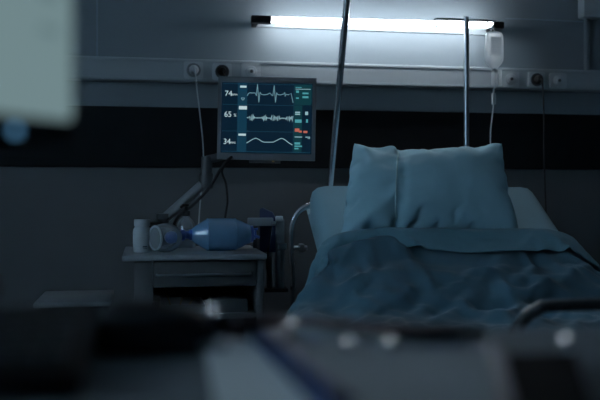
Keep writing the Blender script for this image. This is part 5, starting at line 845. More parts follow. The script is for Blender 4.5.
-5,0,-1,0,0,0,0,0,0,0,0,-1,0,0,0,-1,4,0,1,1,0,0,0,0,0,1,-1,-3,1,1,0,0,0,0,0,1,0,0,1,0,0,1,-43,0,1,2,2,2,2,3,-4,-2,-3,-3,-2,-1,0,1,1,3,4,2,0,1,2,3,6,-5,
-4,-4,-2,-1,0,0,-2,-1,0,1,2,1,2,-1,-9,-22,0,2,2,3,3,3,-4,-4,-4,-2,-3,-2,0,0,2,3,5,6,2,-1,2,4,6,-4,-4,-4,-3,-1,-2,-1,-1,0,1,1,2,1,1,19,-8,-27,-14,0,3,2,
3,4,-4,-5,-3,-3,-3,-3,-1,0,1,3,5,7,5,-1,2,4,6,-1,-4,-4,-7,-2,-2,0,1,1,1,0,1,1,16,24,-6,-28,-20,-11,0,1,3,4,-5,-4,-3,-3,-3,-2,-1,0,0,1,4,6,5,1,3,6,2,1,-6,
-5,-5,-3,0,2,2,0,0,-1,1,14,22,26,-3,-27,-23,-18,-9,-2,-1,4,-3,-4,-3,-2,-2,-1,1,-1,0,-1,2,4,4,2,2,5,6,-3,-3,-6,-4,-1,2,2,2,-1,-2,0,10,19,25,28,0,-27,-24,
-20,-16,-8,-3,-3,3,-5,-4,-1,-1,-1,1,0,-1,-2,1,3,3,4,0,3,6,4,-8,-3,-4,-1,3,4,1,-2,-2,6,16,22,26,30,-1,-27,-24,-22,-16,-15,-6,-5,-4,2,-3,-3,0,-1,0,2,-2,-1,
0,2,4,2,-1,2,4,8,-8,-3,-2,1,4,1,3,5,-4,11,19,22,27,30,-2,-27,-25,-24,-20,-17,-9,-6,-4,-5,-1,0,1,-1,2,-2,1,-2,-1,1,4,0,0,3,4,8,-8,-3,1,1,2,3,8,6,-2,16,20,
23,26,30,-3,-28,-26,-24,-24,-18,-11,-8,-6,-4,-2,0,-1,1,2,-2,-1,1,-2,0,1,1,6,-3,4,7,-7,1,-1,2,2,5,10,8,4,24,18,21,26,29,-3,-28,-27,-27,-24,-20,-14,-9,-7,
-4,-3,-2,1,-2,2,-1,-2,2,-2,0,2,8,0,-7,3,6,-6,4,-2,2,5,6,6,7,21,18,25,21,26,29,-6,-26,-27,-27,-26,-22,-19,-9,-7,-5,-4,-4,-1,1,-3,0,1,-1,-1,7,6,3,-5,-8,0,
4,-3,5,-1,4,7,6,7,12,17,21,25,27,27,28,-6,-26,-26,-26,-27,-25,-23,-11,-8,-6,-5,-3,-3,-1,-1,0,0,-1,1,5,9,-2,-9,-3,-3,0,5,2,4,5,6,7,11,14,17,23,27,27,27,
28,-6,-24,-25,-27,-28,-26,-24,-17,-9,-7,-6,-3,-3,-2,-1,-1,-1,0,1,8,5,-5,-8,-2,-2,4,0,4,5,6,7,10,13,15,17,25,26,27,26,26,-1,-25,-26,-28,-28,-26,-23,-19,
-12,-8,-6,-5,-4,-3,-1,-1,-1,0,1,10,1,-8,-4,-3,2,-1,2,6,6,7,10,12,14,15,18,26,25,26,27,24,-4,-26,-26,-27,-27,-24,-17,-23,-15,-10,-8,-5,-5,-4,-2,-1,0,0,1,
10,-1,-9,-3,-2,1,5,-1,5,8,9,12,13,14,17,19,25,26,26,26,23,-8,-28,-26,-26,-23,-18,-22,-21,-9,-17,-13,-6,-5,-5,-5,-1,0,0,2,10,-5,-7,-2,-1,5,3,-3,8,9,11,15,
15,17,20,12,23,25,27,26,26,-15,-28,-25,-20,-26,-22,-18,-16,-7,-14,-15,-18,-6,-3,-3,-8,0,0,2,9,-8,-4,-1,3,6,-5,4,8,11,15,16,17,18,21,10,19,22,24,24,26,-9,
-27,-23,-19,-26,-22,-12,-18,-7,-14,-14,-17,-18,0,-4,-10,-4,-1,2,8,-8,-3,1,8,-6,7,2,11,20,16,12,18,18,22,11,19,22,23,16,22,-2,-24,-22,-22,-24,-21,-16,-12,
-13,-16,-15,-14,-13,-14,-5,-4,-5,-2,0,3,-4,0,3,-1,0,6,12,15,16,14,19,18,18,18,17,19,20,17,17,20,-5,-25,-21,-22,-20,-19,-17,-17,-16,-17,-16,-12,-8,-10,-8,
-10,-5,-3,-1,0,0,0,0,0,8,10,12,13,13,18,15,16,16,16,18,18,19,20,20,23,-9,-23,-28,-24,-22,-19,-15,-20,-13,-19,-7,-10,-13,-17,-1,-6,-13,-2,6,-8,8,-1,-6,8,
-2,14,7,20,16,7,18,12,16,19,15,19,23,17,20,25,2,-28,-28,-24,-23,-21,-19,-18,-17,-15,-11,-7,-16,-10,-7,-2,-11,-2,5,-6,8,-5,-2,8,-1,6,11,16,18,6,15,17,13,
17,18,19,23,17,23,27,3,-28,-24,-25,-24,-22,-19,-19,-17,-15,-15,-8,-14,-8,-8,-3,-9,-2,4,-4,7,-5,-1,8,0,6,9,12,17,9,15,15,17,16,17,18,20,21,25,29,4,-28,-27,
-25,-23,-22,-19,-19,-17,-15,-14,-14,-9,-8,-7,-8,-4,-3,2,-2,7,-4,-1,6,3,7,8,10,11,15,16,15,16,17,17,18,20,20,27,29,5,-29,-28,-26,-24,-22,-18,-19,-17,-15,
-14,-12,-11,-7,-7,-6,-5,-4,-1,1,6,-3,1,3,6,7,8,10,11,14,15,16,16,16,18,18,20,21,26,29,8,-29,-29,-26,-25,-22,-21,-18,-17,-15,-14,-10,-12,-8,-6,-6,-4,-4,
-1,0,5,-3,2,4,6,7,9,9,12,13,14,15,16,17,18,20,20,21,28,28,11,-29,-28,-27,-26,-23,-22,-22,-18,-15,-13,-11,-10,-9,-6,-4,-4,-3,-2,-1,3,-1,3,5,6,7,8,10,11,
13,14,14,16,18,18,21,23,19,27,29,5,-29,-25,-21,-25,-25,-21,-22,-23,-17,-14,-11,-8,-9,-6,-4,-3,-3,-1,-1,-1,2,3,5,6,7,8,10,11,13,13,14,16,17,19,22,20,23,
27,28,4,-29,-20,-22,-23,-23,-22,-23,-24,-19,-18,-12,-9,-7,-5,-3,-3,-2,-2,-1,0,2,4,4,6,7,8,10,10,12,13,15,15,17,19,19,22,26,27,28,3,-30,-26,-24,-22,-22,
-18,-16,-24,-19,-17,-20,-7,-7,-4,-4,-2,-2,-1,-1,0,2,4,4,5,7,8,10,10,12,13,14,15,16,18,20,23,27,27,28,6,-29,-28,-27,-23,-22,-20,-18,-13,-20,-23,-17,-8,-7,
-5,-3,-2,-1,-1,-1,1,2,3,4,5,6,8,9,11,12,13,13,15,16,17,21,23,27,27,29,5,-30,-28,-26,-24,-22,-21,-20,-18,-18,-16,-13,-10,-8,-5,-3,-2,-1,0,0,0,2,3,4,4,6,
8,10,10,11,13,14,15,16,17,21,22,26,27,30,4,-30,-27,-26,-25,-22,-20,-20,-16,-15,-10,-15,-13,-11,-7,-2,-2,-1,1,0,0,2,3,3,4,6,8,8,11,11,13,14,15,15,17,21,
23,25,28,29,4,-29,-27,-26,-26,-21,-20,-18,-12,-17,-11,-9,-12,-16,-10,-3,-2,0,0,1,1,1,2,3,5,6,8,7,9,12,13,14,15,16,16,21,24,25,28,30,2,-27,-27,-26,-26,-22,
-19,-19,-15,-10,-13,-14,-12,-8,-14,-4,-1,0,0,1,1,1,2,3,4,6,6,9,8,12,13,15,15,17,17,21,25,24,27,29,1,-29,-27,-24,-24,-21,-20,-19,-17,-15,-12,-12,-12,-10,
-8,-4,-1,0,0,1,1,1,1,3,4,5,6,7,12,10,13,16,17,17,19,21,23,25,26,28,0,-29,-27,-20,-21,-22,-20,-20,-21,-15,-14,-12,-11,-8,-4,-7,-2,0,0,0,1,1,1,3,4,4,6,6,
10,15,11,17,18,18,19,22,23,25,26,24,-1,-28,-27,-23,-20,-18,-18,-21,-20,-18,-15,-13,-9,-6,-8,-4,-2,0,0,0,0,1,1,3,3,4,6,6,8,12,16,19,19,19,19,20,25,23,24,
25,-2,-29,-27,-24,-21,-19,-18,-13,-21,-17,-14,-18,-9,-7,-5,-4,-2,0,0,0,0,1,1,2,3,4,5,7,8,11,21,19,20,19,20,20,19,23,25,25,-7,-29,-26,-24,-22,-21,-17,-15,
-12,-16,-21,-13,-10,-7,-4,-3,-2,-1,0,0,0,1,1,1,3,3,7,6,8,11,16,18,19,19,20,24,23,24,24,25,-11,-29,-23,-23,-23,-24,-18,-17,-15,-16,-14,-5,-11,-11,-4,-3,
-1,-1,-1,0,0,1,0,2,2,3,4,9,9,12,13,17,16,19,19,21,24,24,25,26,-8,-30,-26,-23,-22,-21,-17,-17,-15,-15,-9,-13,-9,-8,-3,-2,-2,-1,-1,0,0,0,0,2,2,2,4,13,8,16,
9,19,14,15,17,21,23,25,25,26,-8,-30,-27,-22,-21,-20,-18,-17,-15,-13,-12,-11,-7,-6,-3,-3,-2,-1,-1,0,-1,0,1,2,2,2,3,9,14,9,17,10,19,17,14,20,24,25,25,27,
-11,-30,-26,-23,-19,-19,-18,-19,-14,-12,-11,-9,-7,-5,-4,-2,-3,-1,-2,0,-1,0,1,2,2,3,3,5,9,11,13,14,16,18,21,20,19,24,26,28,-11,-28,-27,-23,-21,-19,-17,-17,
-13,-12,-10,-6,-8,-5,-4,-2,-3,-2,-2,0,0,0,1,2,2,3,3,5,8,9,11,13,16,16,22,18,22,25,27,29,-10,-30,-27,-23,-22,-20,-16,-15,-13,-11,-8,-8,-6,-5,-3,-4,-2,-3,
-2,0,0,1,1,2,2,3,4,4,7,8,10,12,14,15,19,25,22,24,26,27,-6,-29,-26,-24,-23,-22,-15,-14,-11,-11,-9,-7,-5,-5,-3,-4,-3,-3,-1,0,0,1,1,2,2,3,4,5,5,7,9,11,13,
15,17,24,26,25,27,28,-7,-25,-25,-25,-24,-24,-16,-12,-14,-10,-8,-6,-5,-4,-4,-4,-4,-2,-1,0,-1,1,2,2,2,3,4,5,5,7,7,10,11,16,17,20,23,26,27,29,1,-26,-25,-26,
-25,-22,-16,-15,-11,-9,-8,-6,-4,-4,-3,-4,-3,-3,-2,0,-3,3,2,2,3,2,4,5,5,6,7,9,10,20,18,18,17,25,28,30,-2,-26,-25,-25,-23,-18,-13,-18,-9,-11,-7,-5,-4,-3,
-4,-4,-3,-3,-1,-2,4,-3,2,3,2,2,4,4,5,6,7,8,13,10,17,18,20,26,26,30,1,-28,-25,-22,-20,-14,-17,-19,-12,-8,-5,-4,-4,-4,-3,-4,-4,-1,-1,0,6,-6,1,2,2,3,3,3,5,
5,7,9,8,12,14,18,21,24,26,30,1,-27,-25,-18,-19,-20,-17,-11,-15,-5,-5,-4,-4,-3,-5,-3,-2,0,0,0,2,5,-7,1,2,2,2,4,4,4,6,7,10,13,13,17,19,23,26,29,0,-27,-25,
-21,-19,-17,-14,-13,-7,-6,-4,-4,-3,-5,-4,-1,-2,0,1,2,2,7,-7,-2,0,1,2,3,4,3,5,6,11,10,14,17,18,21,26,28,-1,-27,-23,-21,-19,-16,-14,-9,-6,-5,-4,-3,-4,-4,
-1,1,-4,0,1,3,3,8,-7,-4,-1,0,1,2,4,4,3,5,7,12,12,15,19,20,25,29,-2,-26,-23,-21,-19,-15,-11,-6,-5,-4,-4,-3,-4,-2,-1,3,-6,1,1,3,5,8,-7,-4,-3,-1,0,1,6,2,3,
3,5,7,12,15,18,21,24,28,-1,-26,-22,-21,-17,-14,-7,-4,-5,-3,-4,-3,-3,1,-3,0,1,6,-2,0,3,9,-6,-3,-4,-2,1,4,-2,4,3,2,3,4,7,14,18,21,24,27,0,-26,-22,-20,-17,
-9,-3,-3,-4,-2,-5,-3,-2,0,0,1,3,7,-3,0,0,8,-3,-5,-2,-1,4,-3,0,1,3,2,2,2,4,9,17,20,23,28,-1,-25,-22,-19,-11,-3,-2,-3,-1,-6,-2,-2,-1,1,1,1,6,5,-2,-2,-1,1,
4,-6,-1,0,5,-4,-2,1,2,1,1,2,3,4,11,18,22,27,-1,-25,-21,-13,-3,-2,-2,0,-4,-3,0,1,-2,0,1,2,3,1,7,-3,-2,-2,-1,-1,0,0,6,-5,-2,0,2,1,0,1,2,3,4,12,21,26,-1,-24,
-17,-3,-2,-1,-1,-1,-2,0,2,-2,-1,2,1,2,3,0,2,3,-3,-2,-2,-1,-1,1,6,-5,-4,2,1,2,-1,0,1,1,2,3,16,25,-2,-20,-3,-2,-1,0,-1,0,0,0,3,-2,-1,1,1,3,2,-1,1,2,1,-3,
-1,-1,-1,0,1,2,-4,1,0,0,1,-1,0,0,1,1,4,20,-1,-1,-1,-1,0,0,1,-1,0,0,0,0,0,1,1,2,2,-1,1,0,3,-3,0,-1,0,-1,1,-2,0,0,1,0,0,0,0,0,0,1,1,1,],
]
BLANKET = [
[1078,-2,-7,33,-42,2,10,12,16,25,40,12,22,24,45,45,48,47,36,41,43,49,50,49,53,40,45,36,50,50,50,50,49,50,50,50,50,50,50,50,51,50,48,49,46,49,49,49,28,40,
43,36,43,42,38,35,35,31,22,13,12,9,5,-2226,-11,46,16,-2,1,12,2,-10,18,32,-12,53,28,35,46,46,46,48,43,44,50,51,54,39,45,37,50,50,50,49,50,50,50,49,50,50,
50,50,51,50,48,48,49,48,49,50,42,50,30,47,42,42,39,35,27,26,25,16,17,4,-1,4,-2237,50,-2,5,17,-3,4,24,11,9,-14,44,1,55,44,48,45,35,38,60,59,38,51,45,44,
46,50,50,49,50,50,49,50,50,50,50,49,51,50,50,50,50,46,48,50,49,49,45,41,47,46,42,42,28,15,21,26,27,29,5,-1,1,3,-2195,3,16,4,4,-11,7,11,10,10,18,33,34,28,
53,50,41,42,33,52,70,22,54,59,49,50,50,49,50,50,49,49,50,49,50,50,50,50,50,50,50,50,50,46,49,48,49,47,50,45,44,46,22,18,20,38,20,21,15,6,-4,3,5,-2207,-3,
8,7,9,13,36,18,16,15,15,3,19,44,33,46,48,49,49,50,50,49,50,50,50,50,49,50,50,50,50,50,50,50,49,50,50,50,50,50,49,49,50,50,47,50,49,48,49,49,47,36,23,23,
36,3,13,12,13,14,14,16,18,-2259,17,21,25,11,7,12,17,16,16,16,19,21,16,43,45,51,50,50,50,50,50,50,50,50,50,49,50,50,50,50,50,50,50,50,50,50,49,50,50,50,
50,50,50,50,50,50,50,51,49,47,36,30,28,28,23,17,15,14,14,15,16,16,-2270,16,16,15,14,16,15,15,16,17,18,21,16,-6,45,44,47,48,50,50,50,50,50,50,50,50,49,50,
50,50,50,50,50,50,50,50,50,49,50,50,50,50,50,50,50,50,48,49,47,47,46,36,37,25,24,25,24,21,21,21,22,21,20,-2257,18,18,16,15,14,15,16,8,3,-13,19,-6,41,41,
26,48,49,47,50,50,50,50,50,50,50,49,50,50,50,50,50,50,50,50,50,50,49,50,50,50,50,50,50,50,43,46,48,47,50,46,21,34,2,21,25,27,17,20,22,23,25,26,-2190,11,
7,4,-5,12,16,43,3,-8,13,-10,33,28,13,47,50,55,56,38,35,70,41,47,49,50,50,50,49,50,50,50,50,50,50,50,50,49,50,50,50,50,50,50,48,49,44,42,48,44,46,44,1,15,
41,-3,8,21,23,26,15,20,22,-2166,17,3,3,-11,8,51,29,-4,16,-19,36,2,6,34,44,47,56,66,41,29,50,68,49,46,49,46,50,51,49,50,50,50,50,50,50,50,50,50,50,51,49,
49,50,47,47,43,49,44,47,47,28,34,13,10,43,-6,-3,8,18,18,18,19,-2153,4,-8,-2,-10,73,34,23,14,-21,33,14,-15,17,33,55,50,39,50,50,50,49,50,46,43,58,50,50,
51,50,50,49,51,50,50,49,50,50,50,50,49,50,49,50,46,46,50,41,42,48,49,45,11,19,20,21,47,0,-10,-5,16,14,14,-2182,27,-19,1,45,60,29,0,-5,29,-8,41,12,-15,50,
49,40,45,48,47,47,49,49,41,54,49,53,50,52,50,50,50,50,50,50,50,50,50,49,51,51,46,47,51,46,47,50,50,42,34,49,41,47,26,13,26,10,40,-3,-8,-12,15,6,-2231,23,
30,25,6,42,16,11,13,9,41,-1,23,29,37,32,47,49,47,46,45,48,50,44,58,45,49,51,51,51,50,49,51,50,49,50,51,46,51,52,54,43,42,51,48,50,49,49,50,44,29,41,42,
47,30,27,0,36,8,-3,-6,1,8,-2304,32,30,9,40,26,12,16,9,44,5,9,25,44,38,47,50,49,40,50,43,49,50,51,50,47,48,50,50,51,50,49,51,49,49,52,48,49,49,56,55,38,
39,51,51,51,47,50,48,48,49,37,35,34,30,24,49,6,20,0,0,6,1,-2371,31,22,29,40,10,12,14,45,11,20,6,53,50,44,35,49,48,43,50,43,49,50,50,47,49,49,49,50,51,50,
50,50,49,50,50,49,49,50,53,52,42,40,52,54,49,45,49,48,46,50,28,29,31,35,37,46,48,6,7,8,1,6,-2415,33,-2,40,-7,18,25,44,27,12,7,53,51,49,36,48,44,48,46,43,
49,48,50,50,47,51,45,50,50,50,50,51,50,49,50,50,49,50,46,52,49,47,43,50,52,48,50,48,48,45,48,50,23,32,34,33,43,48,33,8,2,2,-3,-2423,-30,52,8,-9,14,38,44,
14,6,48,53,52,45,43,45,43,48,49,39,50,50,50,50,46,50,43,51,50,50,51,56,44,49,51,51,50,44,51,51,44,49,46,49,50,52,50,45,51,50,38,49,48,37,37,36,21,45,37,
8,-4,4,5,-2452,-12,52,-9,19,-14,43,14,11,47,51,54,52,33,42,43,51,50,41,50,50,50,49,50,45,52,42,51,51,48,52,51,53,48,51,49,45,52,49,48,40,53,49,46,50,52,
50,49,46,49,47,38,49,38,45,37,50,19,37,-9,10,-4,0,-2455,-1,52,0,9,-30,20,19,50,49,47,52,50,42,43,43,44,41,50,50,49,50,48,50,49,50,43,51,50,50,47,51,52,
50,49,51,44,50,47,52,43,55,49,40,51,51,51,49,50,45,49,31,52,46,35,49,46,39,24,-17,-3,12,-3,-2470,22,47,6,-9,-31,5,48,43,48,49,48,49,46,37,39,47,50,50,50,
49,50,47,50,50,47,48,49,48,51,49,50,50,50,49,49,44,50,52,53,50,51,34,51,49,50,50,50,51,50,39,50,30,49,49,45,36,46,29,-17,-16,9,10,-2480,42,38,2,-18,-30,
13,39,50,47,47,49,49,46,42,38,48,50,49,50,50,51,47,47,50,47,49,50,50,48,49,50,50,48,48,48,48,49,54,48,50,39,50,50,49,50,49,50,51,51,49,28,45,50,51,43,41,
32,41,-14,-23,-6,20,-2474,48,33,-6,-23,-26,24,45,31,50,44,50,50,45,44,42,50,47,50,50,51,46,47,52,50,46,49,49,50,47,52,51,47,47,50,45,50,48,49,46,48,50,
49,50,48,50,50,48,49,53,51,36,41,51,49,45,43,26,43,-12,-18,-24,25,-2462,49,26,-13,-28,-21,40,30,32,50,42,49,50,41,47,50,47,49,50,49,48,49,50,51,49,50,44,
50,46,53,50,45,50,49,50,42,53,50,41,50,50,46,53,51,47,50,50,50,48,50,51,48,34,51,46,49,47,26,38,-16,-30,-7,20,-2451,47,20,-21,-30,-12,39,27,33,49,41,47,
49,49,50,42,51,50,49,49,49,49,50,50,50,50,48,47,46,48,48,49,50,50,48,46,51,44,47,48,51,51,51,49,48,49,50,50,46,50,49,50,43,49,44,48,49,33,29,-28,-7,-11,
8,-2444,45,13,-23,-29,-2,39,19,35,48,42,46,49,49,49,50,49,49,47,49,48,50,50,51,50,50,49,48,44,47,49,49,50,49,49,48,50,50,42,49,48,54,50,47,51,46,50,50,
47,51,47,49,51,38,49,51,48,29,27,-18,-15,12,-18,-2436,43,7,-22,-31,8,35,15,35,48,44,45,48,50,47,50,49,49,50,46,52,50,50,50,50,50,49,49,49,45,50,50,45,48,
50,47,51,48,51,49,48,47,49,49,50,47,51,50,49,49,49,50,40,46,51,50,53,24,23,-18,11,-25,-6,-2432,39,-5,-11,-32,23,25,8,35,50,50,46,41,49,50,50,50,50,49,49,
47,50,50,50,49,51,50,48,51,49,48,43,50,49,47,49,53,46,49,51,45,49,50,50,48,49,50,50,50,47,51,49,49,41,51,52,47,10,31,-4,-19,-7,10,-2443,36,-1,-19,-26,21,
24,6,36,50,49,41,46,51,52,48,51,50,49,46,50,49,50,50,51,50,49,50,50,51,45,46,48,47,51,50,52,49,49,50,51,42,50,49,49,50,49,49,49,50,49,50,47,47,48,50,34,
39,10,-21,-6,12,-14,-2429,33,-3,-15,-24,27,10,7,36,49,49,46,44,55,42,49,53,53,48,50,49,49,49,51,50,50,51,50,50,50,51,47,42,49,51,48,49,50,51,46,50,44,52,
50,50,50,51,50,48,47,51,50,45,50,45,49,47,22,3,-11,8,-17,7,-2430,30,-9,-8,-19,20,3,25,25,48,49,39,53,52,50,48,45,53,52,47,47,52,51,50,50,50,51,51,49,50,
50,50,41,51,49,50,49,50,50,50,40,50,50,53,50,51,57,42,50,43,52,50,48,50,50,48,28,28,0,10,-21,-3,18,-2436,25,-3,-12,-14,18,13,2,34,48,50,43,49,51,49,49,
49,48,51,47,50,53,52,49,50,50,51,51,49,49,50,49,48,48,51,48,47,49,51,49,50,45,49,52,49,55,46,50,41,51,50,50,49,48,49,50,30,27,7,-14,9,-17,26,-2443,14,9,
-14,-8,17,1,10,35,46,50,45,47,50,50,46,50,49,50,50,50,52,52,50,50,50,51,50,48,50,48,51,48,51,47,51,50,44,51,50,50,50,48,49,51,49,50,43,50,50,50,50,49,44,
51,50,46,10,0,14,-22,0,33,-2454,-3,17,-3,-8,14,7,3,35,46,49,48,44,50,47,50,44,51,54,51,51,50,51,50,50,51,50,49,50,47,50,50,49,48,54,49,45,51,45,52,49,50,
50,50,50,50,48,48,46,51,50,41,55,62,43,50,28,24,-1,17,-23,16,32,-2472,-17,17,11,-5,10,5,7,33,45,48,43,49,50,46,49,49,50,54,53,51,48,50,50,50,50,50,50,50,
46,50,49,51,47,49,50,50,49,47,49,51,51,48,51,51,50,50,47,47,51,41,53,54,58,51,46,24,20,4,2,29,16,12,-2489,-29,8,25,8,4,5,11,28,45,49,39,51,53,49,44,51,
52,51,53,51,45,49,53,50,50,49,50,50,50,46,50,48,49,49,50,49,47,51,51,55,45,45,51,55,48,50,50,48,44,48,53,52,51,48,45,44,12,-1,7,22,15,-3,-2467,-27,-5,19,
28,-1,7,10,26,44,48,44,51,52,50,50,49,48,49,53,46,49,50,53,50,50,49,50,49,49,48,51,49,46,47,50,52,50,51,51,49,49,53,46,55,51,46,43,51,49,49,51,50,48,50,
50,39,18,-13,15,5,12,9,-2460,-9,-24,21,25,-2,11,7,27,44,49,41,51,53,52,48,50,49,49,52,45,48,55,52,48,50,50,47,51,48,50,50,50,47,48,52,48,51,50,51,49,50,
51,52,53,43,50,49,45,52,52,48,49,48,49,50,36,24,-21,11,15,12,-4,-2449,5,-19,4,22,-2,0,17,29,44,50,42,50,52,50,50,50,49,50,49,51,51,50,51,49,45,51,48,52,
51,48,50,49,52,52,42,51,50,51,49,51,50,50,51,51,48,46,52,55,54,39,50,44,50,52,54,34,13,-10,11,19,-10,6,-2448,9,2,-13,15,-5,18,7,23,45,50,48,48,50,50,51,
49,49,49,50,50,50,50,45,51,51,50,48,52,49,46,52,54,52,44,47,53,52,48,50,49,49,51,52,50,51,51,52,53,51,39,52,49,50,52,46,35,3,7,21,-14,2,20,-2464,14,5,-10,
6,4,-6,23,22,45,50,47,50,49,50,49,50,51,50,50,50,50,46,51,52,53,51,43,50,40,51,55,54,50,49,53,49,48,50,47,48,52,53,52,50,51,51,50,50,49,49,50,50,47,50,
41,42,1,22,-2,-10,7,21,-2466,8,6,4,-2,-9,2,16,33,44,51,48,49,50,49,48,49,51,53,50,51,50,50,52,51,50,48,42,42,51,53,54,53,45,54,52,50,47,52,47,50,52,53,
49,49,52,51,50,49,49,49,50,47,50,50,50,32,10,20,-21,5,10,17,-2466,6,-1,10,10,-14,13,11,21,44,51,48,48,50,50,48,48,51,54,50,50,51,51,51,49,48,47,50,47,51,
53,52,40,52,53,51,50,51,51,50,50,50,52,50,51,50,50,50,49,49,49,50,52,49,45,53,29,35,-16,-11,11,13,8,-2466,-6,19,9,20,-22,2,15,18,45,50,49,48,51,50,49,48,
52,54,48,50,49,51,50,49,50,50,50,50,51,52,39,54,53,49,47,50,51,51,53,54,51,49,49,51,50,49,49,50,47,52,54,53,42,43,57,45,10,-18,4,16,-1,14,-2491,12,26,23,
5,-5,-14,4,29,43,49,48,49,50,51,49,50,51,51,51,48,50,51,50,50,50,51,50,51,49,48,50,51,50,50,50,49,50,52,55,50,51,48,48,52,50,51,46,50,50,55,55,54,15,56,
58,43,-3,5,12,-14,12,22,-2493,13,26,28,-10,3,-6,6,17,44,51,50,46,50,51,48,50,50,51,51,50,51,50,50,49,51,55,49,49,50,50,50,49,50,50,51,51,50,51,52,52,50,
44,53,49,50,52,48,51,55,53,53,50,14,56,59,29,13,8,-5,4,10,20,-2496,17,27,18,3,-14,8,0,22,42,50,50,46,50,51,51,46,50,51,51,50,51,51,50,49,55,50,50,49,50,
50,50,50,50,51,50,50,50,50,51,51,50,51,49,50,50,50,52,54,51,49,51,50,45,45,43,29,21,19,0,-6,2,6,-2477,7,7,15,-12,29,4,-3,24,40,50,50,48,50,49,49,49,50,
51,51,51,51,50,50,51,53,48,50,50,51,50,50,50,50,50,50,51,50,51,50,50,51,49,50,50,50,50,52,54,49,49,48,49,49,49,43,30,19,11,-6,3,9,13,-2472,-3,-3,-8,31,
0,19,1,17,42,50,48,51,50,50,50,49,50,50,51,50,51,50,50,52,49,50,50,51,50,50,51,50,50,50,50,50,51,51,50,50,50,50,50,50,49,51,50,52,51,49,50,49,50,46,52,
23,12,1,9,12,8,8,-2460,-10,-13,20,14,3,4,6,15,44,50,48,50,50,50,51,51,50,50,50,49,51,50,51,50,49,50,51,51,52,50,48,50,49,51,52,50,49,51,51,50,49,52,50,
49,50,51,50,51,50,50,50,49,49,50,50,23,9,6,20,3,2,-5,-2464,7,2,-10,21,16,-5,9,14,44,51,50,50,50,49,51,50,51,51,50,50,50,50,50,50,51,50,50,51,52,50,50,49,
50,51,53,46,47,54,52,49,51,50,50,50,50,49,51,50,50,50,50,50,50,52,50,24,4,23,-22,4,15,10,-2459,3,5,-10,-1,10,22,0,16,44,54,47,50,51,50,52,48,49,51,52,50,
50,51,50,50,50,50,50,50,51,51,50,47,52,52,51,50,47,54,50,49,51,49,50,50,51,51,50,50,49,50,50,50,50,51,49,26,5,20,-34,4,18,29,-2460,-3,8,5,-20,8,4,22,19,
41,53,46,50,51,50,50,50,51,50,51,50,50,51,50,50,51,49,50,50,51,53,44,49,56,51,50,50,49,51,51,49,51,49,50,49,53,51,50,49,50,49,51,50,41,57,47,28,8,14,-22,
22,11,48,-2503,17,-5,13,-2,-27,17,18,14,43,52,50,50,51,51,49,51,50,50,50,50,50,52,50,50,49,51,50,50,50,52,47,52,53,49,50,50,50,50,49,51,48,49,51,53,49,
51,50,49,53,50,50,49,51,51,45,25,12,2,14,14,25,3,-2475,2,8,-5,5,-3,-18,11,28,44,51,51,50,50,50,50,50,51,51,50,50,50,50,51,51,50,51,50,49,50,51,50,51,50,
50,50,50,51,50,50,50,50,52,51,52,51,46,48,57,54,43,51,50,51,48,46,26,13,29,8,24,-1,-29,-2401,-13,-16,0,-6,-2,-1,-7,25,44,51,50,49,50,50,50,50,50,50,50,
51,50,50,51,52,50,50,50,50,51,50,50,49,50,51,51,52,49,50,50,53,55,54,49,48,46,53,57,50,52,44,44,50,50,56,45,26,0,43,34,11,-30,-19,-2386,-8,-11,-10,-9,-5,
-8,-8,29,40,46,51,51,50,50,48,50,50,50,52,52,50,50,52,50,50,50,50,51,50,50,50,50,49,51,53,49,49,49,52,57,56,50,46,50,51,57,51,53,44,38,49,51,52,54,40,31,
22,13,51,-17,-7,-5,-2441,-6,-19,-20,-9,6,16,40,37,39,35,29,50,51,50,49,49,48,51,51,52,50,51,51,50,50,50,50,50,51,50,50,50,50,50,51,49,47,52,55,58,54,46,
49,50,54,59,50,47,35,49,50,49,49,28,33,32,31,35,29,34,14,3,-2547,-8,-17,2,19,23,36,42,30,39,18,35,34,49,49,49,50,50,49,51,49,53,53,49,50,49,50,50,51,51,
50,51,49,50,50,50,48,50,54,57,58,45,51,49,51,52,54,53,37,48,42,47,47,37,43,25,13,31,32,30,27,34,32,-2601,12,19,30,19,29,33,29,38,35,12,26,36,34,49,50,48,
49,49,50,51,54,52,49,51,49,50,51,50,51,49,51,48,52,51,50,50,53,56,55,48,50,48,50,51,56,51,44,48,49,43,31,47,47,23,25,17,12,30,32,34,29,36,-2552,28,19,28,
24,23,30,29,31,41,17,13,32,32,37,49,49,50,47,47,52,55,51,51,50,51,51,51,49,49,49,49,52,55,50,49,55,55,56,47,46,50,51,51,54,51,50,50,47,37,44,50,16,46,23,
23,20,16,16,26,33,37,34,-2485,23,23,22,29,26,17,20,37,39,4,35,32,31,32,25,50,48,49,50,50,52,51,51,48,52,53,49,50,49,51,52,53,51,50,52,53,53,51,50,52,52,
50,51,51,50,52,48,45,49,46,33,6,40,22,23,26,11,17,17,28,34,39,-2419,23,15,30,33,17,2,10,25,41,35,22,19,13,34,47,42,50,51,50,49,50,50,50,50,53,50,50,51,
53,54,52,50,50,53,50,51,51,50,51,53,53,54,49,48,54,50,50,50,47,26,20,19,29,31,31,12,15,14,17,21,37,18,-2351,16,31,36,21,-5,14,19,17,21,23,23,23,21,32,40,
51,50,50,51,53,50,48,51,50,50,52,50,52,54,54,51,50,56,53,49,49,47,52,53,51,53,47,53,56,53,49,50,49,43,34,24,24,22,22,9,28,5,8,10,23,20,27,],
[-1928,1,-6,23,3,-22,-9,-9,-4,-2,11,-4,50,-44,-4,6,11,9,33,-27,26,-7,2,-2,-9,-21,-22,17,3,-2,-4,-5,-7,-7,-6,-3,-2,-1,-1,-4,-4,2,11,9,-12,6,6,-8,-25,-1,-4,
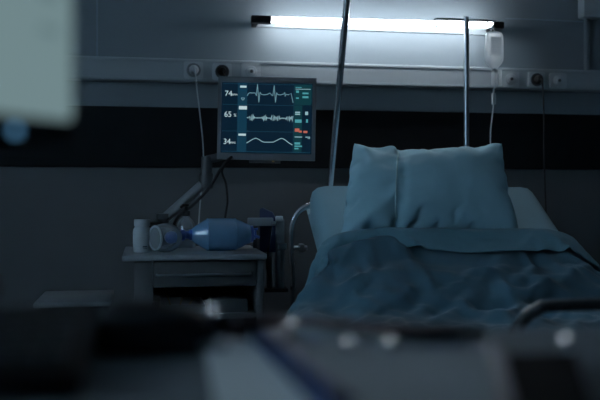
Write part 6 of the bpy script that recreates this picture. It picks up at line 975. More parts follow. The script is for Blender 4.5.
9,-1,-3,6,9,10,10,7,3,3,6,8,32,-10,2,27,-15,-20,-2,0,2,-3,2,-21,3,27,-16,14,6,4,9,13,-7,4,4,-21,-11,-15,15,3,-1,-1,0,-2,-4,-5,-5,-2,-1,-1,-3,-1,-2,-5,10,
9,-9,5,1,-22,-6,3,-12,2,0,2,9,13,12,11,7,5,0,-1,6,18,-4,7,5,-3,-2,-12,14,2,-2,-32,5,-10,1,15,22,15,0,11,-1,7,-3,-8,-30,-11,12,2,1,2,0,-2,-1,-3,-3,-3,-2,
-1,0,1,0,-1,0,-6,11,-4,3,-8,-18,11,-12,-2,-2,-2,9,7,8,11,12,11,2,-1,1,5,4,6,18,8,-31,0,0,-4,-2,1,-7,-13,9,-22,-3,16,23,-9,11,-4,-4,17,-13,-6,-1,1,1,0,1,
1,1,3,0,-2,-1,-1,0,2,2,2,2,-2,2,-7,7,-10,-8,2,-4,-1,0,-5,6,8,8,6,11,10,8,3,-3,4,6,-7,-2,1,2,6,4,-2,-5,-5,-4,-3,-3,-5,-8,-3,3,3,3,4,3,2,7,2,1,1,1,0,-2,-2,
-3,-4,-5,-6,-5,-3,-1,2,4,6,6,10,4,0,0,-8,-3,-1,1,-1,-3,-3,3,6,6,-3,17,9,6,7,7,4,2,2,-17,8,2,-5,3,9,3,-4,-5,-5,-3,-4,-6,-17,6,3,3,4,4,2,2,2,1,3,2,2,1,-1,
-2,-3,-3,-4,-6,-5,-4,-2,1,2,4,3,4,3,3,2,2,-4,-2,-2,-2,-1,-1,3,3,3,3,2,0,-1,1,3,4,6,12,-13,10,8,3,1,2,0,-2,-5,-6,-4,-12,-12,9,4,8,3,4,3,3,2,1,2,3,2,2,1,
-1,-2,-3,-3,-4,-6,-6,-3,-2,1,2,4,3,4,3,3,2,2,-5,-3,-3,-4,0,4,2,3,2,3,2,1,-1,-1,-1,-2,-3,-5,-48,12,10,7,3,-3,-1,-1,-17,-16,-12,-10,-5,11,5,-3,7,8,13,2,2,
2,2,2,3,2,0,0,-2,-3,-3,-4,-6,-6,-4,-1,0,3,3,4,4,3,3,2,2,-19,3,-9,1,-5,2,14,2,24,14,4,-10,14,9,8,6,5,4,-120,8,7,7,11,-1,-4,-12,-18,-13,-11,-10,26,-12,10,
11,7,0,5,-3,-1,9,-4,-1,4,2,0,2,-2,-2,-4,-6,-3,-2,2,-4,2,4,3,3,5,4,-3,3,-7,1,-20,6,-14,7,8,0,9,19,9,9,12,10,6,2,14,11,11,-151,6,10,10,15,-2,-5,-23,-20,-14,
-7,24,-3,0,11,1,-2,-5,-3,2,17,-12,3,12,-4,1,7,-1,-1,-3,-3,-1,1,-1,-3,-2,3,1,2,4,6,-1,5,-1,-9,8,-20,-6,5,-12,3,9,5,18,20,4,5,11,12,7,7,9,10,-147,20,21,16,
-4,8,-34,-23,-18,-9,7,5,-6,-6,12,5,3,1,-1,0,9,2,6,-11,18,-3,-2,0,1,1,3,-1,-2,-3,-4,0,1,0,2,3,-1,4,0,5,-10,8,-5,-26,5,-4,-9,0,7,16,20,22,10,23,-5,2,5,6,
12,-106,-15,30,14,-8,-22,-12,-20,-5,-20,8,-1,8,-17,18,10,-9,24,-4,-10,14,7,7,-20,-4,11,-4,7,9,2,-4,-4,-6,-5,-4,0,3,3,-5,2,-4,-12,19,7,-13,4,-1,-7,-29,4,
-3,13,-1,19,16,30,18,25,9,-8,-21,4,13,-81,17,-34,10,3,-25,1,-14,-14,12,-21,11,-6,-15,30,-11,19,5,-7,-9,16,8,6,-21,-8,9,3,0,10,5,-2,-8,-8,-10,-7,9,7,-2,
-2,0,-12,-17,22,4,-10,3,6,-7,-2,-19,6,14,12,0,20,29,10,21,8,-9,-14,0,18,-59,0,32,-10,-30,-24,14,-23,4,-22,5,-7,-17,21,-22,15,-4,-1,-9,8,19,9,1,-7,-18,6,
6,1,8,0,-2,-2,-13,-16,4,6,0,0,7,-12,-13,-18,21,5,3,0,10,-1,-10,-1,-8,10,7,6,17,23,9,8,13,1,3,15,4,-43,36,-18,-20,-25,15,-7,-20,-20,-6,-14,-10,-3,10,-16,
-23,-7,16,-3,20,25,0,2,-10,-12,5,3,-1,2,6,-2,-9,-11,-2,-4,-1,0,6,4,-8,-12,-17,20,7,9,-5,12,-5,4,-18,-8,9,10,13,18,16,13,12,7,9,11,6,14,-41,4,-20,25,-15,
-12,-30,-21,-14,-2,-4,-14,7,-15,-26,-12,-10,20,0,30,18,-4,1,-8,-13,0,8,-3,-4,1,2,5,-7,-7,-5,-2,-2,6,8,-7,-13,-13,17,8,8,-7,9,7,-12,5,-15,-3,11,17,18,17,
13,11,17,12,4,6,-6,-44,24,5,-21,-9,-16,-22,-17,3,9,-28,-3,-2,-23,-23,-17,-9,20,3,32,6,0,-2,-1,-9,-1,11,-5,-7,-2,8,8,-10,-7,-7,-6,-3,12,-7,-3,-9,-2,15,8,
3,5,-2,11,-5,-8,11,-12,2,21,24,20,-7,6,12,7,1,-2,0,-19,27,0,-23,-14,-11,-18,5,2,-17,-19,-4,-13,-28,-23,-16,9,5,32,7,5,1,-1,7,-11,-6,11,-13,-12,9,6,1,2,
8,-15,-21,3,-9,-8,13,-4,7,10,11,1,7,-1,-1,6,-10,4,11,-8,20,10,9,-1,3,13,1,-1,4,-1,4,28,-3,-26,-20,-7,-10,-13,9,-8,-21,-4,-13,-20,-15,-15,-11,31,6,4,2,2,
-1,9,-5,-18,8,-1,-5,0,0,15,5,-3,-16,-23,1,-11,11,4,-4,8,10,16,-3,3,5,-3,-2,9,-12,17,0,8,14,-1,4,10,3,-4,-1,-1,-3,15,30,-7,-22,-21,-13,-17,-2,-5,8,-8,-11,
-10,-18,-20,-16,13,4,8,-3,5,5,-2,11,-5,-16,4,2,-4,-2,9,1,2,-1,-11,-23,2,3,3,-3,-3,10,23,-1,2,3,2,3,-2,4,12,-5,18,1,1,-4,9,2,1,-5,-2,-6,0,14,26,-1,-18,-20,
-15,-16,-6,1,0,0,-6,-11,-15,-17,-17,12,8,1,-3,5,7,-1,12,-5,-12,-5,2,0,7,-7,-5,-5,5,-10,-14,2,3,2,-3,5,18,2,1,10,0,2,1,8,-3,11,8,1,-2,0,-1,8,4,-2,-4,-10,
-5,6,18,14,-4,-12,-14,-13,-15,0,-9,-5,0,-2,-6,-12,-14,-14,7,12,0,-1,5,-1,8,-2,-1,-9,-2,5,1,-6,-10,-9,6,-14,2,-9,4,8,-3,11,5,0,2,4,13,1,-2,-7,11,8,1,5,3,
-1,3,1,5,1,-6,-10,-11,4,12,15,3,-7,-9,-5,-11,-6,-9,-9,-7,-1,0,-1,-14,-12,5,-7,9,-3,0,-2,6,2,2,2,3,-14,7,-4,-14,-9,5,-6,-5,-5,-6,7,6,4,-2,2,-1,12,7,9,-1,
1,1,-4,19,-2,2,5,-4,2,-3,2,-4,-7,-7,2,8,14,1,0,-8,-7,-4,-8,-2,-7,-11,-9,-5,-2,-1,-3,-6,-11,7,2,2,0,0,5,3,1,2,2,-4,-7,-11,-1,-2,-6,-5,-4,-5,-4,4,2,1,2,6,
6,5,7,4,2,2,2,-6,9,8,-5,4,-1,2,-2,-3,-6,-3,2,6,6,13,-4,-1,-8,-6,-7,-9,-2,-7,-12,-10,-4,-2,-1,1,-3,-4,-2,-1,1,1,7,3,-1,2,4,1,-4,-5,-14,-1,-3,-5,-7,-4,-6,
-1,3,4,0,2,9,2,7,8,0,4,2,4,-5,4,8,5,-4,1,-1,-1,-5,-6,-2,3,3,13,7,-3,-2,-9,-7,-7,-10,-4,-7,-11,-7,-4,-4,0,-2,-1,-3,-2,0,1,10,2,1,0,1,3,-3,-3,1,-7,-13,2,
-5,-14,-3,-4,7,-1,-6,-1,6,7,9,8,5,0,4,1,4,5,-2,7,4,-3,-2,-2,-1,-7,-4,0,3,10,6,7,-2,-3,-8,-9,-6,-7,-8,-8,-9,-8,-5,-4,0,-2,-1,0,2,0,2,2,5,1,0,0,0,-3,1,3,
-5,-7,-10,-12,-7,-8,8,3,1,-13,-1,9,12,8,3,4,1,3,3,4,3,1,3,2,0,-5,-1,-2,-4,0,-2,4,7,7,9,-1,-5,-8,-8,-9,-8,-5,-7,-10,-8,-5,-3,-2,-1,0,-1,1,1,1,6,2,0,0,1,
1,2,-1,0,-3,-6,-15,-12,-9,4,2,0,1,4,0,0,3,8,4,2,3,2,3,5,3,0,1,0,-2,-1,0,-1,1,-4,-3,6,5,8,6,1,-5,-7,-9,-11,-5,-6,-7,-10,-9,-5,-3,-1,-2,8,-1,-1,-3,1,2,3,
2,0,1,1,2,0,-2,-3,-5,-5,-11,-16,2,-1,2,2,2,3,-4,0,7,6,5,3,2,0,1,5,4,2,-1,-1,-2,-1,0,-2,-3,1,5,6,6,1,8,-6,-6,-10,-10,-7,-5,-8,-11,-8,-4,-1,1,1,0,5,-6,-2,
-1,5,3,-1,-1,2,3,0,0,-2,-3,-4,-5,-7,-16,-2,0,-2,1,4,3,4,-8,7,5,8,4,-1,-5,6,3,6,2,1,-2,-2,0,-1,-1,-3,2,5,3,-1,4,15,-6,-10,-10,-9,-7,-8,-9,-7,-6,-4,-1,2,
2,0,1,-2,-3,0,4,1,-2,-2,3,4,1,-1,-3,-2,-4,-5,-5,-11,-8,-2,1,-2,6,3,3,3,-3,5,7,3,-4,6,0,8,0,2,1,-1,-1,1,-7,-1,1,3,1,0,-2,8,15,-7,-11,-8,-7,-7,-8,-8,-7,-7,
-4,0,1,-1,1,1,-2,0,1,2,1,-2,-1,3,3,1,-1,-1,-2,-5,-3,-12,-10,-4,0,-1,0,3,4,2,3,3,0,5,0,3,3,4,4,1,2,0,0,-2,-10,1,3,1,2,0,-2,1,10,12,-7,-9,-8,-8,-7,-7,-8,
-8,-7,-3,-1,-1,-2,1,-1,-1,3,3,-1,0,1,-1,4,2,1,0,-2,-4,-3,-8,-9,-8,4,-7,-1,4,0,5,1,2,1,4,1,3,2,5,2,4,1,-1,7,-2,-2,-9,3,-1,0,1,2,-3,2,6,12,-7,-9,-7,-7,-6,
-7,-9,-9,-8,-4,-1,-1,1,2,-2,2,3,-2,-2,2,0,4,1,2,1,-2,-4,-1,-3,-4,-4,-8,-2,-4,-2,0,1,6,0,1,0,3,5,2,3,3,2,4,1,13,-5,-2,-2,1,-8,-1,0,0,-1,-1,-2,-1,21,-9,-3,
-7,-6,-8,-8,-10,-9,-6,-4,-1,0,-2,2,1,1,0,1,2,-2,5,1,-1,2,1,-2,-3,-2,-2,-4,-4,-6,-10,-2,-3,1,7,1,1,0,-1,4,8,2,2,1,2,6,10,5,-4,-3,-3,-3,1,-5,0,-1,-4,-4,0,
7,12,-3,-3,-5,-9,-8,-8,-9,-9,-7,-2,-2,-1,-2,0,3,2,0,1,2,2,1,1,-1,1,1,-2,-3,2,-2,-8,-8,-7,-7,-1,-1,0,5,2,3,0,5,-2,8,3,4,-7,16,3,5,4,-4,-3,-4,-2,-1,-3,-1,
-1,-3,-2,1,2,14,-2,-4,-6,-8,-9,-9,-7,-9,-7,-2,-2,-2,0,0,2,0,1,2,1,3,2,-1,-1,1,1,-1,3,-6,-8,-5,-4,-6,-7,-2,-3,4,3,2,4,2,2,2,6,5,1,3,5,10,1,-7,1,-1,-3,-1,
-1,-3,-1,-1,-3,-2,1,2,8,0,-8,-4,-5,-8,-7,-7,-9,-6,-4,-2,-1,-1,2,1,2,-1,2,1,3,-1,0,3,-1,5,-1,-1,-7,-7,2,-8,-11,-7,-6,7,0,2,2,5,4,4,2,2,3,1,10,2,-2,1,2,0,
0,-2,-2,-6,-1,-2,0,-2,-1,4,1,4,-2,-5,-5,-5,-4,-6,-9,-9,-7,-4,-3,0,1,2,2,1,-1,1,2,2,1,-2,6,1,2,2,-5,-9,-4,4,-11,-11,-9,2,5,-6,-2,3,6,7,4,2,3,2,3,3,3,2,2,
2,-3,-3,-2,-3,-2,0,-2,-1,-1,2,0,3,5,-4,-4,-5,-4,-6,-9,-10,-6,-6,-4,-1,0,-1,0,2,2,2,1,2,2,0,1,1,1,-1,0,-2,-5,7,-6,-10,-12,-5,-1,-7,-1,4,3,9,5,2,2,2,4,3,
3,3,2,2,-3,-1,-2,0,-3,-2,-2,0,0,-1,0,-1,4,6,-4,-4,-5,-6,-6,-8,-9,-6,-6,-4,-2,-1,0,0,1,2,2,3,2,-1,0,0,0,2,4,-2,-2,6,-5,-8,-9,-10,1,-9,-5,0,7,3,4,5,3,2,3,
4,3,3,3,2,0,-1,-1,-1,-3,-4,0,-1,-1,1,0,-2,1,2,6,-4,-4,-4,-7,-10,-6,-7,-5,-6,-4,-2,-1,0,-1,1,2,2,3,2,0,0,0,1,0,2,-2,2,1,-13,-5,-7,5,-3,-7,-3,-2,1,2,5,4,
3,3,3,3,4,3,2,1,-1,1,0,-1,-7,0,-1,-1,2,-2,-1,0,1,2,0,1,-3,-7,-5,-11,-5,-6,-6,-6,-4,-2,-2,0,1,1,1,3,3,3,0,-1,-1,1,-1,0,1,0,-1,-12,-5,8,-7,-4,-6,4,1,0,0,
0,-3,2,8,4,4,2,1,-1,0,7,1,-1,-2,-11,5,0,2,-2,-2,-3,1,3,2,2,-1,-4,-4,-7,-8,-9,-4,-7,-6,-4,-3,-1,0,1,1,1,3,4,1,1,-3,0,2,2,1,0,-4,-4,-5,2,-6,-3,-3,-3,-3,0,
-3,0,-3,5,3,6,7,4,1,1,1,3,4,-2,-2,-3,-1,-3,1,1,-4,-2,-1,4,1,3,1,-1,-4,-3,-6,-9,-8,-8,-7,-5,-2,-2,-2,0,1,1,-1,0,3,2,1,1,1,2,2,1,-4,-2,-2,-3,-1,-3,-7,-5,
-7,-4,-1,2,3,0,2,6,11,3,1,2,0,2,4,-1,0,0,-3,-1,1,-4,-2,0,-2,-1,2,2,1,0,0,-1,-4,-9,-11,-3,-7,-7,-4,-3,-2,-3,0,1,1,1,2,0,1,2,0,0,3,3,-2,-2,-2,0,-4,-2,-4,
-7,-5,-5,-1,0,3,4,4,4,3,1,3,2,0,2,2,2,1,0,-3,-5,3,-1,-1,-2,-1,-2,0,1,2,3,-2,0,1,-12,-3,-11,-4,-6,-6,-5,-4,-5,0,1,2,2,4,-1,-1,1,0,1,1,3,2,0,2,-3,-4,-3,-3,
-5,-6,-6,-4,-2,1,3,4,4,4,2,2,3,1,1,2,2,2,0,-2,-1,-5,-5,1,6,-2,-2,-1,1,0,2,2,-1,0,-3,-3,-8,-10,-6,-6,-5,-7,-4,-3,-1,1,2,1,-1,0,2,2,1,2,1,2,2,1,-4,-1,-1,
-3,-3,-4,-7,-5,-4,-2,1,3,4,4,3,3,2,2,3,1,2,1,1,0,-2,-4,-5,-3,7,2,-3,-3,0,0,2,1,3,1,-2,-3,-8,-7,-6,-7,-6,-7,-6,-5,-2,0,0,0,-3,-6,2,7,6,2,2,1,3,1,1,0,-2,
-3,-5,-3,-7,-5,-2,-5,-3,0,5,4,5,3,5,0,2,2,4,1,0,0,0,-1,-2,-6,0,3,-1,-2,-1,-1,0,2,2,5,-2,-1,-3,-6,-8,-8,-8,-9,-9,-5,-2,0,-1,1,0,0,1,1,2,3,1,3,1,2,2,2,0,
-4,-3,-4,-4,-4,-6,-3,-6,-4,3,4,4,4,5,3,1,3,1,2,2,1,0,0,-1,-2,-2,-3,-2,-2,1,1,0,3,1,0,3,0,-2,-3,-6,-6,-6,-12,-9,-10,-4,-3,0,0,1,0,0,1,3,1,1,2,2,1,3,2,0,
-1,-1,-3,-2,-2,-7,-5,-3,-7,-2,0,4,5,5,3,2,3,1,2,-1,-1,1,5,1,-1,-2,-2,-4,-1,-2,1,0,1,4,1,0,-2,4,-2,-3,-3,-11,-9,-9,-8,-9,-5,-2,-1,0,1,1,1,0,2,1,2,2,2,0,
3,3,0,-2,-1,-2,-2,-2,-3,-5,-8,-4,-2,-1,3,5,3,3,4,3,2,5,-3,-3,4,1,1,0,-3,-5,-3,1,0,0,0,0,0,6,-4,6,-1,-2,-3,-2,-5,-15,-9,-11,-6,-7,-2,-1,1,3,4,0,-3,0,3,2,
1,2,1,2,1,2,1,-2,-3,-3,-1,-5,-6,-6,-3,-2,-1,3,3,4,4,6,5,2,-5,0,-3,4,0,5,0,-4,-4,-3,1,0,-1,-1,-4,2,3,5,4,-4,0,-1,-6,-4,-11,-16,-4,-8,-7,-2,-1,-1,1,3,0,-1,
2,4,2,1,1,2,2,1,2,-2,-1,-1,-3,-3,-4,-5,-7,-5,-2,2,2,4,4,4,3,-1,1,-2,1,3,4,3,3,-2,0,-4,-5,0,-2,-2,2,3,-3,7,0,-2,25,-11,-13,-6,-8,-9,-9,-12,-12,-4,0,-1,-1,
1,1,0,1,1,3,2,2,2,1,3,2,1,1,-2,-2,-3,-3,-4,-7,-8,-3,-1,1,4,3,3,1,0,0,1,5,0,3,-2,8,2,2,-1,-5,-2,-10,-5,3,7,4,5,0,-3,-2,27,-10,-8,-10,-11,-9,-9,-14,-10,-5,
2,-2,-1,0,-1,0,3,1,1,5,2,1,2,2,3,1,1,-1,-3,-4,-2,-5,-6,-5,-5,-2,2,3,4,2,-2,-1,3,4,4,0,-2,5,4,4,6,-6,-3,-7,-9,-3,4,10,6,0,-2,-3,1,46,-11,0,2,-17,-25,-24,
4,12,-7,-21,-20,-2,-1,2,2,1,0,3,3,2,1,2,2,2,2,-1,-1,-2,-2,-3,-5,-6,-6,-4,-1,1,4,3,1,-2,0,6,2,3,1,-3,5,5,9,5,-5,-7,-10,26,14,0,-20,-9,0,1,22,21,52,-8,-20,
-24,-25,-20,19,7,-24,-11,-31,-12,-14,-2,1,2,1,1,2,3,0,3,1,3,3,4,4,0,-6,-7,-4,-4,-8,-5,-3,-1,2,4,2,-1,-1,7,1,3,2,0,-1,4,10,6,6,5,-16,12,8,19,26,-8,8,11,
-23,-19,10,77,-29,-21,-5,-23,-4,29,-28,-19,-17,-31,-21,-10,-11,-2,1,1,3,-1,5,0,1,3,2,2,3,2,-3,-4,-7,-5,-1,-7,-3,-4,1,1,2,2,-4,6,6,5,5,-1,-6,1,6,8,6,6,12,
9,-16,22,19,24,26,16,6,-3,-29,-25,53,-6,-20,-7,-16,32,-17,-28,-28,-12,-30,-30,-12,-11,-7,-1,0,3,0,2,1,1,2,2,2,1,0,-6,-1,-3,-2,-4,-6,-4,-1,-2,-2,3,2,1,8,
4,2,-1,-5,1,7,4,8,12,5,9,14,-8,23,21,22,24,25,17,7,-5,-30,27,-16,-14,-17,31,-15,-27,-27,-20,-19,-34,-9,-13,-19,-16,-16,3,-3,1,2,3,2,2,2,5,0,-5,-3,-2,-2,
-2,-6,-6,-2,-2,-2,1,4,-1,3,-4,-1,3,0,2,8,6,6,9,9,8,8,19,3,22,21,17,29,24,24,16,8,-6,-15,-14,-23,27,0,-25,-36,-33,-25,-18,-19,-20,-22,-21,-15,-8,-10,-2,
0,4,6,4,3,4,2,1,-6,0,-4,-6,-5,-3,-3,-2,-5,0,2,4,4,0,-4,-5,-6,6,12,3,6,8,8,8,15,13,12,16,18,15,25,27,26,23,22,4,28,-50,-21,24,10,-21,-35,-32,-27,-29,-28,
-21,-19,-22,-20,-15,-11,-6,-3,1,3,4,-2,4,7,3,0,-1,0,-5,-8,-7,-4,-1,-13,-5,3,10,2,0,-2,0,-4,15,-4,1,3,7,9,8,12,13,12,15,16,18,23,23,31,29,29,19,27,14,],
[1307,50,49,33,27,47,48,48,47,44,25,52,-8,-16,18,19,13,15,5,8,-6,3,0,7,14,11,6,-30,-5,-4,-4,-4,-6,-4,-1,0,4,7,0,0,3,0,-7,-6,15,-8,-9,6,33,-30,-24,-34,-26,
-26,-33,-34,-35,-38,-44,-49,-49,-49,-49,-18,48,17,39,43,52,50,50,50,46,37,46,12,-22,29,12,20,20,14,-19,23,-2,-2,20,3,14,-29,-6,-2,-6,-8,-7,-7,-5,-4,-2,
0,2,4,1,2,13,-6,-5,12,-9,-4,16,6,-40,-7,-28,-28,-30,-35,-40,-42,-42,-47,-47,-50,-50,-50,-23,20,49,48,35,54,50,43,48,50,36,21,47,8,12,17,9,15,-1,14,19,-4,
6,15,20,-13,-6,-6,-5,-7,-7,-8,-7,-6,-5,-4,-3,-1,1,3,4,3,17,-9,7,-7,6,12,-28,-7,-21,-26,-27,-41,-47,-45,-42,-40,-40,-50,-50,-50,-49,-62,50,46,50,31,65,48,
49,49,49,47,35,33,40,17,12,8,17,2,14,12,-5,18,7,6,-4,-5,-6,-6,-7,-7,-10,-9,-8,-6,-6,-4,-2,-2,1,2,7,-1,18,-7,9,5,-16,-3,-21,-22,-22,-44,-46,-46,-32,-44,
-45,-47,-49,-50,-50,-49,-63,50,50,50,48,48,36,47,47,48,48,50,46,20,38,23,14,11,12,6,4,13,1,-2,-2,-2,-1,-2,-1,-1,-2,-4,-6,-6,-6,-5,-5,-3,-3,-3,-6,0,3,1,
17,1,-7,-13,-12,-12,-18,-34,-44,-44,-35,-47,-47,-49,-48,-47,-48,-47,-47,-67,46,45,43,49,48,49,47,47,48,48,46,45,46,28,21,12,7,4,0,0,0,0,0,0,0,0,0,0,0,0,
0,0,0,0,0,0,0,0,0,0,0,0,0,0,4,-4,-9,-9,-16,-25,-36,-40,-42,-42,-44,-47,-48,-49,-48,-47,-47,-46,-97,46,47,47,48,47,47,48,47,47,46,44,49,41,21,25,18,17,12,
0,0,0,0,0,0,0,0,0,0,0,0,0,0,0,0,0,0,0,0,0,0,0,0,0,0,-9,-12,-8,-13,-14,-12,-38,-33,-44,-43,-43,-44,-45,-46,-45,-46,-45,-45,-123,45,45,47,47,47,48,47,46,
47,47,43,50,26,23,39,8,7,2,0,-1,0,0,0,0,0,0,0,0,0,0,0,0,1,0,0,0,0,1,-1,0,0,0,-2,-1,10,-20,0,-17,-4,-18,-42,-35,-43,-43,-43,-41,-45,-45,-44,-44,-43,-43,
-103,48,49,49,48,49,48,23,47,47,47,48,24,39,45,2,5,12,16,14,17,2,-2,-16,-10,-3,1,-8,0,0,2,3,-2,-4,-6,-1,-3,-2,0,1,2,3,4,-5,10,-8,12,-26,5,-21,-21,-23,-49,
-43,-27,-50,-48,-44,-44,-43,-46,-44,-44,-72,45,51,53,52,43,14,37,46,46,46,27,50,53,22,16,9,18,6,11,13,7,7,-4,-24,-14,-16,-1,0,4,-1,-7,-6,-5,-2,-4,-3,0,
2,3,4,11,-8,1,13,-15,12,-5,-22,2,-18,-41,-37,-45,-45,-24,-50,-49,-48,-47,-47,-48,-45,-36,45,43,48,57,11,31,39,46,44,37,50,46,58,24,17,2,33,11,5,-6,-3,-4,
3,-23,-20,-7,-1,2,-4,-9,-7,-3,-2,-3,-2,-1,1,2,3,9,-6,5,-3,17,-18,-3,15,-27,-14,-8,-25,-49,-43,-41,-40,-21,-48,-49,-51,-49,-51,-47,1,42,35,49,14,41,24,51,
49,35,48,31,46,56,12,12,31,0,13,14,-11,-5,-5,18,-14,-46,-3,-2,-2,-3,-3,-3,-3,-5,-2,0,2,2,9,-10,-4,15,-10,3,16,-15,-7,-4,10,-36,-10,-26,-18,-37,-46,-35,
-51,-25,-50,-50,-52,-53,-48,36,43,23,42,54,-18,45,48,46,48,20,48,45,39,-12,38,-2,6,16,17,-17,-10,0,15,-10,-36,-10,9,-3,-2,-1,0,-12,-6,5,-4,5,23,-3,-23,
-8,21,-18,3,11,-4,-7,3,-10,11,-40,-26,-25,-19,-35,-33,-53,-30,-49,-52,-54,-53,-45,64,40,26,51,-12,32,47,43,49,15,50,48,40,-17,22,-5,2,8,33,6,-14,-4,8,-1,
9,-21,-15,-2,-2,8,1,-14,-9,1,-9,3,21,11,-18,-17,-10,27,-24,4,10,11,-12,0,8,-13,3,-32,-36,-38,-37,-36,-15,-50,-44,-51,-50,-47,-51,91,17,41,35,-17,46,48,
45,11,49,44,49,-21,-14,14,29,8,-8,33,4,-10,12,-4,3,14,-15,-19,-9,-2,-1,-1,-3,-2,-11,-3,6,20,-2,-12,-11,-2,22,-24,3,9,21,-18,8,-10,7,-7,-43,-42,-37,-32,
-30,-18,-17,-51,-49,-48,-50,-48,131,-40,47,-11,50,45,35,17,43,51,50,-13,-24,6,24,10,22,-5,28,-7,1,16,-8,3,13,-6,-25,-7,-2,-3,2,-2,4,-2,1,1,12,-2,-20,-5,
6,14,-20,-1,5,21,-4,-10,8,-22,0,-13,-43,-35,-34,-35,-22,-14,-37,-49,-50,-50,-51,131,-40,-10,40,51,46,28,28,55,52,1,-24,-11,13,16,16,26,-6,18,-12,12,7,-2,
4,16,1,-24,-6,-4,-2,-2,10,29,-1,-7,-7,-14,-22,-4,-3,23,8,-16,-6,2,9,20,-17,-4,3,-29,-5,-14,-26,-27,-29,-45,-21,-33,-49,-50,-51,-50,114,-42,1,46,44,47,24,
55,53,8,-7,-22,-1,26,21,19,0,17,-10,9,2,0,12,2,19,-1,-27,-2,-7,-13,10,27,8,-14,-5,4,-33,-13,11,-8,36,2,-7,-14,0,5,17,4,-20,6,-18,-31,-2,-27,-22,-34,0,-46,
-32,-49,-50,-50,-51,100,-42,7,48,46,40,46,46,3,5,4,-8,3,21,20,20,22,-10,12,3,-11,0,20,0,9,7,-29,-12,-4,5,28,-8,0,1,1,1,-39,7,-11,12,42,5,-8,-27,-2,2,6,
7,5,-20,0,-35,-7,-20,-36,13,-20,-32,-44,-48,-51,-49,-52,73,-34,20,48,47,37,47,17,27,-12,3,10,1,16,28,27,-8,6,3,4,-10,4,23,-1,1,13,-18,-9,15,4,-5,-1,-9,
0,5,5,-38,-7,6,31,37,-1,-36,-15,1,2,1,2,13,0,-29,-7,-36,-18,-16,22,-34,-21,-42,-49,-48,-52,-49,35,-14,32,48,44,38,45,32,-2,19,-19,4,7,15,22,28,-9,2,4,8,
3,3,21,-16,3,12,4,-3,0,-11,8,-11,2,-14,12,6,-19,-4,8,36,-1,-28,-14,4,-5,10,-8,3,2,12,-9,-41,-28,-9,-5,25,-28,-39,-29,-50,-48,-53,-45,6,1,38,48,42,41,41,
21,38,2,-24,-4,4,16,19,23,4,-9,3,8,5,23,-16,-14,1,18,12,-6,-4,15,-10,-18,-19,11,-1,24,-3,-14,19,-22,-12,-6,9,12,-9,0,-2,11,-9,5,14,-37,-31,-5,2,24,-25,
-43,-29,-53,-52,-43,-46,-14,9,42,47,41,45,29,40,37,4,-27,-11,-2,25,12,-1,14,-7,2,8,21,-2,-18,-6,8,7,21,-2,18,-5,-33,-32,-4,-3,22,38,9,-6,-43,-17,1,26,6,
6,-13,-7,1,6,13,-11,15,-15,-37,-2,21,5,-20,-44,-36,-50,-40,-52,-51,-24,15,45,45,41,48,34,42,36,7,-29,-17,-10,2,3,24,0,7,3,15,15,-12,-6,3,-4,-6,16,25,16,
-38,-38,-4,-2,-3,30,41,8,-31,-29,-18,4,24,26,-8,-21,-8,1,5,20,-7,-9,3,-25,11,24,-12,-10,-41,-42,-41,-51,-53,-49,-32,21,47,44,41,49,34,46,34,11,-27,-21,
-11,-10,2,13,15,14,18,11,-14,-6,7,-7,-15,1,21,17,21,-29,-24,-12,1,17,24,22,-7,1,-28,-14,13,14,-3,-16,-1,-21,-5,-2,20,6,-16,-8,5,33,11,-7,-23,-43,-42,-49,
-53,-49,-48,-39,26,49,45,39,49,35,48,35,13,-24,-23,-15,0,17,11,11,8,7,-15,-5,-2,1,-1,-4,15,17,-8,11,20,1,-8,-16,14,7,-18,4,18,6,-9,-10,-17,-12,-5,7,-18,
4,0,-15,17,-13,-4,31,21,0,-15,-7,-45,-45,-53,-55,-43,-49,-48,30,49,49,38,44,42,49,36,15,-14,-22,-29,8,7,4,3,4,5,12,-17,0,1,1,19,10,-2,-14,6,8,11,23,5,-5,
-28,-9,-3,29,11,-8,-26,-22,-11,3,15,-12,-6,1,8,-18,7,-5,15,27,-1,7,-17,-49,-42,-55,-46,-49,-51,-54,34,50,46,43,45,43,50,35,16,-16,-28,-19,3,-1,12,9,10,
10,-19,-1,7,-7,3,12,-6,0,-4,2,5,22,17,12,-25,-17,-1,3,-12,10,8,6,-35,12,-12,3,7,-10,10,-10,-6,-8,0,18,17,15,8,-38,-33,-51,-44,-51,-52,-48,-63,39,49,48,
45,42,50,50,35,13,-14,-20,-25,0,30,9,6,-2,-19,0,12,-11,-1,4,-4,1,1,-2,0,1,4,15,23,-18,-3,-14,-8,0,4,23,6,-29,-4,5,-5,0,11,-11,13,-22,-12,5,23,11,23,-13,
-16,-45,-50,-49,-50,-48,-52,-65,41,49,49,46,45,50,43,42,13,-8,-32,4,7,2,-14,24,-9,-5,17,-17,0,3,-2,7,-5,-3,0,0,0,0,1,23,-3,-13,-4,-3,6,-6,0,29,-9,-21,2,
9,-11,2,33,-13,-33,-2,7,16,8,12,15,-41,-43,-50,-50,-49,-54,-47,-68,42,51,48,48,46,48,49,36,18,-7,-27,-14,-1,-2,11,10,16,0,-15,1,-1,11,-11,0,0,0,0,10,-10,
0,11,-11,12,-1,15,-17,-9,2,-2,0,23,-18,-5,0,0,34,-3,-32,-10,10,7,8,15,15,-6,-40,-43,-51,-50,-55,-51,-42,-74,48,50,47,48,47,49,49,37,22,-7,-25,-17,-4,6,
18,-1,10,-5,-1,-3,0,1,-1,0,0,4,8,-11,0,15,-4,-12,1,25,7,-8,-25,1,-1,5,-5,14,-9,0,21,4,-29,4,-8,3,0,12,27,-12,-8,-17,-53,-50,-55,-50,-51,-37,-81,50,46,50,
48,48,49,50,39,24,-11,-15,-23,-4,19,-5,23,-9,7,-9,-2,2,-2,1,-1,1,-1,0,0,17,-10,-7,1,25,8,-8,-21,-3,20,-11,-9,0,1,5,12,6,-24,17,-19,2,-3,28,0,-6,31,-9,-47,
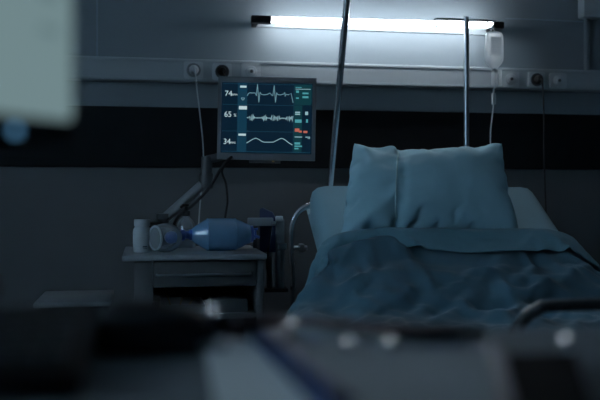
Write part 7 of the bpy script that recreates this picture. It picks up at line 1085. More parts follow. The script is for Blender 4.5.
-53,-52,-52,-46,-48,-42,-83,49,46,49,49,49,50,51,42,26,-16,-24,-10,-1,20,-12,9,24,-18,13,1,-11,8,-14,0,5,-5,0,0,18,1,7,8,-17,-11,-6,0,10,17,-23,10,1,-14,
16,6,-16,-7,15,-17,9,31,-2,-24,-2,13,17,-51,-50,-51,-50,-42,-48,-51,-80,45,50,45,51,51,51,52,44,24,-11,-31,-11,5,5,24,7,-3,-15,0,8,20,-24,-4,0,8,-8,0,0,
9,20,-6,-13,-3,12,-5,-14,23,-2,-19,0,23,-25,24,-3,-13,-8,1,15,21,-17,-2,-9,8,17,-22,-28,-49,-50,-50,-46,-49,-49,-76,43,50,47,49,53,51,51,42,25,-16,-23,
-14,13,6,-3,10,14,-13,0,26,2,-28,8,-8,9,-9,0,18,8,-23,-3,2,20,-17,-5,3,11,-6,8,-16,0,3,30,3,4,-18,20,-1,-19,-22,0,4,14,0,-6,-32,-48,-48,-49,-51,-49,-51,
-73,49,43,49,47,56,51,50,42,23,-9,-29,-10,2,6,22,-4,10,-9,0,26,-17,-8,12,-13,3,2,19,-3,-19,-2,0,0,17,-15,1,20,-14,1,1,8,3,5,-6,-3,33,2,-18,-29,-17,9,-16,
13,17,6,-8,-35,-46,-46,-50,-51,-49,-55,-70,50,46,50,46,54,53,47,39,24,-5,-27,-9,-2,18,16,6,-12,-2,8,1,5,-14,1,8,19,-1,-17,0,0,14,-5,-14,0,3,34,-20,-17,
6,-7,-2,-1,5,5,1,19,-16,-15,-4,8,-34,1,26,16,-1,1,-37,-49,-49,-50,-48,-51,-54,-70,50,50,48,49,51,46,49,43,21,-3,-14,-16,-3,6,7,10,10,-9,0,5,-2,3,20,4,-16,
-9,17,-3,10,-23,9,3,-8,29,-29,-7,13,-16,0,14,-14,1,4,1,-3,-2,2,5,-6,-32,7,18,16,20,-20,-36,-51,-49,-48,-52,-56,-49,-68,49,50,49,49,49,51,43,45,22,-2,-18,
-10,-8,2,15,12,1,6,-7,0,0,20,5,-19,-6,0,26,3,-29,0,2,9,19,-30,0,14,-14,1,17,-16,-2,0,8,0,-8,0,3,-7,-11,-12,13,16,24,1,-29,-27,-50,-48,-50,-55,-56,-47,-68,
50,49,50,50,50,50,47,39,25,-2,-16,-14,-8,3,18,13,-1,0,3,-3,0,4,5,-7,14,-15,26,-27,0,0,16,19,-35,0,1,4,16,4,-17,-5,0,-3,11,-11,0,6,-1,-8,-11,-7,12,21,-9,
3,3,-41,-51,-48,-48,-55,-55,-49,-71,49,50,50,50,47,48,49,46,24,-1,-17,-11,0,-3,15,15,-2,0,6,-6,2,-2,0,8,15,-20,0,20,-12,20,12,-39,17,4,4,0,-2,-4,-7,-8,
-8,3,-1,-2,1,-1,5,-9,-10,7,2,-13,10,25,-12,-47,-41,-52,-51,-52,-51,-51,-77,51,51,54,48,44,51,50,48,22,-1,-14,-10,-3,3,10,13,0,0,17,-4,-13,2,6,10,5,2,-1,
-11,22,10,-37,13,-13,14,-18,-4,0,0,0,0,11,5,-16,0,0,10,-10,-3,15,-18,-22,-11,27,33,-22,-38,-49,-51,-54,-49,-51,-48,-84,54,54,50,50,49,49,53,40,26,0,-16,
-6,-3,5,8,10,4,9,5,-13,-3,2,-2,0,2,1,1,5,11,-17,17,-14,-6,0,2,14,-12,2,4,24,9,-16,-27,3,-3,2,19,1,-32,-15,-15,0,48,9,-22,-38,-52,-51,-52,-50,-49,-45,-83,
54,54,47,48,50,50,49,46,25,0,-2,-21,1,4,18,4,-1,-1,1,1,-1,-1,1,7,-8,8,19,-10,-17,0,6,10,1,3,3,0,0,3,7,5,-5,-30,12,-15,0,1,13,-19,-12,-12,-17,7,48,-9,-6,
-43,-49,-49,-51,-51,-49,-47,-74,51,47,47,50,48,51,50,45,26,9,-6,-21,0,7,11,22,-1,-5,-7,-5,0,0,0,0,0,28,-2,-19,1,-7,0,0,2,-1,-2,0,1,0,1,1,-3,0,12,0,-6,-5,
-1,-2,-15,-14,-7,1,24,29,-26,-42,-48,-46,-51,-52,-50,-50,-70,50,49,49,50,41,51,51,45,30,-3,0,-12,-1,12,14,-9,2,1,-1,0,0,0,0,0,16,-13,-1,-2,0,0,0,0,0,0,
0,0,0,0,0,0,1,4,-4,-1,0,0,3,-5,-14,-4,14,18,12,-11,-28,-40,-47,-49,-50,-51,-50,-49,-70,50,52,52,42,50,46,52,49,26,-1,-14,0,0,1,4,12,1,-1,0,0,0,0,2,10,-12,
0,0,5,-4,-1,0,0,0,1,0,2,-3,0,0,0,0,0,0,9,6,-1,-13,-4,-9,3,13,16,1,-29,-5,-45,-48,-51,-49,-48,-50,-51,-68,49,49,47,48,49,50,49,49,22,6,-11,-1,5,4,2,4,2,
4,4,-6,-2,0,1,0,14,5,-4,-15,4,8,-12,-1,11,-9,-2,0,13,-12,-1,2,12,1,-1,-14,0,2,5,-9,-13,-2,7,15,-8,-7,-5,-44,-51,-52,-46,-50,-50,-49,-70,49,51,49,45,48,
50,48,47,26,2,-4,1,7,14,14,11,-2,-8,-15,-6,0,0,0,0,0,1,-1,8,9,6,-8,-11,13,-17,0,19,-19,10,-10,12,-12,0,0,7,-6,-1,0,-3,-7,-1,-6,2,2,1,0,-46,-55,-52,-47,
-50,-49,-50,-72,51,51,48,51,49,44,49,47,26,9,-17,9,5,9,13,17,-13,-5,-7,-2,-1,0,0,3,-3,1,-1,0,0,0,4,17,-20,12,5,4,-22,0,14,-13,-1,6,-6,0,3,-1,-1,-1,-9,-8,
-3,-3,2,15,-13,-45,-60,-53,-39,-50,-50,-53,-69,51,52,50,45,48,49,48,47,31,9,-17,8,12,11,11,7,-5,-9,-6,-4,0,0,0,0,8,-8,0,0,0,0,24,-22,-2,0,1,9,-9,-1,0,0,
0,4,5,15,6,-4,-2,-14,-16,-10,-8,-21,30,4,-18,-43,-54,-51,-45,-45,-53,-41,-76,50,51,49,49,40,51,50,48,29,2,0,2,1,2,5,5,3,3,0,-2,0,4,-4,3,10,-1,-5,-7,-1,
0,14,-14,0,7,-7,0,0,0,6,-2,12,11,8,-4,-21,-6,-4,19,-13,-14,-18,-13,14,16,-23,-44,-50,-50,-48,-49,-46,-50,-70,50,49,49,50,50,49,50,42,28,5,-1,0,3,5,6,7,
3,1,-3,-3,-1,0,0,1,0,-1,0,7,-7,1,-1,0,0,0,2,-1,0,3,1,10,9,4,-17,-7,-4,17,-17,3,17,-26,1,-2,5,-12,-24,-44,-49,-44,-51,-45,-50,-54,-67,49,48,51,49,50,50,
49,47,25,4,7,-7,4,3,6,4,3,0,0,0,0,0,0,1,3,7,-1,-7,-3,0,2,8,8,-4,-13,-1,7,-6,8,2,-7,-4,4,15,-18,-1,3,27,2,-28,-24,7,-8,6,-29,-44,-52,-39,-45,-49,-51,-56,
-78,51,55,52,50,49,49,49,40,32,23,-5,-4,-4,13,12,6,-5,-5,6,-6,0,0,5,-5,0,0,0,0,0,0,0,0,0,0,0,12,-12,11,-6,4,-9,4,17,-8,4,-11,30,6,-27,-35,-7,-3,1,5,-32,
-42,-49,-54,-24,-50,-52,-52,-93,51,59,59,50,43,43,33,31,32,33,37,-11,-7,-3,9,11,15,1,-10,-4,0,0,0,0,0,0,1,4,1,-3,-3,0,1,3,5,-9,17,-2,-3,-12,1,19,-8,-5,
-1,9,30,-15,-41,13,-5,-9,-16,-34,-35,-40,-37,-38,-41,-37,-42,-46,-97,53,55,49,42,39,33,35,35,33,37,33,35,-12,-6,11,1,3,14,4,-15,-4,0,0,9,8,10,4,-3,-2,-1,
-1,-9,-6,-2,-7,15,-12,-3,3,2,20,3,-3,-3,-15,23,2,-36,13,-26,-19,4,-34,-25,-39,-41,-39,-38,-40,-37,-35,-38,-82,44,41,42,45,40,30,37,34,34,37,38,33,35,-12,
-5,14,7,-12,-1,17,-18,10,-10,4,7,5,2,-14,-4,0,2,20,-10,-3,10,-17,12,3,-11,16,-6,-12,-4,1,8,18,-27,11,-8,-26,-38,-17,-8,-38,-39,-41,-41,-41,-39,-36,-35,
-35,-76,42,42,42,44,30,37,36,38,31,37,38,36,37,35,-10,-10,3,16,-17,16,-9,-3,-1,0,-1,-2,0,10,-8,11,-13,17,-3,14,-21,-7,0,1,21,-19,-3,0,1,11,14,-21,-4,13,
-35,-25,-7,-46,-19,-39,-39,-40,-42,-41,-40,-38,-37,-37,-66,43,43,42,29,39,39,37,34,36,36,34,37,38,36,40,-6,-16,-4,1,13,-6,0,1,13,-6,-14,14,-2,-12,-2,0,
12,16,-13,-3,2,1,-15,0,0,5,7,16,7,-23,-7,12,-25,-7,-19,-37,-49,-31,-38,-39,-40,-42,-42,-40,-39,-39,-37,-58,43,42,31,39,39,38,37,40,34,34,40,45,48,35,16,
25,4,-1,-4,-7,-1,7,7,4,-2,-25,-3,1,4,7,15,8,-21,0,1,3,2,9,2,3,3,2,-5,-23,-5,-2,-4,0,-16,-40,-44,-47,-37,-36,-37,-42,-43,-42,-40,-41,-37,-38,-55,43,34,39,
40,38,38,38,39,42,42,39,43,45,36,28,9,2,0,0,0,14,-12,5,8,7,6,-1,1,4,3,-1,-28,-6,0,6,-6,20,-9,-2,0,2,-11,1,-1,0,0,0,-10,-25,-34,-46,-41,-43,-45,-48,-38,
-44,-42,-40,-41,-40,-40,],
]
def mesh_obj(name, verts, faces, m, parent=None, base=(0, 0, 0), sub=1, thick=0):
    org = ORG[parent] if parent else Vector(base)
    used = sorted({i for f in faces for i in f}); ix = {v: k for k, v in enumerate(used)}
    me = bpy.data.meshes.new(name); me.from_pydata([verts[i] - org for i in used], [], [[ix[i] for i in f] for f in faces]); me.update()
    for p_ in me.polygons: p_.use_smooth = True
    me.materials.append(M[m]); o = bpy.data.objects.new(name, me); COL.objects.link(o)
    if parent: o.parent = parent
    else: o.location = org
    ORG[o] = org
    if thick:
        md = o.modifiers.new('thickness', 'SOLIDIFY'); md.thickness = thick; md.offset = 0
    if sub:
        md = o.modifiers.new('smooth', 'SUBSURF'); md.levels = sub; md.render_levels = sub
    return o
bv = unpack(BLANKET); nx = 63; ns = len(bv) // nx; FR = 6
def wrinkle(x, y):
    u = x + .55 * y; v = y - .55 * x
    a = 1 - abs(noise.noise(Vector((u * 1.6 + .3 * math.sin(v * 5), v * 7.5, 2.1)))) * 2.2
    b = 1 - abs(noise.noise(Vector(((x - .4 * y) * 2.2, (y + .5 * x) * 11, 8.4)))) * 2.2
    c = noise.noise(Vector((x * 3.1, y * 3.4, 5.5)))
    d = 1 - abs(noise.noise(Vector(((x + .9 * y) * 3.5, (y - .9 * x) * 6.5, 3.9)))) * 2.4
    return .020 * max(0, a) ** 1.8 + .009 * max(0, b) ** 1.8 + .009 * max(0, d) ** 1.8 + .010 * c
def finer(g, n0, n1, k):
    """the same cloth with k points for every one along both ways"""
    out = []
    for i in range((n0 - 1) * k + 1):
        i0 = min(i // k, n0 - 2); fi = i / k - i0
        for j in range((n1 - 1) * k + 1):
            j0 = min(j // k, n1 - 2); fj = j / k - j0
            p0 = g[i0 * n1 + j0].lerp(g[i0 * n1 + j0 + 1], fj); p1 = g[(i0 + 1) * n1 + j0].lerp(g[(i0 + 1) * n1 + j0 + 1], fj)
            out.append(p0.lerp(p1, fi))
    return out, (n0 - 1) * k + 1, (n1 - 1) * k + 1
bv, ns, nx = finer(bv, ns, nx, 2); FR *= 2
for i in range(ns):
    k = min(1, max(0, (i - 2 * FR - 3) / 6)); k2 = .22 if i < FR - 2 else 0
    for j in range(nx):
        p_ = bv[i * nx + j]; side = max(0, min(1, (.62 - abs(p_.x - 1.05)) / .1))
        d_ = (wrinkle(p_.x, p_.y) + .008) * k + wrinkle(p_.x, p_.y) * k2
        bv[i * nx + j] = p_ + Vector(((-1 if p_.x < 1.05 else 1) * .5 * d_ * (1 - side), -.45 * d_, .85 * d_ * side))
root = thing('bed_cover', (1.05, -1.4, .71), 'teal bed cover with its top edge turned down, spread over the bed', 'blanket')
fc = [[i * nx + j, (i + 1) * nx + j, (i + 1) * nx + j + 1, i * nx + j + 1] for i in range(ns - 1) for j in range(nx - 1)]
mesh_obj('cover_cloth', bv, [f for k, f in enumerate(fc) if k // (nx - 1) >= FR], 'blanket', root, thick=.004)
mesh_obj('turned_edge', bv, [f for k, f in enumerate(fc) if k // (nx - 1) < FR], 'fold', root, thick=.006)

pv = unpack(PILLOW); n, mm = 64, 42
fc = []
Mx = {}; k = n * mm
for i in range(n):
    for j in range(mm):
        if i in (0, n - 1) or j in (0, mm - 1): Mx[i, j] = i * mm + j
        else: Mx[i, j] = k; k += 1
for i in range(n - 1):
    for j in range(mm - 1):
        a_ = i * mm + j; fc.append([a_ + 1, a_, a_ + mm, a_ + mm + 1][::-1]); fc.append([Mx[i, j], Mx[i, j + 1], Mx[i + 1, j + 1], Mx[i + 1, j]])
mn = Vector([min(p_[q_] for p_ in pv) for q_ in range(3)]); mxv = Vector([max(p_[q_] for p_ in pv) for q_ in range(3)])
ctr = (mn + mxv) / 2; ext = mxv - mn
# lean it on the raised back: local x along the bed's width, y up the slope, z out towards the foot
tilt = math.radians(55)
ux = Vector((1, .03, .012)).normalized(); uy = Vector((0, math.cos(tilt), math.sin(tilt))); uz = ux.cross(uy).normalized(); uy = uz.cross(ux)
pc = Vector((1.005, -.745, 1.118))
sxp, syp, szp = (.62, .435, .18)
def pil(p_, back):
    q_ = p_ - ctr; u = q_.x / ext.x + .5; v = q_.y / ext.y + .5
    w_ = 4 * v * (1 - v); h_ = 4 * u * (1 - u)
    x = (u - .5) * sxp * (1 + .07 * w_) + (1 - u) * (v * .075 + (1 - v) * -.06) + u * (v * .045 + (1 - v) * .0)
    y = (v - .5) * syp * (1 + .08 * h_)
    z = q_.z / ext.z * szp
    ed = min(1, min(u, 1 - u, v, 1 - v) / .06)
    f_ = .010 * noise.noise(Vector((x * 6 + y * 5, y * 4 - x * 3, 4.4))) + .007 * (1 - abs(noise.noise(Vector((x * 9 - y * 4, y * 6 + x * 2, 1.2)))) * 2)
    f_ += .010 * noise.noise(Vector((u * 5, v * 17, 6.6))) * math.exp(-abs(u - .31) / .10) + (.011 * noise.noise(Vector((x * 13, y * 15, .7))) if u < .31 else 0)
    f_ -= .010 * math.exp(-((u - .315) / .022) ** 2)
    if back: z *= .45
    else: z += f_ * ed * min(1, max(.12, (v - .05) / .25))
    return pc + ux * x + uy * y + uz * z
pw = [pil(p_, k >= n * mm) for k, p_ in enumerate(pv)]
pl_o = mesh_obj('pillow', pw, fc, 'pillow', base=pc, sub=1); tag(pl_o, 'plump pale teal pillow leaning on the raised head of the bed', 'pillow')
# stitched hem line of the pillowcase on the face side
ic = 19
for di in (0,):
    bm = new(); pts = [pw[ic * mm + j] for j in range(2, mm - 2)]
    nrm = uz
    tube(bm, smooth_path([p_ + nrm * .002 for p_ in pts], 2), .0028, 6)
    obj('hem_seam', bm, 'hem', pl_o)

# ------------------------------------------------------------------ drip stand and bag
Yi = -.30
px_ = W(466.5, 100, Yi).x; zt = W(466, 19.6, Yi).z
t = thing('drip_stand', (px_, Yi, 0), 'slim steel drip stand with a hooked crossbar behind the bed head', 'drip stand')
bm = new(); tube(bm, [(px_, Yi, .06), (px_, Yi, zt + .012)], .0115, 14); obj('pole', bm, 'steel', t)
bm = new(); tube(bm, [(px_, Yi, .06), (px_, Yi, .95)], .015, 14); obj('outer_sleeve', bm, 'steel', t)
l_, r_ = W(437, 20.5, Yi), W(497, 21.5, Yi)
bm = new(); tube(bm, [(l_.x, Yi, zt), (r_.x, Yi, zt)], .0042, 10); obj('crossbar', bm, 'steel', t)
for x, s in ((l_.x, 1), (W(490, 20, Yi).x, 1)):
    bm = new(); tube(bm, smooth_path([(x, Yi, zt), (x - .010, Yi, zt - .006), (x - .013, Yi, zt - .022), (x - .004, Yi, zt - .033), (x + .009, Yi, zt - .028), (x + .011, Yi, zt - .016)], 6), .0036, 8); obj('hook', bm, 'steel', t)
for k in range(5):
    a_ = math.radians(90 + 72 * k); e_ = Vector((px_ + .26 * math.cos(a_), Yi + .26 * math.sin(a_), .07))
    bm = new(); tube(bm, [(px_, Yi, .085), e_], [.016, .011], 10); lg = obj('leg', bm, 'steel', t)
    bm = new(); lathe(bm, [(0, -.01), (.024, -.01), (.028, 0), (.024, .01), (0, .01)], (e_.x, e_.y, .028), 'X', 16); box(bm, (e_.x - .006, e_.y - .006, .04), (e_.x + .006, e_.y + .006, .064)); obj('caster', bm, 'black', lg)
Yg = Yi
c = W(494.2, 50, Yg); sc_ = .0042     # metres per photo pixel here
hook = W(490, 29, Yi)
def bz_(py): return W(494, py, Yg).z
t = thing('drip_bag', (c.x, Yg, bz_(30)), 'clear fluid drip bag hanging from the stand hook', 'drip bag')
bm = new()
rowsb = []
for py, hw, th in ((31.5, 4.5, .004), (32.5, 8.0, .010), (36, 9.3, .017), (42, 9.6, .021), (50, 9.7, .023), (57, 9.7, .023), (61, 9.3, .021), (64, 7.6, .017), (66.5, 5.2, .012), (69, 3.0, .009)):
    ring = []
    for j in range(24):
        a_ = 2 * PI * j / 24; ca, sa = math.cos(a_), math.sin(a_)
        ring.append(bm.verts.new((c.x + math.copysign(abs(ca) ** .6, ca) * hw * sc_, Yg + math.copysign(abs(sa) ** .8, sa) * th, bz_(py))))
    rowsb.append(ring)
for a_, b_ in zip(rowsb, rowsb[1:]):
    for j in range(24): bm.faces.new([a_[j], a_[(j + 1) % 24], b_[(j + 1) % 24], b_[j]])
bm.faces.new(rowsb[0]); bm.faces.new(rowsb[-1][::-1]); obj('pouch', bm, 'bag', t)
bm = new(); tube(bm, smooth_path([(c.x - .012, Yg, bz_(32)), (c.x - .016, Yg, bz_(28.5)), (hook.x, Yg, bz_(27)), (c.x - .004, Yg, bz_(29)), (c.x + .002, Yg, bz_(32))], 5), .0022, 8); obj('hanger_loop', bm, 'bag', t)
bm = new(); mt = Matrix.Translation((c.x, Yg - .0245, 0)); prism(bm, rrect(-.026, bz_(56), .022, bz_(38), .002), .001, mt); lb = obj('bag_label', bm, 'bag', t, smooth=False)
bm = new()
for i in range(7):
    z_ = bz_(39.6 + i * 2.2); box(bm, (c.x - .022, Yg - .0252, z_ - .0008), (c.x + (.017 if i % 3 else .006), Yg - .0246, z_ + .0008))
obj('label_print', bm, 'faint', lb, smooth=False)
bm = new(); lathe(bm, [(.008, bz_(71)), (.013, bz_(72)), (.0135, bz_(84)), (.009, bz_(87.5)), (.004, bz_(89))], (c.x, Yg, 0), 'Z', 18); obj('drip_chamber', bm, 'bag', t)
bm = new(); lathe(bm, [(.010, bz_(68.5)), (.011, bz_(69)), (.011, bz_(71.5)), (.008, bz_(72))], (c.x, Yg, 0), 'Z', 18); obj('chamber_cap', bm, 'plastic', t)
bm = new(); box(bm, (c.x + .016, Yg - .006, bz_(86)), (c.x + .034, Yg + .006, bz_(69.5)), .004); box(bm, (c.x + .006, Yg - .004, bz_(71.5)), (c.x + .018, Yg + .004, bz_(70)), .001); obj('injection_port', bm, 'bag', t)
bm = new(); box(bm, (c.x - .010, Yg - .008, bz_(104.5)), (c.x + .006, Yg + .008, bz_(93)), .003); obj('roller_clamp', bm, 'plastic', t, label='white roller clamp')
bm = new(); tube(bm, smooth_path([(c.x, Yg, bz_(88.5)), (c.x - .002, Yg, bz_(93)), (c.x - .003, Yg, bz_(104)), W(492, 118, Yg), W(490.5, 132, Yg + .0), W(490.5, 150, Yg), W(491, 185, Yg - .02), W(493, 225, Yg - .05)], 8), .0028, 8); obj('drip_line', bm, 'bag', t)

# ------------------------------------------------------------------ small table on the far side of the bed
a = W(587, 287, -.75); tz = W(597, 284, -.75).z
t = thing('side_table', (a.x + .25, -.60, 0), 'pale topped side table at the right edge beyond the bed', 'table')
bx('table_top', (a.x, -.80, tz - .02), (a.x + .5, -.40, tz), 'cartedge', t, .005)
for x in (a.x + .03, a.x + .47):
    for y in (-.77, -.43):
        bx('leg', (x - .015, y - .015, 0), (x + .015, y + .015, tz - .0205), 'grey', t, .003)
cc = Vector((W(600, 279, -.66).x + .01, -.66, tz))
t = thing('coiled_cable', cc, 'coiled black cable lying on the side table at the right edge', 'cable')
bm = new(); pts = []
for i in range(110):
    a_ = i * .36; rr = .055 + .012 * math.sin(i * .9); pts.append(cc + Vector((rr * math.cos(a_), rr * math.sin(a_) * 1.1, .006 + .0004 * i + .004 * abs(math.sin(i * .5)))))
tube(bm, pts, .0045, 8); obj('cable_loops', bm, 'rubber', t)

# ------------------------------------------------------------------ foreground counter and what lies on it (out of focus)
KZ = .985
t = thing('counter', (.05, -3.0, 0), 'grey counter in the near foreground, out of focus', 'counter')
k0, k1 = -3.36, -2.88
bx('counter_top', (-1.1, k0, KZ - .03), (1.2, k1, KZ), 'desk', t, .004)
bx('counter_front', (-1.05, k1 - .07, 0), (1.15, k1 - .05, KZ - .0305), 'dgrey', t)
for x in (-1.05, 1.13):
    bx('counter_side', (x, k0 + .05, 0), (x + .02, k1 - .0705, KZ - .0305), 'dgrey', t)

# computer monitor, upper left
e1, e0 = W(71.5, 121, -3.05), W(0, 113, -3.10)
dirx = Vector((e1.x - e0.x, e1.y - e0.y, 0)).normalized(); nrm_ = Vector((dirx.y, -dirx.x, 0))
org = Vector((e1.x, e1.y, e1.z))
def ml(x, z, d): return org + dirx * x + UP * z + nrm_ * d
def mbox(bm, x0, z0, x1, z1, d0, d1, r_=.0):
    if r_:
        pl = rrect(x0, z0, x1, z1, r_)
        A_ = [bm.verts.new(ml(x, z, d1)) for x, z in pl]; B_ = [bm.verts.new(ml(x, z, d0)) for x, z in pl]
        bm.faces.new(A_); bm.faces.new(B_[::-1])
        for i in range(len(pl)): j = (i + 1) % len(pl); bm.faces.new([A_[i], B_[i], B_[j], A_[j]])
    else: mbox(bm, x0, z0, x1, z1, d0, d1, .0005)
base = ml(-.21, 0, -.05); base.z = KZ
t = thing('computer_monitor', base, 'pale lit computer monitor close at the upper left, out of focus', 'monitor')
bm = new(); mbox(bm, -.425, -.018, .003, .262, -.025, -.001, .006); cs = obj('casing', bm, 'black', t)
bm = new(); mbox(bm, -.418, .0, .0, .255, -.0008, .0006, .004); sn = obj('screen', bm, 'pcscr', t, label='pale teal lit screen', smooth=False)
for z_ in (.105, .078, .055, .126):
    bm = new(); mbox(bm, -.030, z_, -.014, z_ + .006, .0008, .0012); obj('text_line', bm, 'pctxt', sn, smooth=False)
q = W(5, 131, -3.085)
lx_ = (q - org).dot(dirx); 
bm = new(); mbox(bm, lx_ - .003, -.0125, lx_ + .003, -.0065, -.0008, .0012, .0025); obj('power_light', bm, 'led', cs, label='blue power light')
bm = new(); mbox(bm, -.235, KZ + .012 - org.z, -.185, .12, -.05, -.026, .004); obj('stand_post', bm, 'black', t)
bm = new(); lathe(bm, [(.10, 0), (.10, .006), (.085, .012), (0, .013)], base, 'Z', 36, None, 1.2, .9); obj('stand_foot', bm, 'black', t)

# black telephone and mouse at the lower left
a = G(-60, 396, KZ); b = G(98, 345, KZ)
t = thing('desk_telephone', ((a.x + b.x) / 2, b.y, KZ), 'black desk telephone at the lower left of the counter, out of focus', 'telephone')
x0, x1 = a.x - .02, b.x; y0, y1 = a.y - .03, a.y + .14
bm = new(); v8 = [(x0, y0, KZ), (x1, y0, KZ), (x1, y1, KZ), (x0, y1, KZ), (x0, y0, KZ + .018), (x1, y0, KZ + .018), (x1, y1, KZ + .040), (x0, y1, KZ + .040)]
vv = [bm.verts.new(p_) for p_ in v8]
for f_ in ((0, 3, 2, 1), (4, 5, 6, 7), (0, 1, 5, 4), (1, 2, 6, 5), (2, 3, 7, 6), (3, 0, 4, 7)): bm.faces.new([vv[i] for i in f_])
bmesh.ops.bevel(bm, geom=list(bm.edges), offset=.004, segments=2, affect='EDGES'); obj('phone_base', bm, 'black', t)
bm = new(); hxm = x0 + .025
tube(bm, smooth_path([(hxm, y0 + .01, KZ + .030), (hxm, y0 + .03, KZ + .046), (hxm, (y0 + y1) / 2, KZ + .052), (hxm, y1 - .03, KZ + .062), (hxm, y1 - .008, KZ + .056)], 6), .012, 12); obj('handset', bm, 'black', t)
bm = new()
for i in range(3):
    for j in range(4):
        xx = x1 - .06 + i * .018; f0 = .025 + j * .02; zz = KZ + .018 + f0 / (y1 - y0) * .022
        box(bm, (xx, y0 + f0, zz), (xx + .012, y0 + f0 + .012, zz + .004), .001)
obj('keypad', bm, 'dgrey', t)
c = G(156, 356, KZ)
t = thing('computer_mouse', c, 'black computer mouse on the counter right of the telephone, out of focus', 'mouse')
bm = new(); rws = []
NL = 14
for i in range(NL + 1):
    u = i / NL; x = (u - .5) * .104; e_ = math.sqrt(max(0, 1 - (2 * u - 1) ** 4)); hh = .040 * e_ ** .8 * (1 - .35 * (u - .5)); ww = .032 * e_
    rws.append([bm.verts.new((c.x + x, c.y + .03 + ww * math.cos(PI * j / 10), KZ + .0005 + max(0, hh * math.sin(PI * j / 10) ** .75))) for j in range(11)])
for a_, b_ in zip(rws, rws[1:]):
    for j in range(10): bm.faces.new([a_[j], a_[j + 1], b_[j + 1], b_[j]])
    bm.faces.new([a_[0], b_[0], b_[10], a_[10]])
bmesh.ops.remove_doubles(bm, verts=bm.verts, dist=.0002); obj('mouse_shell', bm, 'black', t)
bm = new(); lathe(bm, [(0, -.003), (.007, -.003), (.008, 0), (.007, .003), (0, .003)], (c.x - .03, c.y + .03, KZ + .037), 'Y', 16); obj('scroll_wheel', bm, 'dgrey', t)

# clipboard and papers
def quad_slab(name, pix, z0, z1, m, parent=None, **k):
    pts = [G(x, y, z1) for x, y in pix]
    bm = new(); A_ = [bm.verts.new((p_.x, p_.y, z1)) for p_ in pts]; B_ = [bm.verts.new((p_.x, p_.y, z0)) for p_ in pts]
    n_ = len(pts); bm.faces.new(A_); bm.faces.new(B_[::-1])
    for i in range(n_): bm.faces.new([A_[i], B_[i], B_[(i + 1) % n_], A_[(i + 1) % n_]])
    return obj(name, bm, m, parent, smooth=False, **k)
o = quad_slab('paper_sheet', [(215, 405), (205, 350), (232, 338), (262, 342), (322, 405), (300, 440), (225, 440)], KZ + .0003, KZ + .0015, 'paper', base=G(250, 370, KZ)); tag(o, 'white paper sheet on the counter left of the navy binder, out of focus', 'paper')
bo = G(420, 380, KZ)
t = thing('ring_binder', bo, 'navy binder lying open under pale grey pages on the counter, out of focus', 'binder')
quad_slab('binder_cover', [(326, 410), (250, 334), (282, 328), (505, 346), (520, 440), (360, 440)], KZ + .0003, KZ + .006, 'bluefold', t)
quad_slab('page_stack', [(362, 420), (300, 345), (330, 340), (490, 352), (502, 420)], KZ + .0062, KZ + .009, 'greypage', t, label='pale grey pages')
bm = new(); a, b = G(262, 337, KZ + .008), G(345, 405, KZ + .008)
tube(bm, [a, b], .007, 10); obj('binder_spine', bm, 'navy', t)
o = quad_slab('notebook', [(524, 420), (508, 354), (574, 352), (600, 420)], KZ + .0003, KZ + .010, 'matte', base=G(540, 385, KZ)); tag(o, 'black notebook on the counter right of the grey pages, out of focus', 'notebook')

# stethoscope lying behind the papers
t = thing('stethoscope', G(380, 342, KZ), 'dark stethoscope with chrome fittings across the counter, out of focus', 'stethoscope')
def gz(x, y, h): 
    return G(x, y, KZ + h)
path = [gz(230, 326, .012), gz(262, 322, .015), gz(300, 322, .017), (gz(345, 325, .018)), gz(400, 330, .018), gz(450, 331, .016), gz(480, 332, .009)]
bm = new(); tube(bm, smooth_path(path, 6), .0055, 10); obj('tubing', bm, 'maroon', t)
path = [gz(300, 330, .009), gz(330, 338, .007), gz(370, 341, .006), gz(420, 343, .006), gz(480, 343, .006)]
bm = new(); tube(bm, smooth_path(path, 6), .0055, 10); obj('ear_tube', bm, 'grey', t, label='pale grey tube')
lampc = Vector((1.03, LY, zc)); camp = Vector((0, CAMY, CAMZ))
def glint_stud(px, py, r_, name, parent, m='polished', lab=None, Y=-2.94):  # near-flat disc turned halfway between lamp and camera, shaped to give a glint
    c = W(px, py, Y)
    nv_ = ((lampc - c).normalized() + (camp - c).normalized()).normalized()
    q_ = nv_.to_track_quat('Z', 'Y').to_matrix().to_4x4()
    bm = new(); lathe(bm, [(r_ * .8, -.006), (r_, -.002), (r_ * .97, 0), (r_ * .7, .00003), (r_ * .35, .00006), (0, .00007)], c, 'Z', 20, q_)
    tube(bm, [c - nv_ * .004, (c.x, c.y, max(KZ + .004, c.z - .012)), (c.x, c.y + .003, KZ + .0035)], .0022, 8)
    return obj(name, bm, m, parent, label=lab)
glint_stud(290, 321, .0042, 'chest_glint', t, lab='chrome chest piece disc turned to glint')
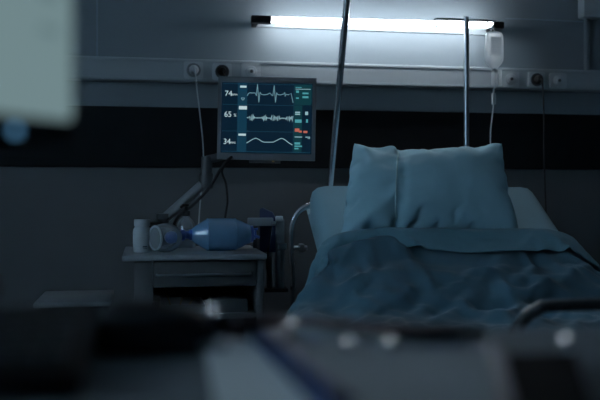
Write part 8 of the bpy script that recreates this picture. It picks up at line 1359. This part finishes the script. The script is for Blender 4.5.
glint_stud(348, 340, .0042, 'ear_glint', t, lab='chrome ear disc turned to glint', Y=-3.0)
glint_stud(390, 340, .0042, 'ear_glint', t, lab='chrome ear disc turned to glint', Y=-3.0)
p_ = W(213, 309, -2.94)
t2 = thing('glint_clip', (p_.x, p_.y, KZ), 'small steel clip with a disc turned to glint on the counter behind the mouse, out of focus', 'clip')
glint_stud(213, 309, .0042, 'clip_glint', t2)
bm = new(); box(bm, (p_.x - .012, p_.y - .01, KZ + .0003), (p_.x + .012, p_.y + .01, KZ + .010), .001); obj('clip_body', bm, 'steel', t2)
p_ = W(565, 337, -3.02)
t3 = thing('glint_cap', (p_.x, p_.y, KZ), 'small round metal cap with a disc turned to glint on the counter below the bed foot rail, out of focus', 'cap')
glint_stud(565, 337, .0042, 'cap_glint', t3, Y=-3.02)
bm = new(); lathe(bm, [(.006, KZ + .0003), (.006, KZ + .008), (.003, KZ + .010)], (p_.x, p_.y, 0), 'Z', 14); obj('cap_body', bm, 'steel', t3)

# ------------------------------------------------------------------ light
w = bpy.data.worlds.new('dusk'); SC.world = w; w.use_nodes = True
bg = w.node_tree.nodes['Background']; bg.inputs['Color'].default_value = (.10, .22, .34, 1); bg.inputs['Strength'].default_value = .5
ar = bpy.data.lights.new('left_fill_light', 'AREA'); ar.shape = 'RECTANGLE'; ar.size = wy1 - wy0 - .1; ar.size_y = wz1 - wz0 - .1  # blue fill light added outside the unseen left window
ar.energy = 86; ar.color = (.55, .79, 1.0)
lo = bpy.data.objects.new('left_fill_light', ar); COL.objects.link(lo)
lo.location = (XL - .25, (wy0 + wy1) / 2, (wz0 + wz1) / 2 + .1)
lo.rotation_euler = Vector((1, .12, -.15)).to_track_quat('-Z', 'Z').to_euler()

vs = SC.view_settings
SC.display_settings.display_device = 'sRGB'
vs.view_transform = 'Standard'; vs.look = 'None'; vs.exposure = 0; vs.gamma = 1; vs.use_curve_mapping = False
SC.cycles.max_bounces = 8; SC.cycles.transparent_max_bounces = 12
SC.cycles.use_denoising = True
SC.cycles.sample_clamp_indirect = 4
